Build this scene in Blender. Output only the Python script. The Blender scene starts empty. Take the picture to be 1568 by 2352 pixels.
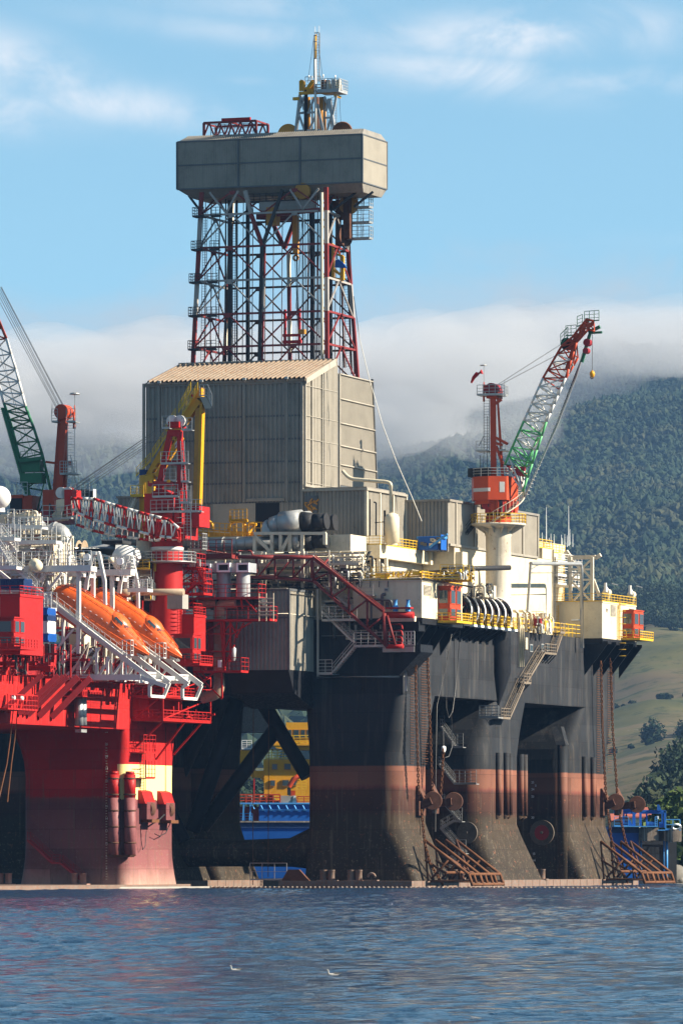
import bpy, math, random
import numpy as np
from mathutils import Vector, Matrix, noise as mnoise
random.seed(7); RNG = np.random.default_rng(7)
R_ = math.radians
# ------------------------------------------------------------------ camera, sky, sun, exposure
sc = bpy.context.scene
FX, CX, HY, HC = 14000.0, 784.0, 1972.0, 3.85
cd = bpy.data.cameras.new('camera'); cam = bpy.data.objects.new('camera', cd)
sc.collection.objects.link(cam); sc.camera = cam
cd.sensor_fit = 'HORIZONTAL'; cd.sensor_width = 36; cd.lens = 36 * FX / 1568
cd.shift_y = (HY - 1176) / 1568; cd.clip_start = 5; cd.clip_end = 40000
cam.location = (0, 0, HC); cam.rotation_euler = (R_(90), 0, 0)
SUN_AZ, SUN_EL = R_(-12), R_(31)          # azimuth from +X, towards the camera
sd = bpy.data.lights.new('sun', 'SUN'); sun = bpy.data.objects.new('sun', sd); sc.collection.objects.link(sun)
sd.energy = 5.0; sd.angle = R_(.5); sd.color = (1, .90, .74)
sv = Vector((math.cos(SUN_AZ) * math.cos(SUN_EL), math.sin(SUN_AZ) * math.cos(SUN_EL), math.sin(SUN_EL)))
sun.rotation_euler = sv.to_track_quat('Z', 'Y').to_euler()
sc.view_settings.view_transform = 'Standard'; sc.view_settings.look = 'None'
sc.view_settings.exposure = 1.5; sc.view_settings.gamma = 1
sc.cycles.max_bounces = 8; sc.cycles.volume_bounces = 1; sc.cycles.transparent_max_bounces = 24
sc.cycles.diffuse_bounces = 3; sc.cycles.glossy_bounces = 3
sc.cycles.sample_clamp_indirect = 6; sc.cycles.caustics_reflective = False; sc.cycles.caustics_refractive = False
sc.cycles.volume_step_rate = 1.0; sc.cycles.volume_max_steps = 96

class NT:
    """tiny node helper"""
    def __init__(s, tree): s.t = tree; s.n = tree.nodes; s.l = tree.links
    def new(s, typ, **kw):
        n = s.n.new(typ)
        for k, v in kw.items(): setattr(n, k, v)
        return n
    def put(s, sock, v):
        if isinstance(v, bpy.types.NodeSocket): s.l.new(v, sock)
        elif v is not None: sock.default_value = v
    def math(s, op, a, b=None, c=None, clamp=False):
        n = s.new('ShaderNodeMath', operation=op, use_clamp=clamp)
        for i, v in enumerate((a, b, c)):
            if v is not None: s.put(n.inputs[i], v)
        return n.outputs[0]
    def vmath(s, op, a, b=None):
        n = s.new('ShaderNodeVectorMath', operation=op)
        s.put(n.inputs[0], a)
        if b is not None: s.put(n.inputs[1], b)
        return n.outputs[0]
    def mix(s, f, a, b, typ='MIX'):
        n = s.new('ShaderNodeMix', data_type='RGBA', blend_type=typ)
        s.put(n.inputs[0], f); s.put(n.inputs[6], a); s.put(n.inputs[7], b)
        return n.outputs[2]
    def noise(s, vec, scale, detail=4, rough=.55, dist=0, out=0):
        n = s.new('ShaderNodeTexNoise'); s.put(n.inputs['Vector'], vec)
        n.inputs['Scale'].default_value = scale; n.inputs['Detail'].default_value = detail
        n.inputs['Roughness'].default_value = rough; n.inputs['Distortion'].default_value = dist
        return n.outputs[out]
    def ramp(s, f, stops, interp='LINEAR'):
        n = s.new('ShaderNodeValToRGB'); s.put(n.inputs[0], f); e = n.color_ramp.elements; n.color_ramp.interpolation = interp
        while len(e) < len(stops): e.new(.5)
        for q, (p, c) in zip(e, stops):
            q.position = p; q.color = (*c, 1) if hasattr(c, '__len__') else (c, c, c, 1)
        return n.outputs[0]
    def mr(s, v, a, b, c=0, d=1, smooth=True):
        n = s.new('ShaderNodeMapRange'); n.interpolation_type = 'SMOOTHSTEP' if smooth else 'LINEAR'
        s.put(n.inputs[0], v)
        for i, q in enumerate((a, b, c, d)): n.inputs[i + 1].default_value = q
        return n.outputs[0]

# world: physical sky plus cirrus patches and the cloud bank lying on the horizon hills
W = bpy.data.worlds.new('World'); sc.world = W; W.use_nodes = True
w = NT(W.node_tree); w.n.clear()
sky = w.new('ShaderNodeTexSky', sky_type='NISHITA'); sky.sun_disc = False
sky.sun_elevation = SUN_EL; sky.sun_rotation = R_(90) - SUN_AZ
sky.air_density = 1.0; sky.dust_density = 0.2; sky.ozone_density = 1.3; sky.altitude = 600
tc = w.new('ShaderNodeTexCoord')
D_ = w.vmath('NORMALIZE', tc.outputs['Generated'])
sx = w.new('ShaderNodeSeparateXYZ'); w.put(sx.inputs[0], D_)
az = w.math('DIVIDE', sx.outputs[0], w.math('MAXIMUM', w.math('ABSOLUTE', sx.outputs[1]), .02))
el = sx.outputs[2]
cmb = w.new('ShaderNodeCombineXYZ')
w.put(cmb.inputs[0], sx.outputs[0]); w.put(cmb.inputs[1], sx.outputs[1]); w.put(cmb.inputs[2], w.math('ADD', el, .10))
w.put(sky.inputs[0], w.vmath('NORMALIZE', cmb.outputs[0])) if len(sky.inputs) else None
wv = w.vmath('MULTIPLY', D_, (1, 1, 1.5))
n1 = w.noise(wv, 48, 8, .62, .5); n2 = w.noise(wv, 11, 5, .5)
def blob(a, e, ra, re, tilt=0):
    da = w.math('SUBTRACT', az, a); de = w.math('SUBTRACT', w.math('SUBTRACT', el, e), w.math('MULTIPLY', da, tilt))
    q = w.math('ADD', w.math('POWER', w.math('DIVIDE', da, ra), 2), w.math('POWER', w.math('DIVIDE', de, re), 2))
    return w.math('EXPONENT', w.math('MULTIPLY', q, -1))
def ov2(x, y): return (x - CX) / FX, (HY - y) / FX
m = None
for x, y, rx, ry, t, k in [(60, 175, 190, 70, -.32, 1.), (230, 245, 260, 45, -.12, .9), (30, 260, 160, 60, 0, .7), (560, 90, 330, 30, -.1, .42), (620, 30, 260, 34, 0, .35), (1180, 100, 330, 55, .02, 1.), (1090, 180, 260, 45, -.1, .95),
                           (1380, 200, 220, 30, .0, .7), (1450, 70, 200, 40, -.1, .5), (1500, 560, 160, 22, 0, .12), (560, 200, 50, 10, 0, .3)]:
    a, e = ov2(x, y); b_ = w.math('MULTIPLY', blob(a, e, rx / FX, ry / FX, t), k)
    m = b_ if m is None else w.math('MAXIMUM', m, b_)
far = w.mr(w.noise(wv, 5, 5, .55), .52, .75)                     # cloud elsewhere in the sky
far = w.math('MULTIPLY', far, w.mr(el, .16, .3))
wisp = w.math('MULTIPLY', m, w.mr(n1, .28, .62, .12, 1.1))
wisp = w.math('MAXIMUM', wisp, w.math('MULTIPLY', far, .25), clamp=True)
hor = w.math('ADD', el, w.math('MULTIPLY', w.math('SUBTRACT', n2, .5), .040))
hor = w.math('ADD', hor, w.math('MULTIPLY', w.math('SUBTRACT', n1, .5), .024))
edge = w.math('ADD', .0885, w.math('MULTIPLY', w.math('COSINE', w.math('MULTIPLY', az, 60)), -.0008))
bank = w.mr(w.math('SUBTRACT', edge, hor), -.009, .014)
bank = w.math('MULTIPLY', bank, w.mr(el, .0, .01))
bcol = w.ramp(w.mr(w.math('ADD', el, w.math('MULTIPLY', w.math('SUBTRACT', n1, .5), .03)), .045, .09, 0, 1, False), [(0, (.12, .145, .175)), (.45, (.17, .18, .19)), (1, (.235, .228, .222))])
skc = w.mix(1.0, sky.outputs[0], (.0575, .0700, .0635, 1), 'MULTIPLY')
hs = w.new('ShaderNodeHueSaturation'); hs.inputs['Saturation'].default_value = 1.0; w.put(hs.inputs['Color'], skc); 
c1 = w.mix(w.math('MULTIPLY', wisp, .78), hs.outputs[0], (.36, .36, .365, 1))
c2 = w.mix(bank, c1, bcol)
bg = w.new('ShaderNodeBackground'); w.put(bg.inputs[0], c2); bg.inputs[1].default_value = 1.0
wo = w.new('ShaderNodeOutputWorld'); w.l.new(bg.outputs[0], wo.inputs[0])

# ------------------------------------------------------------------ mesh building
ZN = dict(A=(650, 450, 1.568), B=(0, 1100, 1.96), C=(500, 1400, 1.4255), D=(1400, 1200, 1.2062), E=(0, 2000, 1.96),
          F=(700, 2000, 1.568), G=(1400, 2000, 1.2062), H=(0, 2750, 1.568), I=(700, 2700, 1.568), J=(1550, 2500, 1.3277),
          K=(1050, 100, 3.4844), L=(700, 2150, 2.6133), M=(1300, 2150, 2.0907), N=(1950, 2050, 2.24), O=(2350, 3050, 4.1155), P=(900, 2850, 3.136))
def ov(zone, x, y):
    if zone == 'o': return x, y
    a, b, s = ZN[zone]; return (a + x / s) / 1.7417, (b + y / s) / 1.7417
class Frame:
    """a rig's own axes: u along its front (right), v along its side (away), z up"""
    def __init__(s, ox, oy, deg): s.ox, s.oy, s.a = ox, oy, R_(deg); s.c, s.s = math.cos(s.a), math.sin(s.a)
    def W(s, p): return Vector((s.ox + p[0] * s.c + p[1] * s.s, s.oy - p[0] * s.s + p[1] * s.c, p[2]))
    def L(s, X, Y): dx, dy = X - s.ox, Y - s.oy; return (dx * s.c - dy * s.s, dx * s.s + dy * s.c)
    def F(s, zone, x, y, v):
        x, y = ov(zone, x, y); k = (x - CX) / FX
        u = (k * (s.oy + v * s.c) - s.ox - v * s.s) / (s.c + k * s.s)
        return Vector((u, v, HC + (HY - y) * (s.oy - u * s.s + v * s.c) / FX))
    def S(s, zone, x, y, u):
        x, y = ov(zone, x, y); k = (x - CX) / FX
        v = (k * (s.oy - u * s.s) - s.ox - u * s.c) / (s.s - k * s.c)
        return Vector((u, v, HC + (HY - y) * (s.oy - u * s.s + v * s.c) / FX))
BF = Frame((925 - CX) * 778 / FX, 778, 20)      # black rig
RF = Frame((292 - CX) * 760 / FX, 760, 20)      # red rig
WF = Frame(0, 0, 0)                              # world axes
MATS = {}
class MB:
    def __init__(s): s.v = []; s.f = []; s.mi = []; s.mats = []; s.sm = []; s.cur = 0; s.smooth = False; s.dep = 0; s.marks = []
    def use(s, mat):
        if mat not in s.mats: s.mats.append(mat)
        s.cur = s.mats.index(mat); return s
    def add(s, vs, fs, smooth=None):
        o = len(s.v); s.v.extend([tuple(p) for p in vs])
        sm = s.smooth if smooth is None else smooth
        for f in fs: s.f.append(tuple(i + o for i in f)); s.mi.append(s.cur); s.sm.append(sm)
        return s
    def bx(s, x0, x1, y0, y1, z0, z1):
        x0, x1 = sorted((x0, x1)); y0, y1 = sorted((y0, y1)); z0, z1 = sorted((z0, z1))
        return s.add([(x0, y0, z0), (x1, y0, z0), (x1, y1, z0), (x0, y1, z0), (x0, y0, z1), (x1, y0, z1), (x1, y1, z1), (x0, y1, z1)],
                     [(0, 3, 2, 1), (4, 5, 6, 7), (0, 1, 5, 4), (1, 2, 6, 5), (2, 3, 7, 6), (3, 0, 4, 7)], False)
    def hexa(s, p):   # 8 points, bottom ring then top ring
        return s.add(p, [(0, 3, 2, 1), (4, 5, 6, 7), (0, 1, 5, 4), (1, 2, 6, 5), (2, 3, 7, 6), (3, 0, 4, 7)], False)
    def prism(s, poly, off):
        n = len(poly); off = Vector(off); a = [Vector(p) for p in poly]
        return s.add(a + [p + off for p in a], [tuple(range(n))[::-1], tuple(range(n, 2 * n))] + [(i, (i + 1) % n, n + (i + 1) % n, n + i) for i in range(n)], False)
    def basis(s, d):
        d = Vector(d).normalized(); up = Vector((0, 0, 1)) if abs(d.z) < .97 else Vector((0, 1, 0))
        a = d.cross(up).normalized(); return d, a, a.cross(d)
    def beam(s, p, q, w, h=None):
        h = h or w; p = Vector(p); q = Vector(q)
        if (q - p).length < 1e-5: return s
        d, a, b = s.basis(q - p); a = a * w / 2; b = b * h / 2
        r = [-a - b, a - b, a + b, -a + b]
        return s.add([p + x for x in r] + [q + x for x in r], [(0, 1, 2, 3), (7, 6, 5, 4), (0, 4, 5, 1), (1, 5, 6, 2), (2, 6, 7, 3), (3, 7, 4, 0)], False)
    def tube(s, p, q, r, n=8, r2=None):
        r2 = r if r2 is None else r2; p = Vector(p); q = Vector(q); d, a, b = s.basis(q - p)
        vs = [c + (a * math.cos(t) + b * math.sin(t)) * rr for c, rr in ((p, r), (q, r2)) for t in [2 * math.pi * i / n for i in range(n)]]
        o = len(s.v); s.v.extend([tuple(x) for x in vs])
        for i in range(n):
            j = (i + 1) % n; s.f.append((o + i, o + j, o + n + j, o + n + i)); s.mi.append(s.cur); s.sm.append(n > 5)
        s.f.append(tuple(o + i for i in range(n))[::-1]); s.mi.append(s.cur); s.sm.append(False)
        s.f.append(tuple(o + n + i for i in range(n))); s.mi.append(s.cur); s.sm.append(False)
        return s
    def pipe(s, pts, r, n=10, bend=0.0):
        P = [Vector(p) for p in pts]
        if bend:
            Q = [P[0]]
            for i in range(1, len(P) - 1):
                a = (P[i - 1] - P[i]); b = (P[i + 1] - P[i]); k = min(bend, a.length * .49, b.length * .49)
                a = P[i] + a.normalized() * k; b = P[i] + b.normalized() * k
                for t in (0, .2, .4, .6, .8, 1): Q.append(a * (1 - t) ** 2 + P[i] * 2 * t * (1 - t) + b * t * t)
            Q.append(P[-1]); P = Q
        rings = []; ref = None
        for i, p in enumerate(P):
            t = ((P[i] - P[i - 1]).normalized() if i else Vector()) + ((P[i + 1] - P[i]).normalized() if i < len(P) - 1 else Vector())
            if t.length < 1e-6: t = Vector((0, 0, 1))
            t.normalize()
            if ref is None: _, a, b = s.basis(t)
            else: a = (ref - t * ref.dot(t)).normalized(); b = t.cross(a)
            ref = a; rr = r[i] if hasattr(r, '__len__') else r
            rings.append([p + (a * math.cos(2 * math.pi * k / n) + b * math.sin(2 * math.pi * k / n)) * rr for k in range(n)])
        vs = [x for ring in rings for x in ring]; fs = [(i * n + k, i * n + (k + 1) % n, (i + 1) * n + (k + 1) % n, (i + 1) * n + k) for i in range(len(P) - 1) for k in range(n)]
        s.add(vs, fs, n > 4); s.add(rings[0], [tuple(range(n))], False); s.add(rings[-1], [tuple(range(n))], False)
        return s
    def lathe(s, prof, c, axis=(0, 0, 1), n=24):
        """prof: (radius, height) along axis from c"""
        d, a, b = s.basis(axis); c = Vector(c)
        vs = [c + d * h + (a * math.cos(2 * math.pi * k / n) + b * math.sin(2 * math.pi * k / n)) * r for r, h in prof for k in range(n)]
        fs = [(i * n + k, i * n + (k + 1) % n, (i + 1) * n + (k + 1) % n, (i + 1) * n + k) for i in range(len(prof) - 1) for k in range(n)]
        s.add(vs, fs, True); m = len(prof) - 1
        s.add(vs[:n], [tuple(range(n))[::-1]], False); s.add(vs[m * n:], [tuple(range(n))], False)
        return s
    def ring(s, c, axis, R, r, n=24, m=6, a0=0, a1=2 * math.pi):
        d, a, b = s.basis(axis); c = Vector(c); full = abs(a1 - a0 - 2 * math.pi) < 1e-4
        pts = [c + (a * math.cos(t) + b * math.sin(t)) * R for t in [a0 + (a1 - a0) * i / n for i in range(n + 1)]]
        return s.pipe(pts, r, m)
    def sphere(s, c, r, n=20, m=12, sz=1):
        return s.lathe([(max(r * math.sin(math.pi * i / m), .001), -r * sz * math.cos(math.pi * i / m)) for i in range(m + 1)], c, n=n)
    def corr(s, p, q, z0, z1, pitch=.42, dep=.09, zt=None, zb=None):
        """corrugated sheet standing between plan points p and q (local u,v); outward = right of p->q; zt/zb: heights at q"""
        p = Vector((p[0], p[1])); q = Vector((q[0], q[1])); L = (q - p).length; d = (q - p) / L; o = Vector((d.y, -d.x))
        n = max(1, int(round(L / pitch))); w_ = L / n; prof = []
        for i in range(n):
            prof += [(i * w_, 0), (i * w_ + .38 * w_, 0), (i * w_ + .5 * w_, dep), (i * w_ + .88 * w_, dep)]
        prof.append((L, 0)); zt = z1 if zt is None else zt; zb = z0 if zb is None else zb; vs = []
        for t, e in prof:
            x = p + d * t + o * e; k = t / L
            vs += [(x.x, x.y, z0 + (zb - z0) * k), (x.x, x.y, z1 + (zt - z1) * k)]
        return s.add(vs, [(2 * i, 2 * i + 2, 2 * i + 3, 2 * i + 1) for i in range(len(prof) - 1)], False)
    def rail(s, pts, h=1.1, step=1.6, r=.045, n=3, kick=True, close=False):
        P = [Vector(p) for p in pts]
        if close: P.append(P[0])
        for a, b in zip(P, P[1:]):
            L = (b - a).length
            if L < .05: continue
            k = max(1, int(round(L / step)))
            for i in range(k + 1): c = a.lerp(b, i / k); s.beam(c, c + Vector((0, 0, h)), r * 1.2)
            for j in range(n):
                z = Vector((0, 0, h * (j + 1) / n)); s.beam(a + z, b + z, r * (1.35 if j == n - 1 else 1))
            if kick: s.beam(a + Vector((0, 0, .08)), b + Vector((0, 0, .08)), .03, .16)
        return s
    def deck(s, u0, u1, v0, v1, z, t=.25): return s.bx(u0, u1, v0, v1, z - t, z)
    def stair(s, p, q, side, width=.9, r=.05, rails=True):
        """flight from p up to q; side = unit vector across"""
        p = Vector(p); q = Vector(q); sd_ = Vector(side) * width; L = abs(q.z - p.z); n = max(3, int(L / .24))
        for o in (Vector(), sd_):
            s.beam(p + o, q + o, .07, .26)
            if rails:
                for hh in (.55, 1.05): s.beam(p + o + Vector((0, 0, hh)), q + o + Vector((0, 0, hh)), r)
                k = max(2, int((q - p).length / 1.5))
                for i in range(k + 1): c = p.lerp(q, i / k) + o; s.beam(c, c + Vector((0, 0, 1.05)), r)
        for i in range(n + 1): c = p.lerp(q, i / n); s.beam(c, c + sd_, .24, .05)
        return s
    def ladder(s, p, q, side, w=.45, cage=False):
        p = Vector(p); q = Vector(q); o = Vector(side) * w; s.beam(p, q, .06); s.beam(p + o, q + o, .06)
        n = max(2, int((q - p).length / .35))
        for i in range(n): c = p.lerp(q, (i + .5) / n); s.beam(c, c + o, .04)
        return s
    def truss(s, A, B, r1, r2, n, colf=None, pat='w'):
        """box lattice between quads A and B (4 corner points each); r1 chords r2 lacings"""
        A = [Vector(a) for a in A]; B = [Vector(b) for b in B]
        for i in range(n):
            t0, t1 = i / n, (i + 1) / n
            if colf: s.use(colf(t0))
            a = [A[k].lerp(B[k], t0) for k in range(4)]; b = [A[k].lerp(B[k], t1) for k in range(4)]
            for k in range(4):
                s.tube(a[k], b[k], r1, 6); j = (k + 1) % 4
                s.tube(a[k], a[j], r2, 4)
                if (i + k) % 2: s.tube(a[k], b[j], r2, 4)
                else: s.tube(a[j], b[k], r2, 4)
        for k in range(4): s.tube(B[k], B[(k + 1) % 4], r2, 4)
        return s
def _wrap(k):
    f = getattr(MB, k)
    def g(s, *a, **kw):
        if s.dep == 0: s.marks.append((k, len(s.f)))
        s.dep += 1
        try: return f(s, *a, **kw)
        finally: s.dep -= 1
    setattr(MB, k, g)
for _k in ('bx', 'hexa', 'prism', 'beam', 'tube', 'pipe', 'lathe', 'ring', 'sphere', 'rail', 'stair', 'ladder'): _wrap(_k)
ANY = ('bx', 'hexa', 'prism', 'beam', 'tube', 'pipe', 'lathe', 'ring', 'sphere', 'rail', 'stair', 'ladder')
SPL = dict(railing=('rail',), ladder=('ladder',), flight=('stair',), landing=('bx',), mast_platform=('bx',), platform=('bx',), rest_platform=('bx',), rope=ANY, wire=ANY, stay_wire=ANY, antenna=ANY, clamp=('lathe',), guide_rail=ANY, guide_wire=ANY,
           service_pipe=ANY, exhaust_pipe=('pipe',), drain_pipe=('pipe', 'tube'), top_strut=ANY, post=ANY, strip_lamp=ANY, engine_box=ANY, valve=('lathe',), pile=ANY, winch_drum=ANY, sheave=ANY, hose=('pipe',), strut=ANY, lamp=ANY, board=ANY, flood_lamp=('bx',),
           deck_railing=('rail', 'ladder'), guard_frame=('pipe', 'rail'), cylinder=ANY, brace=('tube',), cable=ANY, pipe=('pipe',), inner_frame=ANY, side_cladding=())
def split_mb(b, kinds):
    cuts = sorted({i for k, i in b.marks if k in kinds} | {0}); cuts = [c for c in cuts if c < len(b.f)] + [len(b.f)]; out = []
    for a, c in zip(cuts, cuts[1:]):
        m = MB(); m.mats = b.mats; m.f = b.f[a:c]; ids = sorted({i for f in m.f for i in f}); ix = {v: i for i, v in enumerate(ids)}
        m.v = [b.v[i] for i in ids]; m.f = [tuple(ix[i] for i in f) for f in m.f]; m.mi = b.mi[a:c]; m.sm = b.sm[a:c]; out.append(m)
    return out
def link(o, par=None):
    sc.collection.objects.link(o)
    if par is not None: o.parent = par
    return o
def meshobj(name, mb, mat, base, par=None):
    me = bpy.data.meshes.new(name); b = Vector(base)
    me.from_pydata([(x - b.x, y - b.y, z - b.z) for x, y, z in mb.v], [], mb.f)
    if mb.mats:
        for mm in mb.mats: me.materials.append(MATS[mm])
        me.polygons.foreach_set('material_index', mb.mi)
    else: me.materials.append(MATS[mat])
    me.polygons.foreach_set('use_smooth', mb.sm); me.update()
    return link(bpy.data.objects.new(name, me), par)
class Thing:
    def __init__(s, fr, name, base, label, cat, group=None):
        s.fr = fr; s.base = Vector(base); o = bpy.data.objects.new(name, None); link(o); s.o = o
        o.location = fr.W(base); o.rotation_euler = (0, 0, -fr.a); o['label'] = label; o['category'] = cat
        if group: o['group'] = group
    def part(s, name, mb, mat=None, par=None, label=None):
        ms = split_mb(mb, SPL[name]) if name in SPL and len(mb.marks) > 1 else [mb]; o = meshobj(name, ms[0], mat, s.base, par or s.o)
        for m in ms[1:]: meshobj(name, m, mat, s.base, par or s.o)
        if label: o['label'] = label
        return o
def single(fr, name, mb, mat, label, cat, group=None, kind=None):
    xs = np.array(mb.v); c = xs.mean(0); base = (c[0], c[1], xs[:, 2].min())
    o = meshobj(name, mb, mat, base); o.location = fr.W(base); o.rotation_euler = (0, 0, -fr.a)
    if label: o['label'] = label; o['category'] = cat
    if group: o['group'] = group
    if kind: o['kind'] = kind
    return o
def copy_tree(o, parent=None):
    c = o.copy(); sc.collection.objects.link(c)
    if parent is not None: c.parent = parent
    for ch in [x for x in bpy.data.objects if x.parent == o]: copy_tree(ch, c)
    return c
V = Vector

# ------------------------------------------------------------------ materials
def paint(name, col, rough=.5, metal=0.0, var=.25, rust=0.0, rustcol=(.16, .06, .025), streak=.25, scale=.35, bump=0.0, streakcol=None, spec=.22):
    mt = bpy.data.materials.new(name); mt.use_nodes = True; t = NT(mt.node_tree)
    bs = t.n['Principled BSDF']; geo = t.new('ShaderNodeNewGeometry'); P = geo.outputs['Position']
    c = tuple(col)
    n = t.noise(P, scale, 5, .6); n2_ = t.noise(P, scale * 9, 3, .6)
    dark = tuple(x * (1 - var) for x in c); lite = tuple(min(1, x * (1 + var * .5) + .004) for x in c)
    base = t.ramp(t.math('ADD', t.math('MULTIPLY', n, .7), t.math('MULTIPLY', n2_, .3)), [(.3, dark), (.5, c), (.72, lite)])
    if streak:
        sv_ = t.vmath('MULTIPLY', P, (1.6, 1.6, .09)); s1 = t.noise(sv_, 1.4, 4, .65)
        k = streakcol or tuple(x * .45 + .01 for x in c)
        base = t.mix(t.math('MULTIPLY', t.mr(s1, .52, .74), streak), base, (*k, 1))
    if rust:
        r1 = t.noise(P, scale * 5, 6, .7); base = t.mix(t.math('MULTIPLY', t.mr(r1, .68 - rust * .22, .74 - rust * .18), .85), base, (*rustcol, 1))
    t.put(bs.inputs['Base Color'], base); bs.inputs['Metallic'].default_value = metal; bs.inputs['Specular IOR Level'].default_value = spec
    t.put(bs.inputs['Roughness'], t.mr(n2_, .3, .7, max(.05, rough - .1), min(1, rough + .15)))
    if bump:
        b = t.new('ShaderNodeBump'); b.inputs['Strength'].default_value = bump; b.inputs['Distance'].default_value = .05
        t.put(b.inputs['Height'], t.noise(P, 3, 5, .6)); t.put(bs.inputs['Normal'], b.outputs[0])
    MATS[name] = mt; return mt
paint('cream', (.57, .49, .345), .5, streak=.35, rust=.2, rustcol=(.35, .19, .08), streakcol=(.42, .30, .17))
paint('cream_old', (.52, .46, .36), .55, var=.3, streak=.6, rust=.25, streakcol=(.30, .24, .17))
paint('stair_metal', (.17, .135, .10), .6, var=.3, rust=.4, rustcol=(.15, .06, .025))
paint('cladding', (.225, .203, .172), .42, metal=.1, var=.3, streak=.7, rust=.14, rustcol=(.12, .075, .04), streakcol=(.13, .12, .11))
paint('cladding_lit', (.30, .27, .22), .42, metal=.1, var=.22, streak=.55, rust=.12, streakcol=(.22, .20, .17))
paint('cladding_pale_lit', (.33, .295, .24), .42, metal=.05, var=.18, streak=.5, rust=.12, rustcol=(.2, .13, .08), streakcol=(.3, .27, .22))  # lighter copies of the cladding, with side-wall sunlight put into the colour
paint('roof_sheet', (.22, .17, .125), .6, var=.35, streak=.0, rust=.7, rustcol=(.17, .085, .04), scale=.5)
paint('trim', (.10, .105, .11), .45, metal=.3, rust=.12)
paint('black', (.010, .011, .014), .5, var=.3, streak=.15, spec=.15)
paint('dark_steel', (.032, .033, .035), .55, var=.3, rust=.15, spec=.2)
paint('red', (.33, .010, .009), .55, var=.22, streak=.35, rust=.12, rustcol=(.16, .02, .015), streakcol=(.30, .012, .012))
paint('red_deep', (.26, .018, .022), .5, var=.25, streak=.3, rust=.12)
paint('red_truss', (.17, .022, .020), .5, var=.3, rust=.25, streak=.1)
paint('orange_red', (.37, .046, .013), .45, var=.2, streak=.2, rust=.1, rustcol=(.18, .03, .015))
paint('orange', (.58, .092, .010), .33, var=.1, streak=.08, spec=.5)
paint('orange_dark', (.55, .085, .012), .4, var=.1)
paint('yellow', (.52, .25, .012), .45, var=.18, streak=.2, rust=.2, rustcol=(.25, .1, .02))
paint('yellow_rail', (.56, .34, .02), .45, var=.1, streak=0, rust=.15, rustcol=(.3, .12, .02))
paint('ochre', (.42, .19, .03), .5, var=.3, streak=.3, rust=.25)
paint('white', (.56, .545, .51), .45, var=.1, streak=.15, rust=.08, rustcol=(.40, .22, .11))
paint('white_truss', (.28, .255, .235), .5, var=.2, streak=.2, rust=.3, rustcol=(.26, .13, .08))
paint('grey', (.30, .31, .32), .45, metal=.2, var=.2, streak=.2, rust=.1)
paint('galv', (.33, .33, .32), .42, metal=.5, var=.2, streak=.15, rust=.06)
paint('green', (.025, .13, .06), .45, var=.25, streak=.1, rust=.12)
paint('green_lite', (.10, .36, .14), .45, var=.2, streak=.1, rust=.08)
paint('blue', (.010, .085, .33), .4, var=.15, streak=.12, rust=.04)
paint('blue_lite', (.06, .24, .52), .45, var=.2, streak=.2, rust=.08)
paint('blue_dark', (.012, .035, .11), .45)
paint('rust', (.115, .045, .018), .8, var=.5, streak=.2, rust=.4, rustcol=(.22, .10, .035), scale=1.2)
paint('rust_dark', (.085, .036, .022), .8, var=.5, streak=.2, rust=.3, rustcol=(.16, .06, .03), scale=1.2)
paint('pontoon_paint', (.15, .12, .10), .7, var=.35, streak=.6, rust=.85, rustcol=(.20, .085, .045), scale=1.1, streakcol=(.15, .07, .04))
paint('steel_pipe', (.34, .25, .17), .35, metal=.15, var=.3, streak=.1, rust=.25, rustcol=(.2, .1, .05))
paint('soot_black', (.018, .018, .02), .6, var=.3)
paint('wire', (.20, .19, .18), .5, metal=.6, var=.1, streak=0)
paint('wire_dark', (.035, .035, .037), .5, metal=.3, var=.1, streak=0)
paint('rope', (.55, .52, .46), .7, var=.1, streak=0)
paint('wood_fender', (.20, .16, .125), .85, var=.5, streak=.8, streakcol=(.5, .45, .38), scale=1.2)
paint('fouled', (.085, .068, .052), .8, var=.4, streak=.3, rust=.5, rustcol=(.16, .13, .10), scale=1.4)
paint('concrete', (.25, .235, .21), .8, var=.2, streak=.4)
paint('rock', (.13, .12, .105), .9, var=.4, streak=0, scale=1.)
paint('bark', (.10, .075, .05), .9, var=.3, streak=0)
paint('roof_tile', (.30, .085, .055), .8, var=.2, streak=0)
paint('house_wall', (.62, .50, .33), .7, var=.08, streak=0)
paint('signal_white', (.8, .8, .78), .5, var=.05, streak=.05)
paint('feather_white', (.34, .32, .29), .8, var=.1, streak=0, scale=8)
paint('feather_dark', (.075, .07, .065), .8, var=.4, streak=0, scale=12)
paint('beak', (.05, .04, .03), .5, streak=0)
def glassmat():
    mt = bpy.data.materials.new('glass'); mt.use_nodes = True; b = mt.node_tree.nodes['Principled BSDF']
    b.inputs['Base Color'].default_value = (.03, .05, .06, 1); b.inputs['Roughness'].default_value = .06; b.inputs['Specular IOR Level'].default_value = .8; MATS['glass'] = mt
glassmat()
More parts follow.
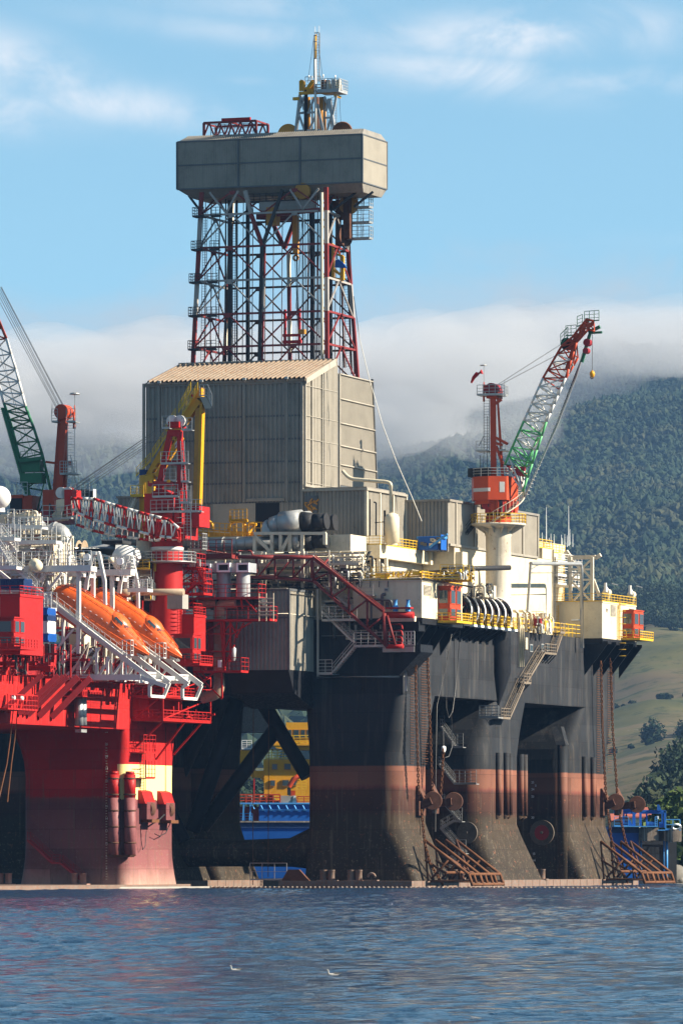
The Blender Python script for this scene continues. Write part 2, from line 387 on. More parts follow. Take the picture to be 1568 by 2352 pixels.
def hullmat(name, stops, zmax, left=None):
    """paint bands by height above the water (real coats of paint) with fouling and rust"""
    mt = bpy.data.materials.new(name); mt.use_nodes = True; t = NT(mt.node_tree); bs = t.n['Principled BSDF']
    P = t.new('ShaderNodeNewGeometry').outputs['Position']; sp = t.new('ShaderNodeSeparateXYZ'); t.put(sp.inputs[0], P)
    z = sp.outputs[2]; jag = t.math('MULTIPLY', t.math('SUBTRACT', t.noise(t.vmath('MULTIPLY', P, (1, 1, .35)), 2.2, 4, .7), .5), .7)
    wz = t.mr(z, 15.2, 13, 0.05, 1, False)
    zz = t.math('DIVIDE', t.math('ADD', z, t.math('MULTIPLY', jag, wz)), zmax)
    base = t.ramp(zz, [(a / zmax, c) for a, c in stops])
    patch = t.noise(P, .22, 5, .65); base = t.mix(t.mr(patch, .45, .75, 0, .55), base, t.mix(1, base, (.5, .48, .45, 1), 'MULTIPLY'))
    s1 = t.noise(t.vmath('MULTIPLY', P, (1.5, 1.5, .07)), 1.5, 4, .7)
    base = t.mix(t.math('MULTIPLY', t.mr(s1, .53, .70), t.mr(z, 17, 12, .25, .6)), base, (.105, .08, .055, 1))
    cx_ = t.new('ShaderNodeCombineXYZ'); dd = t.new('ShaderNodeVectorMath', operation='DOT_PRODUCT'); t.put(dd.inputs[0], P); dd.inputs[1].default_value = (math.cos(R_(20)) + math.sin(R_(20)), math.cos(R_(20)) - math.sin(R_(20)), 0); t.put(cx_.inputs[0], dd.outputs['Value']); t.put(cx_.inputs[1], z)
    bk = t.new('ShaderNodeTexBrick'); t.put(bk.inputs['Vector'], cx_.outputs[0]); bk.inputs['Scale'].default_value = .2; bk.inputs['Brick Width'].default_value = 1.4; bk.inputs['Row Height'].default_value = .5; bk.inputs['Mortar Size'].default_value = .006; bk.inputs['Color1'].default_value = (.80, .80, .80, 1); bk.inputs['Color2'].default_value = (1.25, 1.22, 1.2, 1); bk.inputs['Mortar'].default_value = (.55, .5, .48, 1)
    base = t.mix(1, base, bk.outputs[0], 'MULTIPLY')
    spk = t.noise(P, 3.2, 6, .75); low = t.mr(z, 12, 3, .0, 1)
    base = t.mix(t.math('MULTIPLY', t.mr(spk, .58, .64), t.math('MULTIPLY', low, .7)), base, (.20, .165, .115, 1))
    sp2 = t.noise(P, 1.7, 6, .75); base = t.mix(t.math('MULTIPLY', t.mr(sp2, .60, .66), t.mr(z, 16, 12, .15, .75)), base, (.20, .07, .035, 1))
    lt = t.noise(t.vmath('MULTIPLY', P, (1, 1, .12)), .55, 5, .6); base = t.mix(t.math('MULTIPLY', t.mr(lt, .52, .72), t.math('MULTIPLY', t.mr(z, 15, 17, 0, .75), 1 if zmax > 33 else 0)), base, (.060, .056, .052, 1))
    t.put(bs.inputs['Base Color'], base); bs.inputs['Roughness'].default_value = .72; bs.inputs['Specular IOR Level'].default_value = .16
    b = t.new('ShaderNodeBump'); b.inputs['Strength'].default_value = .22; b.inputs['Distance'].default_value = .03
    t.put(b.inputs['Height'], t.math('ADD', t.math('MULTIPLY', t.noise(P, .5, 3), 1.5), t.noise(P, 4, 5))); t.put(bs.inputs['Normal'], b.outputs[0])
    MATS[name] = mt; return t, bs, base, z, P
hullmat('black_hull', [(0, (.09, .07, .048)), (1.0, (.028, .021, .014)), (6, (.031, .022, .013)), (9.2, (.036, .024, .014)), (10.0, (.038, .015, .010)), (12.6, (.062, .024, .016)), (13.0, (.14, .042, .03)),
                       (13.3, (.165, .068, .042)), (15.65, (.15, .06, .038)), (15.75, (.013, .015, .018)), (34.5, (.019, .021, .025))], 36)
paint('maroon', (.20, .07, .07), .55, var=.3, streak=.4, rust=.15, rustcol=(.45, .36, .30), scale=1.5)
t, bs, base, z, P = hullmat('red_hull', [(0, (.42, .32, .24)), (.6, (.36, .21, .17)), (3, (.19, .07, .07)), (10.6, (.12, .036, .04)), (11.3, (.17, .045, .045)), (11.7, (.36, .008, .009)), (30, (.36, .011, .009))], 32)
dv = t.new('ShaderNodeVectorMath', operation='DOT_PRODUCT'); t.put(dv.inputs[0], P); dv.inputs[1].default_value = (RF.c, -RF.s, 0)
uu = t.math('SUBTRACT', dv.outputs['Value'], RF.ox * RF.c - RF.oy * RF.s)
wav = t.math('MULTIPLY', t.math('SUBTRACT', t.noise(P, 1.2, 4), .5), .9)
ym = t.math('MULTIPLY', t.math('GREATER_THAN', uu, -1.3), t.math('MULTIPLY', t.math('LESS_THAN', z, 15.6), t.math('GREATER_THAN', t.math('ADD', z, wav), 11.2)))
t.put(bs.inputs['Base Color'], t.mix(ym, base, (.74, .62, .25, 1)))

# ------------------------------------------------------------------ water
def build_water():
    def grid(xs, ys, waves):
        X, Y = np.meshgrid(xs, ys)
        Z = np.zeros_like(X)
        if waves:
            r = np.random.default_rng(3)
            for i in range(70):
                lam = 0.55 * (1.075 ** i) * (.9 + .2 * r.random()); 
                if lam > 26: break
                th = r.normal(math.pi * .5, .75); k = 2 * math.pi / lam
                amp = .0085 * lam ** .55 * (1 if lam < 3 else (3 / lam) ** .8)
                ph = r.random() * 6.28; wob = .6 * np.sin(X / (lam * 4.1) + ph * 3) + .6 * np.sin(Y / (lam * 5.3) + ph)
                s_ = np.sin(k * (X * math.cos(th) + Y * math.sin(th)) + ph + wob)
                Z += amp * (s_ + .25 * s_ * s_)
            gust = .75 + .35 * np.sin(X / 31 + Y / 57 + 1.0) * np.sin(X / 17 - Y / 41)
            ed = np.clip((xs - xs[0]) / 8, 0, 1) * np.clip((xs[-1] - xs) / 8, 0, 1)
            ed2 = np.clip((ys[-1] - ys) / 10, 0, 1) * np.clip((ys - ys[0]) / 6, 0, 1)
            Z = Z * gust * ed[None, :] * ed2[:, None]
        n, m = X.shape; co = np.stack([X, Y, Z], -1).reshape(-1, 3)
        i = (np.arange(n - 1)[:, None] * m + np.arange(m - 1)[None]).ravel()
        return co, np.stack([i, i + 1, i + m + 1, i + m], -1)
    parts = []
    x0, x1, y0, y1 = -62., 62., 95., 905.
    ys = [y0]
    while ys[-1] < y1: ys.append(ys[-1] + .26 + (ys[-1] - y0) * .0012)
    ys[-1] = y1
    parts.append(grid(np.linspace(x0, x1, 300), np.array(ys), True))
    B = 16000.
    for a, b, c, d in ((-B, B, -300, y0), (-B, x0, y0, y1), (x1, B, y0, y1), (-B, B, y1, 15000)):
        parts.append(grid(np.array([a, b]), np.array([c, d]), False))
    co = np.concatenate([p[0] for p in parts]); fs = []; o = 0
    for c_, f_ in parts: fs.append(f_ + o); o += len(c_)
    fs = np.concatenate(fs); me = bpy.data.meshes.new('water')
    me.vertices.add(len(co)); me.vertices.foreach_set('co', co.ravel().astype(np.float32))
    me.loops.add(len(fs) * 4); me.loops.foreach_set('vertex_index', fs.ravel().astype(np.int32))
    me.polygons.add(len(fs)); me.polygons.foreach_set('loop_start', np.arange(0, len(fs) * 4, 4, dtype=np.int32)); me.polygons.foreach_set('use_smooth', np.ones(len(fs), bool))
    me.update(calc_edges=True); o = link(bpy.data.objects.new('water', me)); o['kind'] = 'structure'
    mt = bpy.data.materials.new('water'); mt.use_nodes = True; t = NT(mt.node_tree); b = t.n['Principled BSDF']
    b.inputs['Base Color'].default_value = (.007, .036, .088, 1); b.inputs['Specular IOR Level'].default_value = .34; b.inputs['Roughness'].default_value = .06; b.inputs['IOR'].default_value = 1.333
    P = t.new('ShaderNodeNewGeometry').outputs['Position']
    bp = t.new('ShaderNodeBump'); bp.inputs['Strength'].default_value = 1.0; bp.inputs['Distance'].default_value = .9
    t.put(bp.inputs['Height'], t.math('ADD', t.noise(t.vmath('MULTIPLY', P, (1.1, 1, 1)), 3.4, 5, .65), t.math('MULTIPLY', t.noise(t.vmath('MULTIPLY', P, (.6, 1, 1)), .35, 3, .5), 1.8)))
    t.put(b.inputs['Normal'], bp.outputs[0]); me.materials.append(mt)
build_water()

# ------------------------------------------------------------------ hills with forest
def vnoise(x, y, s, seed=0):
    """value noise, vectorised"""
    x = x / s + seed * 17.3; y = y / s - seed * 9.1; xi = np.floor(x).astype(int); yi = np.floor(y).astype(int); fx = x - xi; fy = y - yi
    fx = fx * fx * (3 - 2 * fx); fy = fy * fy * (3 - 2 * fy)
    h = lambda a, b: ((np.sin(a * 127.1 + b * 311.7 + seed * 74.7) * 43758.5453) % 1.0)
    return (h(xi, yi) * (1 - fx) + h(xi + 1, yi) * fx) * (1 - fy) + (h(xi, yi + 1) * (1 - fx) + h(xi + 1, yi + 1) * fx) * fy
def fbm(x, y, s, o=5, seed=0, g=.5):
    a = 0; k = 1; n = 0
    for i in range(o): a = a + k * (vnoise(x, y, s / 2 ** i, seed + i) - .5); n += k; k *= g
    return a / n
def hill(X, Y):
    X = np.asarray(X, float); Y = np.asarray(Y, float); px = CX + FX * X / np.maximum(Y, 500)
    top = np.interp(px, [-900, -100, 150, 340, 600, 860, 1000, 1200, 1400, 1568, 2300], [1060, 1018, 1002, 1010, 960, 900, 870, 830, 792, 775, 760])
    s_ = lambda a: a * a * (3 - 2 * a)
    # apparent height of the slope at each distance (converted to real heights)
    yy = np.interp(Y, [1150, 1250, 1500, 2000, 3300, 3800, 7600], [0, 1, 2, 3, 4, 5, 6])
    prof = np.stack([np.full_like(px, 1962.), np.full_like(px, 1950.), 1925 - 25 * np.clip((px - 1300) / 200, 0, 1), 1895 - 45 * np.clip((px - 1300) / 250, 0, 1),
                     1730 - 80 * np.clip((px - 1200) / 300, 0, 1), 1560 - 90 * np.clip((px - 1200) / 300, 0, 1), top])
    i = np.clip(np.floor(yy).astype(int), 0, 5); f = yy - i
    a = np.take_along_axis(prof, i[None], 0)[0]; b = np.take_along_axis(prof, i[None] + 1, 0)[0]
    y_ = a + (b - a) * f
    z = (HY - y_) * np.minimum(Y, 7600) / FX + HC
    z = z - np.maximum(Y - 7600, 0) * .25
    z = z + fbm(X, Y, 900, 6, 1) * np.clip((Y - 2500) / 4000, 0, 1) * 190 + fbm(X, Y, 160, 4, 5) * np.clip((Y - 1500) / 2000, 0, 1) * 26 + fbm(X, Y, 40, 3, 9) * np.clip((Y - 1200) / 800, 0, 1) * 4
    z = z + np.exp(-((px - 1640) / 110) ** 2 - ((Y - 1950) / 260) ** 2) * 14 + fbm(X, Y, 22, 3, 12) * 9 * np.clip((Y - 1300) / 100, 0, 1) * np.clip((2500 - Y) / 200, 0, 1)
    return np.where(Y < 1190, (Y - 1190) * .2 - .3, np.maximum(z, .4))
def meshfast(name, co, fs, smooth=True):
    me = bpy.data.meshes.new(name); k = fs.shape[1]
    me.vertices.add(len(co)); me.vertices.foreach_set('co', np.ascontiguousarray(co, np.float32).ravel())
    me.loops.add(fs.size); me.loops.foreach_set('vertex_index', np.ascontiguousarray(fs, np.int32).ravel())
    me.polygons.add(len(fs)); me.polygons.foreach_set('loop_start', np.arange(0, fs.size, k, dtype=np.int32)); me.polygons.foreach_set('use_smooth', np.full(len(fs), smooth))
    me.update(calc_edges=True); return me
def ico(sub):
    import bmesh
    bm = bmesh.new(); bmesh.ops.create_icosphere(bm, subdivisions=sub, radius=1); v = np.array([x.co[:] for x in bm.verts]); f = np.array([[q.index for q in x.verts] for x in bm.faces]); bm.free(); return v, f
def build_land():
    xs = np.linspace(-1500, 1700, 260); ys = np.concatenate([np.linspace(1100, 1400, 40), np.linspace(1410, 4200, 190), np.linspace(4240, 9000, 130)])
    X, Y = np.meshgrid(xs, ys); Z = hill(X, Y); n, m = X.shape
    i = (np.arange(n - 1)[:, None] * m + np.arange(m - 1)[None]).ravel()
    me = meshfast('hills', np.stack([X, Y, Z], -1).reshape(-1, 3), np.stack([i, i + 1, i + m + 1, i + m], -1))
    o = link(bpy.data.objects.new('hills', me)); o['kind'] = 'structure'
    mt = bpy.data.materials.new('hillside'); mt.use_nodes = True; t = NT(mt.node_tree); b = t.n['Principled BSDF']; P = t.new('ShaderNodeNewGeometry').outputs['Position']
    sp = t.new('ShaderNodeSeparateXYZ'); t.put(sp.inputs[0], P)
    g = t.ramp(t.noise(P, .006, 7, .62), [(.34, (.040, .044, .018)), (.46, (.080, .076, .030)), (.56, (.105, .080, .042)), (.7, (.085, .064, .038))])
    g2 = t.mix(t.mr(t.noise(P, .05, 8, .75), .50, .62, 0, .85), g, (.028, .038, .014, 1))
    g3 = t.mix(t.mr(t.noise(P, .09, 8, .75), .64, .69, 0, .9), g2, (.20, .18, .155, 1))
    fo = t.mix(t.mr(t.noise(P, .02, 6, .7), .6, .66), (.014, .022, .010, 1), (.16, .145, .13, 1))
    t.put(b.inputs['Base Color'], t.mix(t.mr(sp.outputs[1], 3900, 4300), g3, fo)); b.inputs['Roughness'].default_value = .95; b.inputs['Specular IOR Level'].default_value = .1; me.materials.append(mt)
    # leaf material
    def leaf(name, c1_, c2_, c3_, sc_):
        mt = bpy.data.materials.new(name); mt.use_nodes = True; t = NT(mt.node_tree); b = t.n['Principled BSDF']; P = t.new('ShaderNodeNewGeometry').outputs['Position']
        big = t.noise(P, sc_, 4, .6); fine = t.noise(P, sc_ * 18, 4, .7)
        t.put(b.inputs['Base Color'], t.mix(t.mr(fine, .4, .7, 0, .6), t.ramp(big, [(.35, c1_), (.5, c2_), (.66, c3_)]), tuple(x * .5 for x in c1_) + (1,)))
        b.inputs['Roughness'].default_value = .85; b.inputs['Specular IOR Level'].default_value = .15; MATS[name] = mt
    leaf('forest_leaves', (.010, .024, .012), (.022, .036, .017), (.046, .048, .022), .012)
    leaf('tree_leaves', (.030, .055, .012), (.055, .085, .02), (.095, .12, .03), .25)
    # forest canopy
    iv, if_ = ico(1); r = np.random.default_rng(11); C = []; 
    def scatter(n, y0, y1, px0, px1, keep, size):
        u = r.random(n); Yc = (y0 ** -1.0 + u * (y1 ** -1.0 - y0 ** -1.0)) ** -1.0 if False else y0 + (y1 - y0) * u ** .9
        pxx = px0 + (px1 - px0) * r.random(n); Xc = (pxx - CX) / FX * Yc; k = keep(Xc, Yc, pxx); Xc, Yc = Xc[k], Yc[k]
        s_ = size * (.5 + 1.1 * r.random(len(Xc)) ** 1.6) * (.8 + .5 * vnoise(Xc, Yc, 120, 8)); C.append(np.stack([Xc, Yc, hill(Xc, Yc), s_], -1))
    meadow = lambda X, Y, p: (Y > 2500) & (Y < 4050 + 250 * (vnoise(X, Y, 130, 4) - .5)) & (p > 1330)
    nm = lambda X, Y, p: ~meadow(X, Y, p)
    scatter(52000, 4000, 7700, 830, 1640, lambda X, Y, p: ~((p < 1180) & (Y < 5600)) & (fbm(X, Y, 90, 5, 14, .6) < .26), 3.4)
    scatter(12000, 4600, 7900, -80, 430, nm, 4.2)
    scatter(1500, 3000, 7700, 430, 830, nm, 7.5)
    NF = sum(len(c) for c in C)
    scatter(500, 2450, 3900, 1380, 1640, lambda X, Y, p: (vnoise(X, Y, 60, 3) > .74) & (fbm(X, Y, 35, 3, 2) > .05), 1.4)
    scatter(420, 2500, 4000, 1380, 1640, lambda X, Y, p: (fbm(X, Y, 300, 4, 3) > .12), 4.2)
    scatter(2600, 3850, 4300, 1300, 1640, lambda X, Y, p: X == X, 4.0)
    scatter(1500, 1350, 2200, 1400, 1640, lambda X, Y, p: (p > 1462 + (Y - 1350) * .13 + 60 * (vnoise(X, Y, 25, 6) - .5)), 3.4)
    scatter(700, 1350, 2300, 540, 740, lambda X, Y, p: X == X, 3.6)
    C = np.concatenate(C); CL = C[NF:]; CF = C[:NF]; C = CF; N = len(C); nv = len(iv)
    vv = np.empty((N, nv, 3)); d = r.random((N, nv)) ** .8; 
    rot = r.random(N) * 6.28; cr, sr = np.cos(rot)[:, None], np.sin(rot)[:, None]
    bx_, by_, bz_ = iv[:, 0][None], iv[:, 1][None], iv[:, 2][None]; k = (.72 + .5 * d)
    tall = (.85 + .5 * r.random(N))[:, None]; con = (r.random(N) < .10)[:, None]
    tap = np.where(con, np.clip(1.0 - .55 * (bz_ + .2), .15, 1.4), 1.0); tall = np.where(con, tall * 1.5, tall)
    vv[..., 0] = C[:, 0:1] + (bx_ * cr - by_ * sr) * k * C[:, 3:4] * tap * .9; vv[..., 1] = C[:, 1:2] + (bx_ * sr + by_ * cr) * k * C[:, 3:4] * tap * .9
    vv[..., 2] = C[:, 2:3] + C[:, 3:4] * .55 + bz_ * k * C[:, 3:4] * tall
    me = meshfast('forest', vv.reshape(-1, 3), (if_[None] + (np.arange(N) * nv)[:, None, None]).reshape(-1, 3), False)
    def quads(C, n, e, rad):
        p = r.normal(size=(len(C), n, 3)); p /= np.linalg.norm(p, axis=2)[..., None]; g = .62 + .42 * r.random((len(C), n)); sz = C[:, 3][:, None, None]
        lob = 1 + .28 * np.sin(p[..., 0] * 5 + C[:, :1]) * np.sin(p[..., 1] * 5 + C[:, 1:2]) ; p = p * (g * lob)[..., None] * sz * np.array([1, 1, rad]); q = C[:, None, :3] + p + sz * np.array([0, 0, .75])
        a_ = r.normal(size=p.shape) * e; b_ = r.normal(size=p.shape) * e; return np.stack([q - a_, q + b_, q + a_, q - b_], 2).reshape(-1, 3)
    me.materials.append(MATS['forest_leaves']); o = link(bpy.data.objects.new('forest', me)); o['kind'] = 'stuff'; o['label'] = 'dense mixed forest covering the hillsides'
    qv = np.concatenate([quads(CL, 420, .42, 1.15), quads(CF[::2], 9, .9, 1.1)]); me = meshfast('woodland', qv, np.arange(len(qv)).reshape(-1, 4), False)
    me.materials.append(MATS['forest_leaves']); o = link(bpy.data.objects.new('woodland', me)); o['kind'] = 'stuff'; o['label'] = 'dense mixed forest covering the hillsides'
build_land()
def tree(X, Y, H, R, label, group, zg=None, seed=0, nclump=26):
    """broadleaf tree: tapered trunk with limbs, crown of leaf-sized faces in uneven clumps"""
    r = np.random.default_rng(seed); z0 = float(hill(np.array([X]), np.array([Y]))[0]) if zg is None else zg; T = Thing(WF, 'tree', (X, Y, z0 - .3), label, 'tree', group)
    b = MB(); b.pipe([(X, Y, z0 - .4), (X + r.normal() * .2, Y, z0 + H * .3), (X + r.normal() * .3, Y, z0 + H * .75)], [H * .035, H * .025, H * .008], 7)
    cl = []
    for i in range(nclump):
        a = r.random() * 6.28; q = r.random() ** .5; h = .32 + .66 * r.random(); rr = R * (1 - abs((h - .55) / .62) ** 2.2) ** .5 if abs(h - .55) < .6 else R * .3
        c = (X + math.cos(a) * q * rr, Y + math.sin(a) * q * rr, z0 + H * h); cl.append(c)
        if i % 3 == 0: b.tube((X, Y, z0 + H * (.2 + .3 * h)), c, H * .012, 5, H * .004)
    T.part('trunk', b, 'bark')
    n = 190; vs = []
    for c in cl:
        s_ = R * (.26 + .16 * r.random()); p = r.normal(size=(n, 3)); p /= np.linalg.norm(p, axis=1)[:, None]; p *= (s_ * (.55 + .5 * r.random(n)))[:, None]; p[:, 2] *= .8; p += c
        e = max(.16, R * .075); a_ = r.normal(size=(n, 3)) * e; b_ = r.normal(size=(n, 3)) * e; vs.append(np.stack([p - a_, p + b_, p + a_, p - b_], 1))
    vs = np.concatenate(vs).reshape(-1, 3) - np.array([X, Y, z0 - .3]); me = meshfast('crown', vs, np.arange(len(vs)).reshape(-1, 4), False); me.materials.append(MATS['tree_leaves'])
    link(bpy.data.objects.new('crown', me), T.o)
    return T
# ================================================================== BLACK RIG: hull, columns, pontoon
bf = lambda z, x, y, v: BF.F(z, x, y, v)
bs_ = lambda z, x, y, u: BF.S(z, x, y, u)
def rrect(u0, u1, v0, v1, r, n=9):
    P = []
    for cx, cy, a in ((u1 - r, v0 + r, -90), (u1 - r, v1 - r, 0), (u0 + r, v1 - r, 90), (u0 + r, v0 + r, 180)):
        for i in range(n + 1): t = R_(a + 90 * i / n); P.append((cx + r * math.cos(t), cy + r * math.sin(t)))
    return P
def sweepcol(secs, r):
    """secs: (z,u0,u1,v0,v1[,r])"""
    b = MB(); rings = []
    for q in secs:
        rr = q[5] if len(q) > 5 else r; rings.append([(x, y, q[0]) for x, y in rrect(q[1], q[2], q[3], q[4], rr)])
    n = len(rings[0]); vs = [p for ring in rings for p in ring]
    [b.add([vs[j] for j in (i * n + k, i * n + (k + 1) % n, (i + 1) * n + (k + 1) % n, (i + 1) * n + k)], [(0, 1, 2, 3)], False) for i in range(len(rings) - 1) for k in range(n) if k % 10 == 9]
    b.add(vs, [(i * n + k, i * n + (k + 1) % n, (i + 1) * n + (k + 1) % n, (i + 1) * n + k) for i in range(len(rings) - 1) for k in range(n) if k % 10 != 9], True)
    b.add(rings[0], [tuple(range(n))[::-1]], False); b.add(rings[-1], [tuple(range(n))], False); return b
ZB, ZT = 24.9, 34.5
rig = Thing(BF, 'rig_hull', (-20, 45, 0), 'black semi submersible rig hull on rust banded columns', 'oil rig hull')
b = MB(); b.bx(-44, 0, 0, 90, ZB, ZT); 
b.bx(-44.05, .06, 20, 20.12, ZB, ZT - .1)
for z in (27.9, 31.2): b.bx(-.2, .025, 0, 90, z, z + .05)
for v in (9, 17.5, 26, 55, 64, 73, 82): b.bx(-.2, .02, v, v + .05, ZB, ZT)
rig.part('deck_box', b, 'black_hull')
def foot(z, k=2.5, top=8.4): return k * max(0, (top - z) / top) ** 1.1
def column_secs(u0, u1, v0, v1, vt0, vt1, dv=1.0, sgn=1):
    S = []
    for z in (0, .8, 1.6, 2.6, 3.6, 4.8, 6, 7.2, 8.4, 9.5, 12, 15, 17.5): S.append((z, u0, u1 + foot(z), v0 - .1 * foot(z), v1 + dv * foot(z), .9 + 2.1 * min(1, z / 8)))
    for z in (19, 21, 23, ZB + .05): t = (z - 17.5) / (ZB - 17.5); S.append((z, u0, u1, v0 + (vt0 - v0) * t ** 1.5, v1 + (vt1 - v1) * t ** 1.5, 3 - 1.8 * t))
    return S
for v0, v1, t0, t1, d in ((0, 11.2, 0, 13.4, 1.), (32.6, 48.6, 37.2, 50.6, 1.3), (70.3, 88.2, 75.5, 90, .6)):
    b = sweepcol(column_secs(-13.6, 0, v0, v1, t0, t1, d), 3.0); b.smooth = True; rig.part('column', b, 'black_hull')
for v0, v1, du in ((0, 12, 0), (16, 30, 0), (72, 88, 15)):
    b = sweepcol(column_secs(-46 + du, -32.8 + du, v0, v1, v0, v1, 0), 2.5); rig.part('column', b, 'black_hull')
for u0, u1 in ((-15.4, 2.6), (-50, -30)):
    b = MB(); b.bx(u0, u1, -4, 93, -3, .95)
    for v in range(-3, 93, 3): b.bx(u1 - .05, u1 + .04, v, v + .12, .1, .93)
    rig.part('pontoon', b, 'pontoon_paint')
# transverse brace and the diagonals between the columns
b = MB(); b.pipe([(-46, 5, 5.0), (-34, 5, 4.6), (-24, 5, 4.5), (-17, 5, 4.6), (-13, 5, 5.2)], [2.3, 1.9, 1.75, 1.9, 3.0], 18); rig.part('brace', b, 'black_hull')
def I_(x, y, v): return bf('I', x, y, v)
for p, q, r, vv in (((830, 640), (560, 190), .95, 6), ((640, 330), (170, 960), 1.0, 6), ((390, 150), (110, 980), 1.05, 4), ((230, 200), (-60, 820), 1.0, 8), ((-100, 700), (60, 1040), .8, 3)):
    b = MB(); b.tube(I_(*p, vv), I_(*q, vv), r, 14); rig.part('diagonal_brace', b, 'black')
# the pillar, fender pipes, round plates
b = MB(); p = bs_('J', 905, 600, -.4); q = bs_('J', 957, 600, -.4); yc = (p.y + q.y) / 2; b.tube((-.5, yc, .9), (-.5, yc, 19.5), .7, 20); b.prism([(-1.2, yc - .7, 19.5), (.2, yc - .7, 19.5), (.2, yc + .7, 19.5), (-1.2, yc + .7, 19.5)], (-1.5, 2.5, 2.6)); rig.part('pillar', b, 'black_hull')
for x0, y0, y1 in ((588, 680, 1012), (630, 680, 1010), (648, 684, 1010), (708, 688, 1014), (728, 690, 1014), (1045, 700, 1020), (1090, 704, 1020)):
    a = bs_('J', x0, y0, .25); c = bs_('J', x0, y1, .25); b = MB(); b.tube(a, c, .42, 10); b.tube(c, c + V((-.6, 0, -.7)), .42, 10, .1); rig.part('fender_pipe', b, 'black_hull')
for x, y, r, v0, mm in ((425, 1105, 1.42, 32.5, 'cream_old'), (822, 1105, 1.75, 70.2, 'cream_old')):
    c = bf('J', x, y, v0 - .1); b = MB(); b.use('fouled').lathe([(r, 0), (r, .35)], c, (0, -1, 0), 32); b.lathe([(r * .12, .3), (r * .1, .6)], c, (0, -1, 0), 12)
    if r > 1.5: b.use('red_deep').lathe([(r * .62, .3), (r * .6, .38)], c, (0, -1, 0), 24)
    rig.part('round_plate', b)
# wedge brackets under the deck houses
def brackets(us, v0, v1, n, z0, z1, du):
    for i in range(n):
        v = v0 + (v1 - v0) * i / (n - 1); b = MB(); b.prism([(0, v, z1), (du, v, z1), (du, v, z1 - .35), (0, v, z0)], (0, .22, 0)); rig.part('deck_bracket', b, 'black')
brackets(0, -.6, 14.5, 5, 30.2, 34.4, 2.6); brackets(0, 76, 92, 5, 29.4, 34.1, 3.4); brackets(0, 17, 33, 8, 32.4, 34.2, 2.4)
b = MB(); b.bx(-.1, 2.6, 16.4, 34.4, 34.15, 34.5); rig.part('side_walkway', b, 'dark_steel')
for z, x0, y0, x1, y1, m in (('J', 755, 102, 770, 145, 'glass'), ('J', 815, 100, 829, 142, 'glass'), ('J', 842, 98, 858, 142, 'glass')):
    p = bs_(z, x0, y0, .05); q = bs_(z, x1, y1, .05); b = MB(); b.bx(-.1, .09, p.y, q.y, p.z, q.z); fr_ = rig.part('window_frame', b, 'galv'); b = MB(); b.bx(0, .12, p.y + .12, q.y - .12, p.z - .15, q.z + .15); rig.part('pane', b, 'glass', fr_)
p = bs_('J', 729, 68, .05); q = bs_('J', 741, 132, .05); b = MB()
for i in range(12): z = p.z + (q.z - p.z) * i / 12; b.bx(0, .15, p.y, q.y, z - .1, z)
rig.part('louvre', b, 'cream')
# welded ladder rungs and stains where the chains run
for ua, ub, lab in ((('J', 118, 0), ('J', 135, 0), 1), (('J', 175, 0), ('J', 205, 0), 1), (('J', 1108, 0), ('J', 1122, 0), 1), (('J', 1165, 0), ('J', 1185, 0), 1)):
    pa = bs_('J', ua[1], 500, 0); pb = bs_('J', ub[1], 500, 0); b = MB()
    for i in range(44): z = 16 + i * .33; b.bx(0, .10, pa.y, pb.y + .3 * (i % 3), z, z + .05)
    rig.part('rubbing_strip', b, 'rust')
# draft marks
FONT = {'0': '757', '1': '262'}
def digits(txt, pos, h, ax, up, mat, fr, par, name='draft_mark'):
    cu = bpy.data.curves.new(name, 'FONT'); cu.body = txt; cu.size = h; cu.extrude = .01; cu.align_x = 'CENTER'
    o = bpy.data.objects.new('tmp', cu); sc.collection.objects.link(o); dg = bpy.context.evaluated_depsgraph_get(); me = bpy.data.meshes.new_from_object(o.evaluated_get(dg)); bpy.data.objects.remove(o)
    ax = V(ax).normalized(); up = V(up).normalized(); nrm = ax.cross(up); M = Matrix((ax, up, nrm)).transposed().to_4x4(); M.translation = V(pos) - par.base
    me.transform(M); me.materials.clear(); me.materials.append(MATS[mat]); o = link(bpy.data.objects.new(name, me), par.o); return o
for x, y, s_ in ((770, 843, '25'), (786, 860, '5'), (770, 880, '24'), (770, 918, '23'), (770, 1030, '20'), (776, 1108, '18'), (776, 1222, '15'), (776, 1258, '14'), (788, 1300, '13')):
    digits(s_, bf('J', x, y, 70.15), .42, (1, 0, 0), (0, 0, 1), 'signal_white', BF, rig)
# ------------------------------------------------------------------ clad house hanging on the hull front
c1 = bf('L', 1185, 540, -9); zt = c1.z; zb = bf('L', 1185, 1385, -9).z; zs = bf('L', 1185, 1510, -9).z; ul = bf('o', 520, 1400, -9).x; uc = c1.x
T = Thing(BF, 'clad_house', (uc - 4, -5, zs), 'grey corrugated clad house hanging on the front of the black hull', 'equipment house')
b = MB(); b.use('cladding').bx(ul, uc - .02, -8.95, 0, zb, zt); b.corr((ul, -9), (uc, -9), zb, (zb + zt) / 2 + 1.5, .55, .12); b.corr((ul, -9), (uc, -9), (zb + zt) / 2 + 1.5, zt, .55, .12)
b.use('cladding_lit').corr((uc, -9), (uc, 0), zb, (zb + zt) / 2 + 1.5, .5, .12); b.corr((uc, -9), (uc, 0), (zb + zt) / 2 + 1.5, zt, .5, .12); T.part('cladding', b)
b = MB(); b.bx(uc - .1, uc + .22, -9.2, -8.9, zb, zt); b.bx(ul, uc, -9.2, -9.0, (zb + zt) / 2 + 1.4, (zb + zt) / 2 + 1.6); b.bx(ul, uc + .2, -9.25, -8.9, zt - .2, zt + .1); b.bx(uc, uc + .2, -9, 0, zt - .2, zt + .1); T.part('corner_trim', b, 'trim')
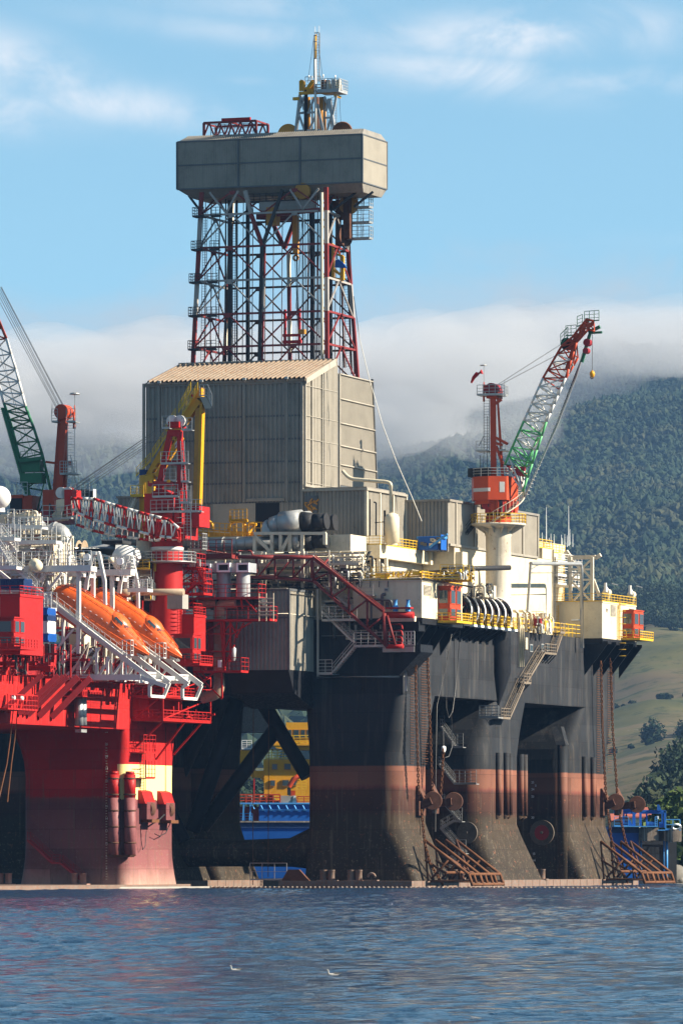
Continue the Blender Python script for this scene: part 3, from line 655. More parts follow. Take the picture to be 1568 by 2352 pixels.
b = MB(); b.hexa([(ul, -7, zs - 1.4), (uc, -7, zs - 1.4), (uc, 0, zs - 3.2), (ul, 0, zs - 3.2), (ul, -9.02, zb), (uc + .02, -9.02, zb), (uc + .02, 0, zb), (ul, 0, zb)])
T.part('skirt', b, 'black')
b = MB(); b.pipe([(uc + .25, -9, zt - .6), (uc + .25, 0, zt - .6)], .09, 6); b.pipe([(ul, -9.35, zt + .05), (uc, -9.35, zt + .05)], .08, 6); b.pipe([(ul + 3, -9.35, (zb + zt) / 2 + 2), (uc, -9.35, (zb + zt) / 2 + 2), (uc + .35, 0, (zb + zt) / 2 + 1.9)], .07, 6)
for k in (.3, .8, 1.4): b.pipe([(uc + k * .4 + .3, .2 + k * .2, zt + .5), (uc + k * .4 + .3, .2 + k * .2, zs - 1.5), (uc + 2.5 + k, .2, zs - 1.8 - k * .2)], .14, 8, .3)
T.part('drain_pipe', b, 'cream_old')
# ------------------------------------------------------------------ cream deck blocks
def louvre(T, p, q, u, mat='trim'):
    b = MB(); z0, z1 = sorted((p.z, q.z)); v0, v1 = sorted((p.y, q.y)); b.use('dark_steel').bx(u - .1, u + .03, v0, v1, z0, z1); b.use('cream_old')
    n = int((z1 - z0) / .16)
    for i in range(n + 1): z = z0 + (z1 - z0) * i / max(n, 1); b.bx(u, u + .1, v0, v1, z - .03, z + .04)
    T.part('louvre', b)
def window(T, fr, p0, p1, axis, mat='white', name='window'):
    """flat window on a u-plane (axis 'u') or v-plane (axis 'v')"""
    b = MB(); a, c = V(p0), V(p1); z0, z1 = sorted((a.z, c.z)); 
    if axis == 'v': x0, x1 = sorted((a.x, c.x)); y = a.y; b.bx(x0, x1, y - .08, y + .05, z0, z1); g = MB(); g.bx(x0 + .1, x1 - .1, y - .1, y, z0 + .1, z1 - .1)
    else: x0, x1 = sorted((a.y, c.y)); y = a.x; b.bx(y - .05, y + .08, x0, x1, z0, z1); g = MB(); g.bx(y, y + .1, x0 + .1, x1 - .1, z0 + .1, z1 - .1)
    o = T.part(name, b, mat); T.part('pane', g, 'glass', o); return o
B1u, B1v = 2.5, -.8; k1 = bf('G', 345, 392, B1v); zt1 = k1.z; B1u = k1.x; B1e = bs_('G', 540, 500, B1u).y
T = Thing(BF, 'deck_house', (-2, 6, ZT), 'cream steel deck house at the near corner of the black hull', 'deck house')
b = MB(); ul1 = bf('M', 233, 400, B1v).x; b.bx(ul1, B1u, B1v, B1e, ZT + .02, zt1); b.bx(-13, ul1, 3, B1e, ZT + .02, zt1 - .5); T.part('wall', b, 'cream')
b = MB(); b.bx(ul1 - .1, B1u + .12, B1v - .12, B1e, zt1, zt1 + .18); T.part('roof', b, 'cream_old')
b = MB(); b.bx(ul1, B1u + .1, B1v - .1, B1e, ZT - .75, ZT + .015); T.part('base', b, 'black')
louvre(T, bs_('M', 825, 400, B1u), bs_('M', 882, 485, B1u), B1u); louvre(T, bs_('M', 1012, 418, B1u), bs_('M', 1058, 492, B1u), B1u); louvre(T, bs_('M', 1115, 455, B1u), bs_('M', 1130, 482, B1u), B1u)
window(T, BF, bf('M', 495, 425, B1v - .02), bf('M', 530, 452, B1v - .02), 'v', 'galv')
b = MB(); p = bf('M', 300, 420, B1v - .1); q = bf('M', 425, 490, B1v - .1); b.bx(p.x, q.x, B1v - 1.2, B1v, q.z, q.z + .1); b.rail([(p.x, B1v - 1.2, q.z), (q.x, B1v - 1.2, q.z)], 1.5); T.part('balcony', b, 'galv')
b = MB()
for k in range(5):
    x = ul1 + 1.2 * k; b.pipe([(x, B1v - .1, zt1 + .1), (x, B1v - .25, zt1 - .7)], .06, 6)
b.pipe([(ul1, B1v - .3, zt1 + .35), (B1u, B1v - .3, zt1 + .3)], .1, 8); b.pipe([(B1u + .25, B1v, zt1 + .3), (B1u + .3, B1e + 3, zt1 + .05)], .16, 8)
b.pipe([bf('M', 476, 600, B1v - .6), bf('M', 476, 480, B1v - .6), bf('M', 505, 475, B1v - .6)], .22, 8, .4); b.pipe([bf('M', 553, 608, B1v - .6), bf('M', 553, 522, B1v - .6), bf('M', 385, 520, B1v - .6), bf('M', 385, 690, B1v - .6)], .16, 8, .4); b.pipe([bf('M', 520, 600, B1v - .5), bf('M', 520, 535, B1v - .5)], .25, 8)
T.part('pipe', b, 'trim')
# far block
kk = bf('N', 1025, 808, 76.); B2u = kk.x; zt2 = kk.z; B2e = bs_('N', 1328, 1000, B2u).y; B2l = bf('N', 490, 900, 76.).x
T = Thing(BF, 'deck_house', (-2, 82, ZT), 'cream steel deck house at the far end of the black hull', 'deck house')
b = MB(); b.bx(B2l, B2u, 76, B2e, ZT + .02, zt2); T.part('wall', b, 'cream'); b = MB(); b.bx(B2l, B2u + .1, 75.9, B2e, ZT - .7, ZT + .015); T.part('base', b, 'black')
b = MB(); b.bx(B2l, B2u + .1, 75.9, B2e, zt2, zt2 + .15); T.part('roof', b, 'cream_old')
louvre(T, bs_('N', 1100, 830, B2u), bs_('N', 1146, 932, B2u), B2u); louvre(T, bs_('N', 1266, 862, B2u), bs_('N', 1308, 936, B2u), B2u); louvre(T, bs_('N', 1060, 862, B2u), bs_('N', 1078, 892, B2u), B2u); louvre(T, bs_('N', 1163, 835, B2u), bs_('N', 1172, 866, B2u), B2u)
b = MB(); p = bf('N', 770, 1020, 75.9); q = bf('N', 830, 1120, 75.9); b.bx(p.x, q.x, 75.9, 76.1, q.z, p.z); T.part('door', b, 'cream_old')
b = MB(); p = bf('N', 752, 965, 75.8); q = bf('N', 822, 965, 75.8); b.bx(p.x, q.x, 75.6, 76, p.z - .08, p.z + .08); p = bf('N', 500, 975, 75.8); q = bf('N', 565, 975, 75.8); b.bx(p.x, q.x, 75.6, 76, p.z - .08, p.z + .08); T.part('strip_lamp', b, 'signal_white')
b = MB(); p = bf('N', 592, 830, 75.7); q = bf('N', 592, 1040, 75.7); b.ladder(q, p, (1, 0, 0), .7); b.ladder(bs_('N', 1180, 1140, B2u + .2), bs_('N', 1180, 760, B2u + .2), (0, 1, 0), .6); b.ladder(bs_('N', 1165, 1140, B2u + .2), bs_('N', 1165, 830, B2u + .2), (0, 1, 0), .5)
for i in range(9): z = zt2 - i * .9; c = bs_('N', 1195, 1000, B2u + .3); b.ring((B2u + .5, c.y, z), (0, 0, 1), .5, .03, 10, 4)
T.part('ladder', b, 'yellow_rail')
b = MB(); b.rail([(B2l, 75.9, zt2 + .15), (B2u, 75.9, zt2 + .15), (B2u, B2e, zt2 + .15)], 1.15, 1.5, .055); T.part('railing', b, 'yellow_rail')
b = MB(); b.rail([(ul1, B1v, zt1 + .18), (B1u, B1v, zt1 + .18), (B1u, B1e, zt1 + .18)], 1.1, 1.5, .055)
o = single(BF, 'railing', b, 'yellow_rail', 'yellow railing round the roof of the near cream deck house', 'railing')
# orange driver cabs
def cab(base, name, lab, w=1.9, d=2.2, h=2.9, mat='orange_red', group=None, fr=BF, rail=True, deckm='yellow_rail'):
    u, v, z = base; T = Thing(fr, name, base, lab, 'cab', group)
    b = MB(); b.bx(u, u + w, v, v + d, z, z + h); T.part('body', b, mat)
    b = MB(); b.bx(u - .1, u + w + .1, v - .1, v + d + .1, z + h, z + h + .15); T.part('roof', b, mat)
    for (x0, x1, a, c, ax) in ((v + .15, v + d * .45, .5, .92, 'u'), (v + d * .55, v + d - .15, .5, .92, 'u'), (v + .15, v + d * .45, .12, .38, 'u'), (v + d * .55, v + d - .15, .12, .38, 'u')):
        window(T, fr, (u + w, x0, z + h * a), (u + w, x1, z + h * c), 'u', mat)
    for (x0, x1, a, c) in ((u + .15, u + w - .2, .5, .92), (u + .15, u + w - .2, .12, .38)): window(T, fr, (x0, v, z + h * a), (x1, v, z + h * c), 'v', mat)
    if rail:
        b = MB(); b.bx(u - .2, u + w + 1.1, v - .6, v + d + 1.2, z - .25, z - .1); T.part('platform', b, deckm); b = MB(); b.rail([(u - .2, v - .6, z - .1), (u + w + 1.1, v - .6, z - .1), (u + w + 1.1, v + d + 1.2, z - .1)], 1.1, .9, .07); T.part('railing', b, deckm)
    return T
p = bs_('M', 945, 700, B1u); cab((B1u - .1, p.y, p.z), 'operator_cab', 'orange glazed cab hung outside the near cream deck house', 1.7, 4.4, 4.4)
p = bs_('N', 1210, 1130, B2u); cab((B2u - .1, p.y, p.z), 'operator_cab', 'orange glazed cab hung outside the far cream deck house', 1.7, 4.6, 3.9)
# ------------------------------------------------------------------ accommodation wall, upper deck and sheds
WU = -4.0; va = bs_('M', 1080, 100, WU).y; vb = bs_('G', 975, 260, WU).y; zc = bs_('M', 1080, 95, WU).z
T = Thing(BF, 'accommodation_block', (-10, 50, ZT), 'tall sunlit cream accommodation block behind the grey pedestal', 'accommodation block')
b = MB(); b.bx(-24, WU, va, vb, ZT + .02, zc + .4); b.bx(-22, WU - 2.6, vb, vb + 13, ZT + .02, zc + 1.0)
T.part('wall', b, 'cream')
b = MB(); b.bx(-22, WU + .02, vb - 4.5, vb, zc + .45, bs_('N', 580, 333, WU).z); b.bx(-18, WU - 2.5, vb, vb + 13.5, zc + 1.02, zc + 3.2); T.part('top_storey', b, 'cream')
b = MB(); zz_ = bs_('N', 580, 333, WU).z
b.rail([(WU, vb - 7, zz_), (WU, vb, zz_), (WU - 2.5, vb, zz_), (WU - 2.5, vb + 13.5, zz_)], 1.2, 1.3, .06); b.rail([(WU - 3, vb - 7, zz_), (WU - 3.6, vb + 13.5, zz_)], 1.2, 1.1, .06); T.part('railing', b, 'yellow_rail')
b = MB(); b.ladder(bs_('N', 640, 790, WU - 2.4), bs_('N', 640, 330, WU - 2.4), (0, 1, 0), .7); b.ladder(bs_('N', 672, 790, WU - 2.4), bs_('N', 672, 420, WU - 2.4), (0, 1, 0), .7); T.part('ladder', b, 'yellow_rail')
b = MB()
for y in (640, 560, 440): b.bx(WU - 2.6, WU + .8, vb + .1, vb + 11, bs_('N', 600, y, WU).z - .1, bs_('N', 600, y, WU).z); b.rail([(WU + .8, vb + .1, bs_('N', 600, y, WU).z), (WU + .8, vb + 11, bs_('N', 600, y, WU).z)], 1.1, 1.5, .05)
T.part('landing', b, 'white')
b = MB(); b.pipe([(WU + .2, vb - .2, ZT + 1), (WU + .2, vb - .2, zz_)], .12, 6); b.pipe([(WU + .3, vb + .3, ZT + 1), (WU + .3, vb + .3, zz_ - 1)], .1, 6); T.part('drain_pipe', b, 'galv')
for x, y0, y1 in ((525, 230, -50), (725, 260, -60), (736, 250, 150), (488, 250, 180), (566, 260, 190), (594, 255, 195), (660, 270, 200), (690, 270, 195), (711, 270, 205), (762, 270, 190), (668, 270, 230), (550, 255, 228)):
    p = bs_('N', x, y0 + 40, WU - 2.5); q = bs_('N', x, y1, WU - 2.5); b = MB(); b.tube(p, q, .05 if y1 > 0 else .07, 5, .025); single(BF, 'whip_antenna', b, 'signal_white', 'thin white whip antenna on the accommodation roof', 'antenna', 'whip antennas on the accommodation roof')
# sheds
SV = 14.0; s1 = bf('C', 1020, 762, SV); s1r = bf('C', 1370, 800, SV); zsh = s1r.z; zfl = bf('C', 1200, 1105, SV).z; u1 = s1r.x; u0 = s1.x
T = Thing(BF, 'clad_shed', (u1 - 4, SV + 8, zfl), 'grey corrugated shed with sunlit end wall on the upper deck', 'shed')
v2 = bs_('D', 265, 1000, u1).y
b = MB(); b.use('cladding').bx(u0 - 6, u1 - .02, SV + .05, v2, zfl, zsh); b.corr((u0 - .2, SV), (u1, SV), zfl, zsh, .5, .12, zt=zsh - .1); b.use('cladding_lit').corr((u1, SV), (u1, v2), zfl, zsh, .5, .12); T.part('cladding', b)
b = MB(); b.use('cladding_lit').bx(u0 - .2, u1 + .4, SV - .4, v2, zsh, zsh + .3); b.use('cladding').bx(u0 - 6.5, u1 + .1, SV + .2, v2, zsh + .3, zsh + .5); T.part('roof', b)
for k in (0, .33, .66, 1): b = MB(); vv = SV + (v2 - SV) * k; b.bx(u1 - .05, u1 + .3, vv - .15, vv + .15, zfl, zsh); T.part('post', b, 'cream_old')
p = bf('C', 1030, 832, SV - .1); q = bf('C', 1098, 930, SV - .1); b = MB(); b.use('trim').bx(p.x, q.x, SV - .35, SV, q.z, p.z); b.use('ochre'); r = random.Random(4)
for i in range(14): x = p.x + .3 + (q.x - p.x - .6) * r.random(); z = q.z + .4 + (p.z - q.z - .8) * r.random(); b.beam((x, SV - .4, z), (x + r.uniform(-.9, .9), SV - .45, z + r.uniform(-.8, .8)), .16)
T.part('vent_opening', b)
S2v = v2; u2 = bs_('D', 500, 1000, 0).x; pr = bf('D', 503, 975, S2v); u2 = WU; vS3 = bs_('D', 900, 1050, WU).y; zt3 = bs_('D', 700, 1010, WU).z
T = Thing(BF, 'clad_shed', (WU - 6, S2v + 12, zc), 'long grey corrugated shed behind the crane pedestal', 'shed')
b = MB(); pu = bf('D', 265, 950, S2v).x; b.use('cladding').bx(pu - 3, WU - .02, S2v + .05, vS3, zc + .42, zt3); b.corr((pu, S2v), (WU, S2v), zc - .5, zt3, .5, .12); b.use('cladding_pale_lit').corr((WU, S2v), (WU, vS3), zc + .4, zt3, .5, .12); T.part('cladding', b)
b = MB(); b.bx(pu - 3, WU + .3, S2v - .3, vS3 + .3, zt3, zt3 + .3); T.part('roof', b, 'cladding')
b = MB()
for x in (505, 595, 828, 900): c = bs_('D', x, 1050, WU); b.bx(WU - .05, WU + .28, c.y - .2, c.y + .2, zc + .4, zt3 + .05)
b.bx(WU - .02, WU + .25, S2v, vS3, zc + .3, zc + .6); T.part('post', b, 'cladding_lit')
# upper deck slab
pz = bf('M', 457, 60, 11.5); T = Thing(BF, 'upper_deck', (-14, 22, pz.z - 1.2), 'cream upper deck slab with yellow railing below the sheds', 'deck platform')
uS = pz.x; vS = bs_('M', 940, 80, uS).y; b = MB(); b.bx(-34, uS, 11.5, vS, pz.z - 1.7, pz.z); T.part('slab', b, 'cream')
b = MB(); b.rail([(uS - 3.2, 11.6, pz.z), (uS, 11.6, pz.z), (uS, vS, pz.z), (WU, vS, pz.z)], 1.15, 1.4, .06); T.part('railing', b, 'yellow_rail')
b = MB(); b.bx(uS, WU + 1, vS, va + .4, ZT, pz.z - .02); T.part('support_wall', b, 'cream'); p = bs_('M', 868, 60, uS); b = MB(); b.bx(uS, uS + .4, p.y - .4, p.y + .4, pz.z - 1.75, pz.z + .1); T.part('corner_bracket', b, 'cream')
for x in (440, 505): c = bf('M', x, 200, 12); b = MB(); b.bx(c.x - .2, c.x + .2, 12, 12.4, ZT, pz.z - 1.7); T.part('post', b, 'cream_old')
b = MB(); b.bx(-34, WU - 4.5, 17, va, ZT, pz.z - 1.71); T.part('back_wall', b, 'cream_old')
# pressure vessel with pipe
c = bf('C', 1522, 1060, 13.2); c = V((c.x, 13.2, pz.z)); R = .95
T = Thing(BF, 'pressure_vessel', c, 'upright cream pressure vessel with a long looped pipe', 'pressure vessel')
b = MB(); zt_ = bf('C', 1522, 930, 13.2).z; b.lathe([(R * .8, 0), (R * .8, .3), (R, .35), (R, zt_ - c.z - .6), (R * .8, zt_ - c.z - .2), (R * .35, zt_ - c.z), (.05, zt_ - c.z + .05)], c, n=24); T.part('tank', b, 'cream')
b = MB(); b.pipe([bf('C', 1515, 940, 13.2), bf('C', 1515, 760, 13.2), bf('C', 1490, 752, 13.2), bf('C', 1280, 735, 13.5), bf('C', 1240, 690, 13.8)], .24, 10, .8); T.part('pipe', b, 'cream')
b = MB(); b.pipe([bf('C', 1480, 1060, 13), bf('C', 1480, 915, 13)], .14, 8); b.pipe([bf('C', 1425, 985, 12.8), bf('C', 1480, 980, 13)], .1, 8); b.pipe([bf('C', 1395, 1060, 13), bf('C', 1395, 850, 13)], .1, 6); b.pipe([bf('C', 1430, 1060, 13), bf('C', 1430, 870, 13), bf('C', 1418, 868, 13)], .1, 6, .2); T.part('valve', b, 'dark_steel')
p = bf('D', 338, 1140, 28); q = bf('D', 468, 1100, 28); b = MB(); r = random.Random(2); b.use('blue_lite').bx(p.x, q.x, 26.5, 28, pz.z + 1.5, pz.z + 1.8); b.use('blue').bx(p.x + .3, p.x + 3, 26.3, 28.5, pz.z, pz.z + 1.7); b.bx(p.x + 3.5, q.x - .3, 26.3, 28.5, pz.z, pz.z + 2.0); b.use('trim')
for i in range(7): x = p.x + .4 + r.random() * (q.x - p.x - 1.2); zz = pz.z + .3 + r.random(); b.use(r.choice(['trim', 'cream', 'galv'])).bx(x, x + .5, 26.1, 26.4, zz, zz + .4)
b.use('blue_lite').beam((p.x + 2, 26, pz.z + .3), (p.x + 4.5, 26, pz.z + 2), .25)
single(BF, 'winch_unit', b, None, 'bright blue winch unit on the upper deck behind the yellow railing', 'winch')
# ================================================================== drill floor house, derrick, top house
HV = 14.0
e0 = bf('C', 120, 188, HV); e1 = bf('C', 1018, 170, HV); zh0 = bf('C', 1018, 1105, HV).z; ze = (e0.z + e1.z) / 2; uL, uR = e0.x, e1.x
zmid = bf('C', 1018, 765, HV).z
r1 = bs_('C', 1195, 62, uR); vr = r1.y; zr = r1.z
T = Thing(BF, 'drill_floor_house', (uR - 10, HV + 8, zh0), 'tall grey corrugated drill floor house with rusty pitched roof', 'wind wall house')
b = MB(); b.hexa([(uL, HV + .05, zh0), (uR - .05, HV + .05, zh0), (uR - .05, vr, zh0), (uL, vr, zh0), (uL, HV + .05, ze - .3), (uR - .05, HV + .05, ze - .3), (uR - .05, vr, zr - .3), (uL, vr, zr - .3)]); b.use('cladding')
rows = [zh0, bf('C', 700, 870, HV).z, bf('C', 700, 760, HV).z, bf('C', 700, 640, HV).z, bf('C', 700, 512, HV).z, bf('C', 700, 380, HV).z, ze - .15]
dw0, dw1, dwt = bf('C', 745, 900, HV).x, bf('C', 880, 900, HV).x, rows[1]
for i in range(6):
    z0, z1 = rows[i], rows[i + 1] - .04
    if i == 0: b.corr((uL, HV), (dw0 - 6, HV), z0, z1, .62, .14); b.corr((dw1, HV), (uR, HV), z0, z1, .62, .14)
    else: b.corr((uL, HV), (uR, HV), z0, z1, .62, .14)
T.part('front_cladding', b)
b = MB()
for z in rows[1:-1]:
    n = 52
    for i in range(n): u = uL + (uR - uL) * (i + .5) / n; b.bx(u - .12, u + .12, HV - .16, HV - .1, z - .12, z + .12)
T.part('cladding_clip', b, 'trim')['kind'] = 'stuff'
b = MB()
for x in (110, 197, 682, 925, 1012): u = bf('C', x, 400, HV).x; b.bx(u - .16, u + .16, HV - .32, HV, zh0 if x > 1000 else rows[1], ze)
b.bx(uL, uR, HV - .3, HV, ze - .5, ze); b.bx(bf('C', 692, 850, HV).x, bf('C', 912, 850, HV).x, HV - .3, HV, rows[1] + .1, rows[1] + .5); T.part('post', b, 'cladding')
b = MB(); b.bx(dw0 - 6, dw0, HV - .15, HV + .1, zh0, dwt - .1); T.part('sliding_door', b, 'cladding_lit')
b = MB(); b.bx(dw0, dw1, HV - .05, HV + .1, zh0, dwt - .1); T.part('doorway_shade', b, 'black')  # black sheet painted for the unlit inside, no hole behind it
# side walls
vA = bs_('C', 1118, 200, uR).y; vB = bs_('C', 1205, 200, uR).y
zat = lambda v: ze + (zr - ze) * (v - HV) / (vr - HV)
b = MB(); b.use('cladding_pale_lit').corr((uR, HV), (uR, vA), zmid, ze - .2, .55, .14, zt=zat(vA) - .3); T.part('side_cladding', b)
b = MB(); b.use('cladding_pale_lit').corr((uR + .05, vA + .6), (uR + .05, vB + .0), zmid, zat(vA + .6) - .3, .5, .14, zt=zat(vB) - .2); T.part('side_cladding', b)
b = MB()
for z in (rows[2], rows[3], rows[4], rows[5], ze - .8): b.bx(uR, uR + .24, HV, vB, z - .04, z + .04)
for v in (HV + .1, HV + 2.6, HV + 6.5, vA, vA + .6): b.bx(uR - .05, uR + .3, v - .12, v + .12, zmid, zat(v) - .2)
b.bx(uR, uR + .35, HV - .2, vB + .5, zmid - .3, zmid); T.part('side_post', b, 'cladding_lit')
v3 = vB + .8; v4 = bs_('C', 1405, 300, uR).y; z4 = bs_('C', 1235, 140, uR).z; z5 = bs_('C', 1405, 165, uR).z; v5 = bs_('C', 1432, 780, uR).y
b = MB(); b.use('cladding').bx(uR - 12, uR - .1, vB - 1, v4, zmid - 1, z5 - .2); b.use('cladding_pale_lit'); zz = [bs_('C', 1300, y, uR).z for y in (782, 668, 560, 432, 294)] + [z4]
for i in range(5):
    a0 = v4 + (v5 - v4) * (1 - i / 5); a1 = v4 + (v5 - v4) * (1 - (i + 1) / 5); z0, z1 = zz[i], zz[i + 1] - .06; n = 38
    for k in range(n):
        t0, t1, t2 = k / n, (k + .55) / n, (k + 1) / n; f = lambda t, a: v3 + (a - v3) * t
        b.add([(uR + .02, f(t0, a0), z0), (uR + .02, f(t1, a0), z0), (uR + .02, f(t1, a1), z1), (uR + .02, f(t0, a1), z1)], [(0, 1, 2, 3)]); b.add([(uR + .10, f(t1, a0), z0), (uR + .10, f(t2, a0), z0), (uR + .10, f(t2, a1), z1), (uR + .10, f(t1, a1), z1)], [(0, 1, 2, 3)])
        b.add([(uR + .02, f(t1, a0), z0), (uR + .10, f(t1, a0), z0), (uR + .10, f(t1, a1), z1), (uR + .02, f(t1, a1), z1)], [(0, 1, 2, 3)])
T.part('rear_cladding', b)
b = MB()
for z in zz[1:]: b.tube((uR + .2, v3, z), (uR + .2, v4 + (v5 - v4) * (1 - (z - zz[0]) / (z4 - zz[0])), z - .1), .11, 6)
b.bx(uR - .1, uR + .25, v3 - .15, v3 + .1, zz[0] - 1, z4); T.part('batten', b, 'cladding_pale_lit')
b = MB(); b.bx(uR - .3, uR, vB + .05, v3 - .1, zmid - 1, zr - 1.5); b.beam((uR + .1, v5, zz[0]), (uR + .1, v4, z5), .3); b.bx(uR - 10, uR + .3, v3, v5, zz[0] - .5, zz[0] - .1); T.part('gap_shade_trim', b, 'trim')  # dark strip stands in for the slot's shade, joined to edge trim
# roof: trapezoid sheets rising away
b = MB(); n = 34
for i in range(n):
    x0 = uL + (uR + .4 - uL) * i / n; w_ = (uR + .4 - uL) / n
    for (a, c, h0, h1) in ((0, .45, 0, 0), (.45, .55, 0, .34), (.55, .9, .34, .34), (.9, 1, .34, 0)):
        b.add([(x0 + a * w_, HV - .4, ze + h0), (x0 + c * w_, HV - .4, ze + h1), (x0 + c * w_, vr, zr + h1), (x0 + a * w_, vr, zr + h0)], [(0, 1, 2, 3)])
b.bx(uL, uR + .4, HV - .5, HV - .3, ze - .25, ze); T.part('roof', b, 'roof_sheet')
b = MB(); b.bx(uL + 1, uR, vr - .3, vr + .4, zr - .6, zr + .25)
for i in range(20): u = uL + (uR - uL) * i / 20; b.bx(u, u + .9, vr - .2, vr + .4, zr, zr + .35)
T.part('ridge', b, 'cladding')
b = MB(); b.prism([(uR + .42, HV - .3, ze - .6), (uR + .42, vr - 1, zr - .7), (uR + .42, vr - 1, zr + .2), (uR + .42, HV - .3, ze + .1)], (.12, 0, 0)); T.part('barge_board', b, 'cladding_pale_lit')
for x, y in ((197, 190), (437, 182), (682, 172), (922, 165)):
    c = bf('C', x, y, HV - .6); b = MB(); b.use('galv').bx(c.x - .2, c.x + .2, HV - .9, HV - .5, c.z, c.z + .3); b.beam((c.x, HV - .7, c.z), (c.x, HV - .1, c.z - .5), .1); T.part('flood_lamp', b)
_o = BF.W((0, 9.0, 0)); B2 = Frame(_o.x, _o.y, 20); b2 = lambda z, x, y, v: B2.F(z, x, y, v); b2s = lambda z, x, y, u: B2.S(z, x, y, u)
# ---------------------------------------------------------------- derrick
DV0, DV1 = 18.0, 29.0
def tapered(zone_pts_bottom, top): return None
fb0 = b2('A', 190, 1600, DV0); ft0 = b2('A', 245, 500, DV0); fb1 = b2('A', 1032, 1560, DV0); ft1 = b2('A', 1026, 470, DV0); fm = b2('A', 612, 1575, DV0); fmt = b2('A', 625, 835, DV0)
bb1 = b2('A', 1218, 1650, DV1); bt1 = b2('A', 1160, 700, DV1); bt1 = V((bt1.x - .5, DV1, ft1.z)); bb1 = V((bb1.x, DV1, fb1.z)); bb0 = V((fb0.x + .2, DV1, fb0.z)); bt0 = V((ft0.x + .2, DV1, ft0.z))
levels = [b2('A', 200, y, DV0).z for y in (1700, 1475, 1270, 1060, 850, 645, 500)]
zb_, zt_ = levels[0], levels[-1]
def leg(b0, t0, z): k = (z - b0.z) / (t0.z - b0.z); p = b0.lerp(t0, k); return V((p.x, p.y, z))
def Lg(k, z): return (leg(fb0, ft0, z), leg(fb1, ft1, z), leg(bb1, bt1, z), leg(bb0, bt0, z))[k]
T = Thing(B2, 'derrick_tower', (fm.x, (DV0 + DV1) / 2, zb_), 'red and white banded lattice drilling derrick rising behind the pitched roof', 'derrick')
colr = ['red_truss', 'red_truss', 'white_truss', 'red_truss', 'white_truss', 'red_truss', 'white_truss']
for k in range(4):
    b = MB()
    for i in range(6):
        b.use(colr[i] if k < 3 else ('cream_old' if i % 2 else 'rust_dark')); w_ = .5 if k < 2 else .45
        b.beam(Lg(k, levels[i]), Lg(k, levels[i + 1]), w_)
    T.part('leg', b)
def face(b, a, c, col_i, kbrace=True, halves=2, dark=None):
    for i in range(6):
        z0, z1 = levels[i], levels[i + 1]; b.use(dark or colr[i]); p0, p1, q0, q1 = a(z0), a(z1), c(z0), c(z1)
        if i < 5: b.beam(p1, q1, .27)
        for h in range(halves):
            m0, m1, n0, n1 = p0.lerp(q0, h / halves), p1.lerp(q1, h / halves), p0.lerp(q0, (h + 1) / halves), p1.lerp(q1, (h + 1) / halves); mid = m1.lerp(n1, .5)
            b.beam(mid, m0, .18); b.beam(mid, n0, .18)
            q_ = m0.lerp(mid, .5); r_ = n0.lerp(mid, .5)
            for g in (m1.lerp(m0, .12), n1.lerp(n0, .12)): pass
            b.add([mid + V((-.5, -.15, 0)), mid + V((.5, -.15, 0)), mid + V((.25, -.15, -.5)), mid + V((-.25, -.15, -.5))], [(0, 1, 2, 3)])
b = MB(); face(b, lambda z: Lg(0, z), lambda z: Lg(1, z), 0); T.part('front_bracing', b)
b = MB(); face(b, lambda z: Lg(3, z), lambda z: Lg(2, z), 0, dark='rust_dark'); T.part('back_bracing', b)
b = MB(); [b.use('rust_dark').beam(b2('A', x, 1640, 27), b2('A', x + 8, 500, 27), .09) for x in (262, 300, 352, 388, 412, 452, 500, 560, 640, 690, 745, 905, 965, 1080, 1110, 1128)]; face(b, lambda z: Lg(1, z), lambda z: Lg(2, z), 0, halves=1); T.part('side_bracing', b)
b = MB(); face(b, lambda z: Lg(0, z), lambda z: Lg(3, z), 0, halves=1); T.part('side_bracing', b)
# mid legs front/back, spread members near the top
b = MB()
for i in range(5):
    b.use('dark_steel'); p = Lg(0, levels[i]).lerp(Lg(1, levels[i]), .5); q = Lg(0, levels[min(i + 1, 4)]).lerp(Lg(1, levels[min(i + 1, 4)]), .5)
    if i < 4: b.beam(p, q, .5); b.use(colr[i]).beam(p + V((.35, 0, 0)), q + V((.35, 0, 0)), .22)
T.part('mid_leg', b)
b = MB()
for i in range(4):
    p = Lg(3, levels[i]).lerp(Lg(2, levels[i]), .5); q = Lg(3, levels[i + 1]).lerp(Lg(2, levels[i + 1]), .5); b.use('red_truss' if i % 2 == 0 else 'cream_old').beam(p, q, .45)
T.part('mid_leg', b)
b = MB(); c4 = Lg(0, levels[4]).lerp(Lg(1, levels[4]), .5)
b.use('dark_steel').beam(c4, b2('A', 755, 480, DV0), .42); b.use('red_truss').beam(c4, b2('A', 555, 635, DV0), .5); b.use('white_truss').beam(b2('A', 557, 635, DV0), b2('A', 518, 490, DV0), .5)
b.use('red_truss').beam(b2('A', 765, 850, DV1), b2('A', 690, 690, DV1), .5); b.beam(b2('A', 765, 850, DV1), b2('A', 840, 640, DV1), .5); b.use('cream_old').beam(b2('A', 690, 690, DV1), b2('A', 625, 500, DV1), .4); b.beam(b2('A', 800, 560, DV1), b2('A', 780, 480, DV1), .3)
b.use('white_truss').beam(b2('A', 400, 630, DV0), b2('A', 295, 500, DV0), .26); b.beam(b2('A', 400, 630, DV0), b2('A', 475, 490, DV0), .26); b.beam(b2('A', 880, 605, DV0), b2('A', 800, 480, DV0), .26); b.beam(b2('A', 880, 605, DV0), b2('A', 980, 475, DV0), .26)
b.use('red_truss').beam(b2('A', 600, 650, DV0 + 2), b2('A', 1010, 605, DV0), .55); b.beam(b2('A', 600, 650, DV0 + 2), b2('A', 810, 660, DV0 + 8), .8)
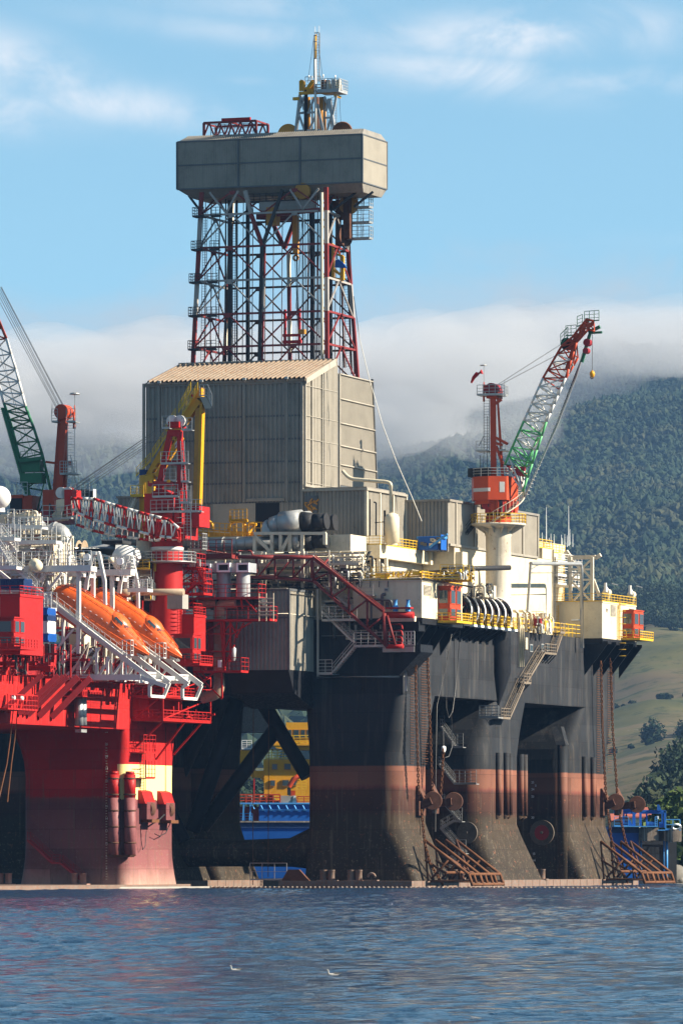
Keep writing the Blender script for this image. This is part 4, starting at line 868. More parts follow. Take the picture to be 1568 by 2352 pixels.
for p, q in (((165, 520), (225, 600)), ((1250, 470), (1070, 610)), ((1320, 495), (1200, 590))): b.use('dark_steel').beam(b2('A', *p, DV0 + 3), b2('A', *q, DV0 + 3), .28)
T.part('top_strut', b)
b = MB(); b.pipe([b2('A', 1004, 1560, DV0 - .5), b2('A', 1000, 1500, DV0 - .5), b2('A', 998, 500, DV0 - .5)], .22, 8); T.part('standpipe', b, 'cream_old')
b = MB()
for x, w_, vv, m in ((423, .5, 24, 'dark_steel'), (535, .45, 27, 'dark_steel'), (940, .5, 26, 'soot_black'), (1053, .45, 24, 'soot_black'), (397, .14, 22, 'soot_black'), (467, .18, 24, 'soot_black')):
    b.use(m).beam(b2('A', x, 1600, vv), b2('A', x, 500, vv), w_)
T.part('guide_rail', b)
b = MB(); b.ladder(b2('A', 440, 1590, 25), b2('A', 440, 700, 25), (1, 0, 0), .7); b.ladder(b2('A', 240, 1590, DV0 + .8), b2('A', 255, 620, DV0 + .8), (1, 0, 0), .6); b.ladder(b2('A', 335, 1590, 26), b2('A', 335, 700, 26), (1, 0, 0), .4)
b.ladder(b2('A', 1150, 1600, DV1), b2('A', 1135, 900, DV1), (1, 0, 0), .6); T.part('ladder', b, 'dark_steel')
for x0, y0, y1 in ((175, 1455, 1490), (178, 1245, 1280), (182, 1035, 1070), (195, 830, 865), (203, 620, 655)):
    p = b2('A', x0, y1, DV0); b = MB(); b.bx(p.x, p.x + 1.6, DV0 - .9, DV0 + .6, p.z - .1, p.z); b.rail([(p.x + 1.6, DV0 - .9, p.z), (p.x, DV0 - .9, p.z), (p.x, DV0 + .6, p.z)], 1.2, .8, .06); b.bx(p.x + 2.4, p.x + 3.8, DV0 - .3, DV0 + .3, p.z - .1, p.z); b.rail([(p.x + 2.4, DV0 - .3, p.z), (p.x + 3.8, DV0 - .3, p.z)], 1.2, .7, .06); T.part('rest_platform', b, 'dark_steel')
b = MB(); r = random.Random(8)
for i in range(18): x = 835 + 165 * i / 18 + r.uniform(-4, 4); b.beam(b2('A', x + r.uniform(-25, 25), 1560, 22), b2('A', x, 500, 22), .045 if i % 5 else .12)
b.beam(b2('A', 292, 1500, 22), b2('A', 330, 640, 22), .04); b.beam(b2('A', 850, 1380, 22), b2('A', 830, 900, 22), .05); b.beam(b2('A', 835, 1230, 22), b2('A', 880, 640, 22), .05)
T.part('wire', b, 'wire_dark')
b = MB()
for x in (1187, 1205): b.pipe([b2('A', x, 1640, DV1), b2('A', x - 40, 640, DV1)], .13, 6)
b.beam(b2('A', 1140, 1600, DV1 - 2), b2('A', 1120, 1000, DV1 - 2), .2)
T.part('service_pipe', b, 'rust_dark')
# hoisting gear inside
b = MB(); p = b2('A', 820, 640, 22); q = b2('A', 848, 825, 22); b.use('ochre').bx(p.x, q.x, 21.6, 22.6, q.z, b2('A', 820, 480, 22).z); b.use('ochre').prism([(p.x, 21.6, q.z), (q.x, 21.6, q.z), ((p.x + q.x) / 2 + .25, 21.6, q.z - 1.2), ((p.x + q.x) / 2 - .25, 21.6, q.z - 1.2)], (0, 1, 0)); b.ring(V(((p.x + q.x) / 2, 22.1, q.z - 1.8)), (0, 1, 0), .35, .14, 14, 6)
single(B2, 'travelling_block', b, None, 'ochre travelling block and hook hanging inside the derrick', 'hoisting block')
b = MB(); p = b2('A', 615, 600, 20); b.use('white_truss').bx(p.x, p.x + 7.8, 19.4, 20.6, p.z - .4, p.z + .8); b.use('ochre').lathe([(1.1, -.3), (1.1, .3)], (p.x + 6.3, 19.2, p.z + 2), (0, 1, 0), 20); b.bx(p.x + 1.2, p.x + 2.6, 18.9, 20.5, p.z - 2.4, p.z); b.use('dark_steel').rail([(p.x - 1.6, 19.3, p.z + .8), (p.x + 5.5, 19.3, p.z + .8)], 1.1, .9, .06); b.bx(p.x - 1.6, p.x, 19.3, 20, p.z + .7, p.z + .8)
single(B2, 'racking_board', b, None, 'pale beam and yellow sheaves of the racking gear high in the derrick', 'racking board')
b = MB(); b.use('red'); a_ = b2('A', 768, 1465, 19); c_ = b2('A', 858, 1470, 19); h_ = b2('A', 768, 1235, 19).z
b.beam((a_.x, 19, a_.z), (a_.x, 19, h_), .3); b.beam((c_.x, 19, a_.z), (c_.x, 19, h_), .3); z = b2('A', 800, 1405, 19).z; b.bx(a_.x - .3, c_.x + .3, 18.8, 19.2, z - .9, z - .5); b.bx(a_.x - .3, c_.x, 18.8, 19.2, z, z + .35); b.use('ochre').bx(a_.x + 2, a_.x + 2.9, 18.6, 19.3, z + .3, z + .9)
single(B2, 'pipe_handler', b, None, 'bright red pipe handler low inside the derrick', 'pipe handler')
b = MB(); b.use('yellow'); p = [b2('A', x, y, 24) for x, y in ((1068, 825), (1068, 1040), (1130, 1050), (1130, 900))]; b.beam(p[0], p[1], .4); b.beam(p[1], p[2], .4); b.beam(p[3], p[2], .4); b.beam(b2('A', 1068, 880, 24), p[3], .3); b.beam(b2('A', 1068, 985, 24), b2('A', 1130, 1025, 24), .3); b.beam(b2('A', 1045, 828, 24), p[0], .3)
b.use('blue').prism([b2('A', x, y, 23.6) for x, y in ((1080, 928), (1100, 918), (1130, 940), (1152, 968), (1148, 974), (1078, 970))], (0, .3, 0)); b.use('wire_dark').beam(b2('A', 1095, 920, 23.8), b2('A', 1092, 870, 23.8), .12)
single(B2, 'lifting_frame', b, None, 'yellow steel frame holding a blue elevator beside the derrick leg', 'lifting frame')
b = MB(); c = b2('A', 1168, 575, 26); b.use('ochre').lathe([(1.35, -.3), (1.35, .3)], c, (.35, -1, 0), 28); b.use('rust').bx(c.x - 2.6, c.x + .2, 26, 26.8, c.z - .4, c.z + .6); b.beam(b2('A', 1105, 545, 26), b2('A', 1100, 850, 26), .6); c2 = b2('A', 1140, 770, 26); b.use('rust_dark').lathe([(1.5, -.3), (1.5, .3)], c2, (1, -.3, 0), 24); b.use('rust').bx(c2.x - .8, c2.x + .5, 25.5, 26.5, c2.z + 2.2, c2.z + 4.6); b.use('rust_dark').bx(c2.x + .2, c2.x + 1.1, 25, 26.2, c2.z - .5, c2.z + 5)
single(B2, 'heave_sheave', b, None, 'rusty sheaves and compensator on the derrick side below the top house', 'sheave')
b = MB(); b.use('galv')
for y in (600, 695, 795): p = b2('A', 1170, y, 27); b.bx(p.x, p.x + 3.2, 26, 27.5, p.z - .1, p.z); b.rail([(p.x, 26, p.z), (p.x + 3.2, 26, p.z), (p.x + 3.2, 27.5, p.z)], 1.6, .8, .06)
b.ladder(b2('A', 1215, 795, 26), b2('A', 1225, 500, 26), (1, 0, 0), .6); b.beam(b2('A', 1250, 795, 26), b2('A', 1265, 520, 26), .07)
single(B2, 'access_platform', b, None, 'stack of galvanised access platforms hanging under the sunlit end of the top house', 'access platform')
# ---------------------------------------------------------------- top house
tv = 19.0; kA = b2('A', 92, 200, tv); kB = b2('A', 1252, 150, tv); zlo = b2('A', 1252, 430, tv).z; u0, u1 = kA.x, kB.x; zhi = (b2('A', 1252, 150, tv).z + kA.z) / 2 + .35; zlo = (b2('A', 1252, 437, tv).z + b2('A', 92, 478, tv).z) / 2; v1 = b2s('A', 1406, 330, u1).y
T = Thing(B2, 'derrick_top_house', ((u0 + u1) / 2, tv + 4, zlo), 'long grey ribbed house on top of the derrick', 'top house'); zm = (zlo + zhi) / 2
b = MB(); b.bx(u0 + .1, u1 - .1, tv + .1, v1 - .1, zlo, zhi); b.use('cladding')
n = 3
for z0, z1 in ((zlo, zm - .06), (zm + .06, zhi)):
    for i in range(3): a, c = u0 + (u1 - u0) * i / 3 + .1, u0 + (u1 - u0) * (i + 1) / 3 - .1; b.corr((a, tv), (c, tv), z0, z1, .26, .045)
    b.use('cladding_pale_lit').corr((u1, tv + .12), (u1, v1 - .1), z0, z1, .26, .045); b.use('cladding')
T.part('cladding', b)
b = MB()
for i in range(4): u = u0 + (u1 - u0) * i / 3; b.bx(u - .13, u + .13, tv - .12, tv + .1, zlo, zhi)
for z in (zlo, zm, zhi): b.bx(u0, u1 + .05, tv - .1, tv + .1, z - .1, z + .1); b.bx(u1 - .05, u1 + .1, tv - .05, v1, z - .08, z + .08)
b.bx(u1 - .1, u1 + .12, v1 - .12, v1 + .05, zlo, zhi); T.part('frame', b, 'trim')
b = MB(); ch = 1.5; up = .9
b.add([(u0, tv, zhi), (u1, tv, zhi), (u1, v1, zhi), (u0, v1, zhi), (u0 + 1, tv + ch, zhi + up), (u1 - .3, tv + ch, zhi + up), (u1 - .3, v1 - ch, zhi + up), (u0 + 1, v1 - ch, zhi + up)], [(0, 1, 5, 4), (1, 2, 6, 5), (2, 3, 7, 6), (3, 0, 4, 7), (4, 5, 6, 7)])
for i in range(80): u = u0 + 1 + (u1 - u0 - 1.4) * i / 80; b.beam((u, tv + .03, zhi + .05), (u, tv + ch, zhi + up + .04), .07)
T.part('roof', b, 'cladding')
b = MB(); b.add([(u0, tv, zlo), (u1, tv, zlo), (u1, v1, zlo), (u0, v1, zlo), (u0 + 1.8, tv + 1.3, zlo - 1.2), (u1 - .3, tv + 1.3, zlo - 1.2), (u1 - .3, v1 - 1.3, zlo - 1.2), (u0 + 1.8, v1 - 1.3, zlo - 1.2)], [(0, 4, 5, 1), (1, 5, 6, 2), (2, 6, 7, 3), (3, 7, 4, 0), (4, 7, 6, 5)]); T.part('soffit', b, 'cladding')
zr0 = zhi + up
# things on it
b = MB(); a_ = b2('A', 268, 155, 22); c_ = b2('A', 595, 150, 22); b.use('red_truss'); x0, x1 = a_.x, c_.x; h = b2('A', 300, 65, 22).z; va_, vb_ = 21.5, 26
for v in (va_, vb_):
    b.beam((x0, v, h), (x1, v, h), .3); b.beam((x0, v, zr0), (x0, v, h), .3); b.beam((x1, v, zr0), (x1, v, h), .3)
    for i in range(5): t0, t1 = x0 + (x1 - x0) * i / 5, x0 + (x1 - x0) * (i + 1) / 5; m_ = (t0 + t1) / 2; b.beam((t0, v, zr0), (m_, v, h), .18); b.beam((m_, v, h), (t1, v, zr0), .18)
for x in (x0, (x0 + x1) / 2, x1): b.beam((x, va_, h), (x, vb_, h), .2)
b.use('red').bx(x0 + 2.6, x1 - .8, va_ - .2, va_ + .2, h + .1, h + .5); b.use('dark_steel').rail([(x0 + .8, 22, zr0), (x1 - .6, 22, zr0)], 1.6, .7, .05)
single(B2, 'crown_lattice', b, None, 'long red lattice frame standing on the roof of the derrick top house', 'lattice frame')
for x, y, lab in ((787, 122, 'lighter ochre sheave disc between the red lattice frame and the crown tower'), (1127, 108, 'dark rusty sheave disc beside the sunlit end of the top house roof')):
    c = b2('A', x, y + 14, 22); b = MB(); b.use('ochre' if x < 900 else 'rust').lathe([(1.35, -.18), (1.45, 0), (1.35, .18)], c, (.1, -1, 0), 32); b.lathe([(.3, -.4), (.3, .4)], c, (.1, -1, 0), 12); b.use('rust_dark').bx(c.x - .3, c.x + .3, 21.9, 22.4, zr0 - .2, c.z); single(B2, 'sheave_disc', b, None, lab, 'sheave', 'sheave discs on the top house roof')
K = lambda x, y, v: b2('K', x, y, v)
T = Thing(B2, 'crown_tower', K(740, 1500, 23), 'grey and yellow crown tower with a tall mast on the top house', 'crown tower')
b = MB()
for v in (22, 26):
    o = 0 if v == 22 else 12
    for seg in (((455, 1530), (520, 970), 1.0), ((850, 1510), (760, 1100), .9), ((1005, 1510), (930, 1020), .8)):
        b.beam(K(seg[0][0] + o, seg[0][1], v), K(seg[1][0] + o, seg[1][1], v), .32)
    for p, q in (((580, 1450), (500, 1230)), ((500, 1230), (590, 1210)), ((480, 1470), (800, 1455)), ((500, 1225), (740, 1210)), ((580, 1180), (530, 990)), ((580, 990), (520, 1150)), ((660, 1440), (740, 1260)), ((650, 1200), (720, 1000)), ((970, 1250), (860, 990)), ((980, 1240), (1030, 980)), ((890, 1500), (965, 1250)), ((880, 1290), (970, 1280)), ((885, 1200), (920, 1020))): b.beam(K(*p, v), K(*q, v), .26)
T.part('frame', b, 'grey')
b = MB()
for x, w_, m, v in ((645, .22, 'ochre', 23), (820, .32, 'ochre', 24), (605, .24, 'soot_black', 22), (692, .1, 'yellow', 25), (875, .12, 'ochre', 24), (585, .1, 'ochre', 23), (765, .2, 'rust', 25), (858, .15, 'grey', 24)): b.use(m).tube(K(x, 1520, v), K(x, 1000 if x != 605 else 900, v), w_, 12)
T.part('cylinder', b)
b = MB(); b.use('yellow'); p = K(430, 975, 22); q = K(1030, 975, 22); z = K(700, 930, 22).z; b.bx(K(515, 0, 22).x, q.x, 21.7, 22.1, z - .3, z + .1); b.bx(p.x, K(520, 0, 22).x, 21.7, 22.1, z - 1.0, z - .6); b.beam((q.x - .2, 21.9, z - .6), (q.x - .2, 24, z - .6), .3)
for x0, x1 in ((530, 570),): b.beam(K(x0, 915, 22), K(x0, 770, 22), .32); b.beam(K(x1, 915, 22), K(x1, 780, 22), .32); b.beam(K(x0, 770, 22), K(x1, 780, 22), .3)
b.prism([K(x, y, 21.8) for x, y in ((570, 920), (715, 920), (715, 850), (640, 850), (600, 860))], (0, .4, 0)); b.beam(K(625, 890, 21.6), K(700, 780, 21.6), .45); b.beam(K(625, 905, 21.6), K(715, 915, 21.6), .35); b.beam(K(705, 760, 22), K(705, 920, 22), .35)
T.part('beam', b)
b = MB(); b.use('grey'); p = K(760, 905, 21); q = K(1060, 905, 21); b.bx(p.x, q.x, 21, 24.5, p.z - .3, p.z + .1); b.rail([(p.x, 21, p.z), (q.x, 21, p.z), (q.x, 24.5, p.z)], 1.5, .5, .05, 4); p2 = K(585, 850, 22); b.rail([(p2.x, 22.3, p2.z - .3), (p2.x + 2.2, 22.3, p2.z - .3)], 1.6, .7, .06)
r = random.Random(5)
for i in range(26): x = r.uniform(p.x, q.x - .3); y = r.uniform(21.2, 24); s_ = r.uniform(.15, .5); b.use(r.choice(['galv', 'cream', 'white', 'grey', 'rust'])).bx(x, x + s_, y, y + s_, p.z, p.z + r.uniform(.4, 1.5))
b.use('galv').ladder(K(960, 1500, 26), K(960, 990, 26), (1, 0, 0), .7); b.ladder(K(905, 1500, 26), K(905, 1200, 26), (1, 0, 0), .5); b.rail([K(1010, 1500, 24), K(1090, 1500, 24)], 1.4, .6, .05)
T.part('platform', b)
b = MB(); b.use('white').tube(K(740, 1520, 21.5), K(733, 455, 21.5), .17, 12); b.use('yellow').tube(K(736, 455, 21.5), K(740, 125, 21.5), .13, 12, .12); b.use('trim')
for y in (135, 220, 340, 455, 855, 910, 1455): b.tube(K(737, y, 21.5), K(737, y + 8, 21.5), .22, 10)
T.part('mast', b)
b = MB(); b.ladder(K(755, 790, 22), K(757, 100, 22), (1, 0, 0), .42); b.beam(K(785, 790, 22), K(785, 100, 22), .05); b.beam(K(716, 740, 21.8), K(716, 140, 21.8), .1); b.beam(K(720, 105, 22), K(785, 98, 22), .1); T.part('mast_ladder', b, 'galv')
b = MB(); b.beam(K(730, 100, 22), K(729, 12, 22), .06); b.beam(K(787, 98, 22), K(787, 5, 22), .06)
for x, y0, y1 in ((645, 780, 690), (845, 860, 680), (877, 870, 740), (1012, 860, 690), (1056, 860, 780), (688, 770, 700)): b.beam(K(x, y0, 22), K(x, y1, 22), .07); b.tube(K(x, y1 + 40, 22), K(x, y1 + 5, 22), .09, 6)
b.use('blue').beam(K(797, 790, 22), K(797, 715, 22), .22) if False else None
T.part('antenna', b, 'signal_white')
b = MB(); b.beam(K(712, 180, 21.5), K(630, 800, 22), .04); b.beam(K(775, 250, 21.5), K(840, 740, 22), .04); b.beam(K(1065, 860, 22), K(1093, 1400, 22), .04); T.part('stay_wire', b, 'wire_dark')
b = MB(); p = bf('A', 1140, 980, 24); q = bf('D', 355, 1095, 27); pts = []
for i in range(21): t_ = i / 20; c = V(p).lerp(V(q), t_); c.z -= 9 * t_ * (1 - t_) * .9; pts.append(c)
pts2 = [bf('o', x, y, 22 + 5 * i / 6) for i, (x, y) in enumerate(((812, 680), (826, 780), (848, 870), (878, 975), (910, 1060), (945, 1140), (968, 1197)))]
b = MB(); b.pipe(pts2, .055, 5); single(BF, 'guy_rope', b, 'rope', 'long pale rope hanging from the derrick side down to the upper deck', 'rope')
# ================================================================== cranes
def lat4(b, st, n_per, r1, r2, pick, sides=True):
    """st: stations, each 4 points (upper near, upper far, lower far, lower near); pick(i) -> material"""
    k = 0
    for s0, s1, n in zip(st, st[1:], n_per):
        for i in range(n):
            a = [s0[j].lerp(s1[j], i / n) for j in range(4)]; c = [s0[j].lerp(s1[j], (i + 1) / n) for j in range(4)]; m1, m2 = pick(k)
            for j in range(4):
                b.use(m1).tube(a[j], c[j], r1, 6); b.use(m2); q = (j + 1) % 4
                b.tube(a[j], a[q], r2, 4); b.tube(*( (a[j], c[q]) if (k + j) % 2 else (a[q], c[j])), r2, 4)
            k += 1
    for j in range(4): b.tube(st[-1][j], st[-1][(j + 1) % 4], r2, 4)
def stations(fr, z, ups, los, v, w_):
    return [(fr.F(z, *u, v - w_), fr.F(z, *u, v + w_), fr.F(z, *l, v + w_), fr.F(z, *l, v - w_)) for u, l in zip(ups, los)]
# ---- crane on the black rig, right
CU = .05; cv = bs_('o', 1144, 1400, CU).y; zp = bf('D', 715, 1100, cv).z; cx_ = bf('D', 715, 1100, cv).x; R = 1.68
T = Thing(BF, 'pedestal_crane', (cx_, cv, 24), 'orange crane with green and white lattice boom on a grey pedestal', 'crane')
b = MB(); b.lathe([(R, 0), (R, .7), (R + .02, 4), (R, zp - ZT - 1.2), (R + .1, zp - ZT - 1), (R + .15, zp - ZT)], (cx_, cv, ZT), n=40); T.part('pedestal', b, 'cream_old')
b = MB(); b.lathe([(.05, -4.6), (R * .55, -2.3), (R, 0), (R, ZT - 28.7)], (cx_, cv, 28.7), n=40); T.part('pedestal_foot', b, 'black')
pl = bf('D', 590, 1098, cv); pr_ = bf('D', 842, 1098, cv); Rp = (pr_.x - pl.x) / 2
b = MB(); b.lathe([(R, -.1), (Rp, .3), (Rp, .55), (R, .55)], (cx_, cv, zp), n=32)
for i in range(12): a = i * math.pi / 6; b.prism([(cx_ + R * math.cos(a), cv + R * math.sin(a), zp - .9), (cx_ + R * math.cos(a), cv + R * math.sin(a), zp + .3), (cx_ + (Rp - .2) * math.cos(a), cv + (Rp - .2) * math.sin(a), zp + .3)], (.1, .1, 0))
T.part('platform', b, 'cream_old')
b = MB(); b.rail([(cx_ + Rp * math.cos(a), cv + Rp * math.sin(a), zp + .55) for a in [i * math.pi / 8 for i in range(16)]], 1.25, .8, .055, close=True, kick=False); T.part('railing', b, 'yellow_rail')
zt0 = bf('D', 700, 970, cv).z; zt1 = bf('D', 700, 856, cv).z; Rt = (bf('D', 783, 900, cv).x - bf('D', 563, 900, cv).x) / 2; tx = cx_ - .5
b = MB(); b.use('orange_red').lathe([(R * 1.02, .55), (R * 1.02, 1.6)], (cx_, cv, zp), n=32); b.use('soot_black').lathe([(R * .95, 1.6), (R * .95, 2.5)], (cx_, cv, zp), n=28); b.use('red_deep').lathe([(R * 1.05, 2.4), (R * 1.25, zt0 - zp - .3)], (cx_, cv, zp), n=16)
r = random.Random(3)
for i in range(22): a = r.uniform(-2.4, .9); x, y = cx_ + 2.3 * math.cos(a), cv + 2.3 * math.sin(a); b.use(r.choice(['orange_red', 'red_deep', 'dark_steel', 'orange_red'])).bx(x - .3, x + .3, y - .3, y + .3, zt0 - r.uniform(.5, 1.9), zt0)
T.part('slew_ring', b)
oc = [(tx + Rt * math.cos(R_(22.5 + 45 * i - 20)), cv + Rt * math.sin(R_(22.5 + 45 * i - 20))) for i in range(8)]
b = MB(); b.prism([(x, y, zt0) for x, y in oc], (0, 0, zt1 - zt0)); b.prism([(tx + (x - tx) * .9, cv + (y - cv) * .9, zt0 - .5) for x, y in oc], (0, 0, .5)); tur = T.part('turret', b, 'orange_red')
b = MB(); p = bf('D', 588, 932, cv); q = bf('D', 720, 917, cv); yy = cv - Rt * .93
b.bx(tx - 2.0, tx + 1.0, 0, 0.04, 0, 1) if False else None
e = [Vector((x, y, 0)) for x, y in oc]
def onface(i, t0, t1, z0, z1, off=.03):
    a, c = e[i], e[(i + 1) % 8]; n_ = Vector(((a.y - c.y), (c.x - a.x), 0)).normalized() * -off; p0, p1 = a.lerp(c, t0) + n_, a.lerp(c, t1) + n_
    b.add([(p0.x, p0.y, z0), (p1.x, p1.y, z0), (p1.x, p1.y, z1), (p0.x, p0.y, z1)], [(0, 1, 2, 3)]); b.add([(p0.x, p0.y, z0), (p1.x, p1.y, z0), (p1.x, p1.y, z1), (p0.x, p0.y, z1)], [(3, 2, 1, 0)])
zs0, zs1 = p.z, q.z + .15; onface(4, .8, 1, zs0, zs1); onface(5, 0, 1, zs0, zs1); onface(6, .0, .12, zs0, zs1)
onface(7, .25, .75, zs0 - .1, zs1 + .9) if False else onface(6, .62, .9, zs0 - .1, zs1 + .8)
T.part('white_stripe', b, 'signal_white', tur)
b = MB(); b.rail([(x, y, zt1) for x, y in oc], 1.1, 1, .055, close=True, kick=False); T.part('turret_railing', b, 'galv')
b = MB()
for x, w_ in ((572, 38), (625, 50)): p = bf('D', x, 850, cv - 1.2); q = bf('D', x + w_, 812, cv - 1.2); b.bx(p.x, q.x, cv - 1.6, cv + .8, zt1, q.z)
T.part('engine_box', b, 'soot_black')
b = MB(); f = lambda x, y, v=cv: bf('D', x, y, v)
b.use('orange_red'); b.hexa([f(678, 855, cv - .8), f(706, 855, cv - .8), f(706, 855, cv + 1.2), f(678, 855, cv + 1.2), f(674, 460, cv - .8), f(704, 460, cv - .8), f(704, 460, cv + 1.2), f(674, 460, cv + 1.2)])
b.hexa([f(728, 855, cv - .9), f(743, 855, cv - .9), f(743, 855, cv - .3), f(728, 855, cv - .3), f(706, 470, cv - .9), f(716, 470, cv - .9), f(716, 470, cv - .3), f(706, 470, cv - .3)])
b.bx(f(668, 0).x, f(720, 0).x, cv - 1, cv + 1.3, f(0, 495).z, f(0, 455).z)
for p, q in (((705, 665), (760, 695)), ((700, 690), (735, 700)), ((705, 705), (735, 790)), ((730, 480), (700, 500)), ((645, 410), (690, 465))): b.beam(f(*p, cv - .9), f(*q, cv - .9), .35)
b.use('red_deep').lathe([(.9, -.9), (.9, 1.2)], f(692, 435), (0, -1, 0), 20); b.use('soot_black').lathe([(.62, -1), (.62, 1.0)], f(680, 432), (0, -1, 0), 16)
T.part('mast', b)
b = MB(); z = f(0, 478).z; b.bx(f(628, 0).x, f(744, 0).x, cv - 1.4, cv + 1.4, z - .12, z); b.rail([(f(628, 0).x, cv - 1.4, z), (f(744, 0).x, cv - 1.4, z), (f(744, 0).x, cv + 1.4, z)], 1.3, .8, .06); z = f(0, 745).z; b.bx(f(618, 0).x, f(672, 0).x, cv - 1, cv + 1, z - .1, z); b.rail([(f(618, 0).x, cv - 1, z), (f(672, 0).x, cv - 1, z)], 1.3, .8, .055); b.bx(f(720, 0).x, f(762, 0).x, cv - 1, cv + 1, z - .1, z); b.rail([(f(720, 0).x, cv - 1, z), (f(762, 0).x, cv - 1, z)], 1.3, .8, .055)
T.part('mast_platform', b, 'galv')
b = MB(); b.ladder(f(645, 745, cv - .6), f(645, 480, cv - .6), (1, 0, 0), .75); b.ladder(f(627, 810, cv - .6), f(627, 750, cv - .6), (1, 0, 0), .5); b.beam(f(620, 705), f(645, 655), .06); b.beam(f(662, 810), f(662, 560), .06); T.part('ladder', b, 'dark_steel')
b = MB(); b.use('orange_red').tube(f(645, 490), f(645, 395), .16, 6, .07); b.use('galv').tube(f(645, 395), f(645, 320), .04, 5); b.lathe([(.02, 0), (.5, .03), (.45, .15), (.1, .2)], f(643, 318), n=12); b.beam(f(745, 470), f(745, 385), .06); T.part('pole', b)
b = MB(); pts = [(636, 343), (612, 352), (596, 370), (584, 396)]; P = [f(*q) for q in pts]; b.pipe([p + V((0, 0, -.1)) for p in P], [.34, .3, .24, .14], 10); T.part('windsock', b, 'red')
ups = [(742, 818), (838, 583), (930, 376), (1020, 222), (1098, 140), (1150, 88)]; los = [(826, 944), (948, 640), (1040, 445), (1082, 300), (1120, 215), (1160, 150)]
ups = [(745, 795), (838, 583), (930, 376), (1020, 222)]; los = [(832, 925), (947, 588), (1040, 375), (1092, 205)]
st = stations(BF, 'D', ups, los, cv - .2, 1.0)
b = MB(); mm = ['green_lite'] * 5 + ['white_truss'] * 5 + ['orange_red'] * 4; mw = ['green_lite'] * 5 + ['white'] * 5 + ['orange_red'] * 4
# far lower chord sits lower right: three dimensional box seen from its near side
lat4(b, [(a, c, c + V((1.9, 1.2, -1.5)), d) for a, c, _, d in st], (5, 5, 4), .16, .095, lambda k: (mw[k], mw[k] if k % 3 else 'white')); T.part('boom', b)
b = MB(); b.use('green'); 
for p, q, m in (((832, 925), (838, 960), 'green'), ((838, 960), (1000, 600), 'galv'), ((1000, 600), (1090, 370), 'galv'), ((1090, 370), (1150, 170), 'galv'), ((745, 795), (790, 800), 'green'), ((790, 800), (832, 830), 'green'), ((832, 830), (838, 950), 'green')):
    b.use(m).beam(f(*p, cv + .6), f(*q, cv + .6), .2)
b.use('dark_steel').beam(f(848, 945, cv + 1), f(1000, 590, cv + 1), .14); b.beam(f(1000, 590, cv + 1), f(1128, 250, cv + 1), .14)
for i in range(40): t_ = i / 40; a = f(850, 935, cv + .4).lerp(f(1125, 240, cv + .4), t_); b.use('galv').beam(a, a + V((.25, .4, -.1)), .06)
b.use('red_deep'); 
for p, q in (((785, 815), (845, 815)), ((785, 830), (850, 845)), ((760, 830), (760, 800))): b.beam(f(*p, cv), f(*q, cv), .55)
T.part('boom_walkway', b)
b = MB(); b.use('orange_red'); up2 = [(1020, 222), (1075, 175), (1140, 92), (1175, 100)]; lo2 = [(1092, 205), (1105, 190), (1150, 140), (1178, 150)]
lat4(b, stations(BF, 'D', up2, lo2, cv, .8), (2, 2, 1), .16, .1, lambda k: ('orange_red', 'orange_red'))
for p, q in (((1100, 190), (1135, 110)), ((1140, 130), (1175, 110)), ((1060, 240), (1100, 160)), ((1045, 340), (1095, 180))): b.beam(f(*p, cv - .6), f(*q, cv - .6), .5)
b.use('soot_black').lathe([(.8, -.6), (.8, .6)], f(1050, 212), (0, -1, 0), 18); b.use('red_deep').lathe([(.5, -.5), (.5, .5)], f(1146, 205), (0, -1, 0), 14); b.lathe([(.4, -.5), (.4, .5)], f(1140, 245), (0, -1, 0), 14)
T.part('boom_head', b)
b = MB(); 
for pts in (((1130, 105), (1200, 100)), ((1015, 215), (1050, 180)), ((1040, 175), (1090, 170)), ((1095, 130), (1120, 120))): b.rail([f(*pts[0], cv - .8), f(*pts[1], cv - .8)], 1.4, .7, .06)
b.use('green').beam(f(1150, 155), f(1205, 128), .4); b.beam(f(1165, 158), f(1215, 155), .3); b.beam(f(1118, 300, cv), f(1160, 150, cv), .35); T.part('head_platform', b, 'galv')
b = MB()
for dy, dv in ((0, -.4), (0, .4), (22, 0)): b.beam(f(700, 415 + dy * .3, cv + dv), f(1030, 205 + dy * 1.9, cv + dv), .055)
b.use('wire').beam(f(1168, 165), f(1168, 348), .07); T.part('rope', b, 'wire')
b = MB(); b.use('yellow').lathe([(.1, .45), (.3, .25), (.36, 0), (.3, -.3), (.12, -.5)], f(1168, 356), n=14); b.use('rust').ring(f(1166, 372), (0, 1, 0), .2, .06, 12, 5); T.part('hook_block', b)
b = MB(); b.stair(f(575, 1085, cv - 3.4) + V((-5.4, 3, -6.5)), f(592, 1085, cv - 1), (0, .9, 0), rails=True)
c0 = bf('D', 492, 1205, cv - 3); c1_ = bf('D', 590, 1085, cv - 1.5); b = MB(); b.stair(c0, c1_, (0, 1, 0)); b.bx(c0.x - 2.5, c0.x, cv - 3.4, cv - 1.5, c0.z - .2, c0.z); b.rail([(c0.x - 2.5, cv - 3.4, c0.z), (c0.x, cv - 3.4, c0.z)], 1.1, .8, .05)
single(BF, 'stair', b, 'dark_steel', 'grey stair climbing from the sheds to the crane pedestal platform', 'stair')
b = MB()
for i in range(16): a = -1.6 + i * .16; z = zp + .6 + i * .32; x, y = cx_ + 2.6 * math.cos(a), cv + 2.6 * math.sin(a); x2, y2 = cx_ + 3.5 * math.cos(a), cv + 3.5 * math.sin(a); b.beam((x, y, z), (x2, y2, z), .28, .05); b.beam((x2, y2, z), (x2, y2, z + 1.1), .05)
for rr in (2.6, 3.5): b.pipe([(cx_ + rr * math.cos(-1.6 + i * .16), cv + rr * math.sin(-1.6 + i * .16), zp + .5 + i * .32) for i in range(16)], .08, 5)
